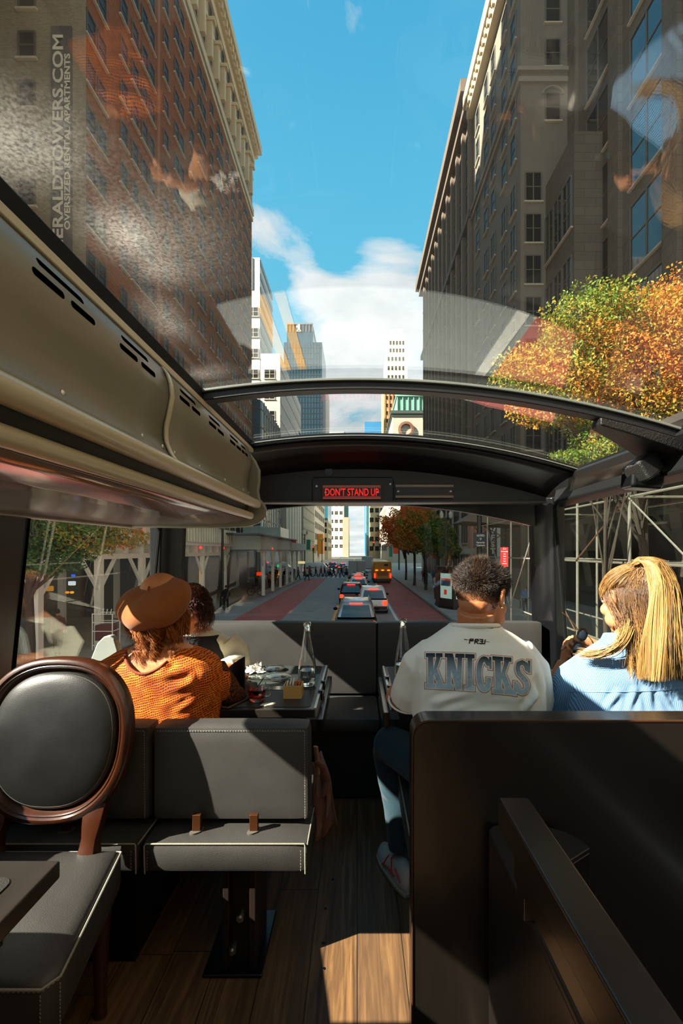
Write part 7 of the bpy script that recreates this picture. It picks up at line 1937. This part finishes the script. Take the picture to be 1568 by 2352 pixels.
P = [(cx2-.026,1.762),(cx2-.004,1.755),(cx2+.028,1.772),(cx2+.030,1.792),(cx2+.004,1.790),(cx2-.020,1.776)]
o.prism(P,'z',T2,T2+.0035); q = o.build('tea_bag_wrapper', mat('wrapper_cream','e6d8b4',.6,var=.35,vs=60), bevel=.001); q.rotation_euler = (0,0,0)
tag(q,'crumpled cream and orange wrapper beside the red tea','wrapper')
# sugar tin
x0_,x1_ = pX(650,1.84),pX(692,1.84)
t = thing('sugar_box','open gold box of sugar packets on the left table','box',((x0_+x1_)/2,1.87,T2))
b = MB(); y0_,y1_,h_ = 1.845,1.915,.052
for a in ((x0_,x1_,y0_,y0_+.003),(x0_,x1_,y1_-.003,y1_),(x0_,x0_+.003,y0_+.003,y1_-.003),(x1_-.003,x1_,y0_+.003,y1_-.003)): b.box(*a,T2,T2+h_)
b.box(x0_+.003,x1_-.003,y0_+.003,y1_-.003,T2,T2+.003); b.build('box_body', BEDGE, t)
for k in range(5):
    x = x0_+.012+k*.0125; b = MB(); b.obox((x,1.88+.006*(k%2),T2+.034+.004*(k%3)),.003,.045,.048,Matrix.Rotation(.2+.1*k,3,'X'))
    b.build('sugar_packet', PAPERW if k < 3 else mat('orange_packet','b8521c',.6), t)
# phone
t = thing('smartphone','dark smartphone lying at the table edge beside the knitted sleeve','phone',(pX(530,1.79),1.79,T2))
c_ = Vector((pX(533,1.785),1.80,T2+.005)); Rz = Matrix.Rotation(math.radians(-24),3,'Z')
MB().obox(c_,.070,.145,.008,Rz).build('case', mat('phone_case','6a4a3c',.3,.3), t, bevel=.003)
MB().obox(c_+Vector((0,0,.0045)),.064,.138,.0012,Rz).build('screen', mat('phone_screen','0a0c10',.05,spec=.9), t)
# menu holder: tall curved black board
t = thing('menu_board','curved black menu board standing on the table beside the woman in the beret','menu',(pX(545,1.9),1.9,T2))
b = MB(); rows = []
for k in range(11):
    u = k/10; x = pX(523,1.90)+(pX(565,1.90)-pX(523,1.90))*u; y = 1.90-.035*math.sin(u*PI*.5)
    zt_ = pZ(1538-34*u**.7,1.9); rows.append([(x,y,T2+.002),(x,y,zt_),(x+.003,y+.006,zt_),(x+.003,y+.006,T2+.002)])
b.loft(rows).build('board', mat('menu_black','161819',.35,spec=.5), t, smooth=50)
# napkin
R = np.random.default_rng(3); b = MB(); n = 16; c_ = P3(588,1533,2.30); rows = []
for i in range(n):
    rows.append([(c_[0]-.05+.10*i/(n-1)+.008*R.normal(), 2.22+.10*j/(n-1)+.008*R.normal(), T2+.006+.022*abs(R.normal())*math.sin(PI*i/(n-1))*math.sin(PI*j/(n-1))) for j in range(n)])
o = b.sheet(rows).build('crumpled_napkin', PAPERW, smooth=25); md = o.modifiers.new('s','SOLIDIFY'); md.thickness = .001
tag(o,'crumpled white paper napkin at the far side of the left table','napkin')
def plate(px, py, Y, r, label, m):
    x = pX(px,Y); t = MB(); t.lathe([(0,.002),(r*.6,.002),(r*.72,.004),(r,.012),(r,.015),(r*.7,.007),(0,.005)],(x,Y,T2),40)
    o = t.build('small_plate', m, smooth=50); tag(o, label, 'plate', 'clear glass plates')
plate(640,1550,2.13,.060,'flat glass plate beside the water bottle on the left table',BOTTLE)
plate(628,1538,2.28,.055,'flat glass plate behind the other, near the napkin',BOTTLE)
o = MB().tube([(pX(572,2.12),2.12,T2+.003),(pX(660,2.08),2.08,T2+.003)],[.003,.0045],6).build('table_knife', CHROME); tag(o,'shiny knife lying across the far half of the left table','knife')
t = thing('water_glass','short clear tumbler between the man\'s shoulder and the woman\'s hand','glass',(.80,2.02,T2))
b = MB(); x,y = pX(1264,2.02),2.02
b.lathe([(0,0),(.030,0),(.034,.02),(.036,.22*.5),(.034,.11),(.032,.02),(0,.012)],(x,y,T2),30).build('glass', BOTTLE, t, smooth=60)
MB().lathe([(0,.0125),(.0315,.0205),(.033,.05),(0,.05)],(x,y,T2),30).build('drink', liquid('pink_drink','e07a58',.8), t, smooth=60)
t = thing('folded_napkin','grey napkin folded flat beneath the cream-shirted sleeve on the right table','napkin',(.2,1.9,T2))
MB().box(.155,.27,1.815,1.95,T2,T2+.006).build('cloth', mat('grey_napkin','6c7478',.9), t, bevel=.002)
# brown jacket hanging at the aisle end of the bench
t = thing('suede_jacket','brown suede jacket with a strap hanging off the aisle end of the left bench','jacket',(-.13,1.66,.5))
b = MB(); rows = []
for k in range(14):
    u = k/13; z = .590-.235*u
    w0 = -.150; w1 = -.128+.055*math.sin(min(1,u*1.3)*PI*.6)*(.4+.6*u); rows.append([])
    for j in range(9):
        v_ = j/8; x = w0+(w1-w0)*v_+.004*math.sin(9*u+5*v_); y = 1.58+.10*v_+.012*math.sin(v_*14+u*3)-.02*u
        rows[-1].append((x,y,z-.05*v_**2*u-.03*math.sin(v_*5)*u))
o = b.sheet(rows).build('body', BRJACKET, t, smooth=60); md = o.modifiers.new('s','SOLIDIFY'); md.thickness = .006
MB().tube([(-.145,1.60,.645),(-.140,1.60,.60),(-.138,1.60,.55)],.006,8,sx=2).build('strap', mat('tan_strap','8c6a4c',.7), t)
MB().tube([(-.142,1.585,.60),(-.12,1.60,.575),(-.105,1.62,.52),(-.12,1.60,.47)],[.006,.012,.012,.006],8).build('sleeve_fold', BRJACKET, t)
# second dark chair seat edge beyond the woman on the left is hidden; white tablet arm by the left window
t = thing('white_armrest','rounded white panel edge between the left window and the knitted shoulder','armrest',(-1.1,1.95,.7))
b = MB(); P = []
for px,py in ((222,1478),(238,1462),(252,1460),(262,1468),(270,1495),(262,1520),(205,1520)): P.append((pX(px,1.95),pZ(py,1.95)))
b.prism(P,'y',1.95,1.99).build('panel', mat('white_panel','8b918a',.5), t, bevel=.006)
# ---------- camera, sun, sky ----------
cam = bpy.data.cameras.new('camera'); co = bpy.data.objects.new('camera', cam); col.objects.link(co)
co.location = (0,0,EYE); co.rotation_euler = (PI/2,0,0)
cam.sensor_fit = 'VERTICAL'; cam.sensor_height = 36; cam.lens = 36*FPX/2352
cam.shift_x = -(VX-784)/2352; cam.shift_y = (HY-1176)/2352
cam.clip_start = .02; cam.clip_end = 3000
bpy.context.scene.camera = co
SUN = Vector((1,.45,-.81)).normalized()
sl = bpy.data.lights.new('sun','SUN'); sl.energy = SUNE; sl.angle = math.radians(.6); sl.color = (1,.92,.79)
so = bpy.data.objects.new('sun', sl); col.objects.link(so); so.rotation_euler = SUN.to_track_quat('-Z','Y').to_euler()
so.location = (-20,-10,30)
w = bpy.data.worlds.new('sky'); bpy.context.scene.world = w; w.use_nodes = True
t = NT(w)
tc = t.n('ShaderNodeTexCoord'); g = tc.outputs['Generated']
x, y, z = t.sep(g)
zz = t.math('MAXIMUM', z, 0.0)
sky = t.ramp(zz, [(0.0, hexc('c9d8dc')), (.12, hexc('a8d0de')), (.30, hexc('80c4de')), (.52, hexc('5cb8da')), (.8, hexc('3d9fcb')), (1.0, hexc('2a7fae'))])
# clouds: planar projection of the sky dome
pz = t.math('ADD', zz, .16)
u = t.math('DIVIDE', x, pz); v = t.math('DIVIDE', y, pz)
cv = t.comb(u, v, 0)
n1 = t.math('ADD', t.math('MULTIPLY', t.math('SUBTRACT', t.noise(cv, 1.9, 10, .60, .5), .5), 1.5), .5)
# lower clouds ahead, wisps above; a brighter veil round the sun behind the bus
low = t.ramp(zz, [(0.0, .34), (.25, .30), (.36, .20), (.47, .05), (.56, 0.0)])
yn = t.ramp(y, [(.0, .12), (.45, 0.0)])
f = t.math('ADD', t.math('ADD', n1, low), yn)
# the large cumulus bank ahead, between the two rows of buildings
def blob(px, py, sx, sy, amp):
    dx, dz = (px-VX)/FPX, (HY-py)/FPX
    yy = t.math('MAXIMUM', y, .05)
    a = t.math('DIVIDE', t.math('SUBTRACT', t.math('DIVIDE', x, yy), dx), sx)
    b = t.math('DIVIDE', t.math('SUBTRACT', t.math('DIVIDE', z, yy), dz), sy)
    r = t.math('ADD', t.math('MULTIPLY', a, a), t.math('MULTIPLY', b, b))
    return t.math('MULTIPLY', t.math('POWER', 2.718, t.math('MULTIPLY', r, -1)), amp)
for bb in ((860,690,.15,.14,.27),(700,640,.08,.085,.27),(605,515,.055,.06,.27),(920,590,.08,.07,.20),(850,820,.18,.10,.12),(770,575,.04,.05,-.16),(625,740,.05,.09,-.34),(760,350,.32,.17,-.30)):
    f = t.math('ADD', f, blob(*bb))
cm = t.ramp(f, [(.60, 0.0), (.68, .45), (.80, .95), (1.0, 1.0)])
ccol = t.ramp(t.noise(cv, 3.1, 5, .55), [(.25, hexc('c3cace')), (.6, hexc('e8ebec')), (.8, hexc('fbfaf6'))])
c = t.mix(cm, sky, ccol)
# glow of thin cloud around the sun
dt = t.n('ShaderNodeVectorMath', operation='DOT_PRODUCT'); t.l(g, dt.inputs[0]); dt.inputs[1].default_value = tuple(-SUN)
gl = t.math('POWER', t.math('MAXIMUM', dt.outputs['Value'], 0.0), 3.0)
glc = t.math('MULTIPLY', gl, GLOW)
add = t.mix(1.0, c, t.mix(1.0, t.comb(glc, glc, glc), (1.0,.93,.82), 'MULTIPLY'), 'ADD')
bg = t.n('ShaderNodeBackground'); t.l(add, bg.inputs[0]); bg.inputs[1].default_value = SKYE
o = t.n('ShaderNodeOutputWorld'); t.l(bg.outputs[0], o.inputs[0])
sc = bpy.context.scene
sc.view_settings.view_transform = 'Standard'; sc.view_settings.look = 'None'
sc.view_settings.gamma = 1; sc.view_settings.exposure = EXPO; sc.view_settings.use_curve_mapping = False
sc.cycles.max_bounces = 10; sc.cycles.diffuse_bounces = 4; sc.cycles.glossy_bounces = 4; sc.cycles.transmission_bounces = 8
sc.cycles.transparent_max_bounces = 24; sc.cycles.caustics_reflective = False; sc.cycles.caustics_refractive = False
sc.cycles.sample_clamp_indirect = 4; sc.cycles.use_denoising = True
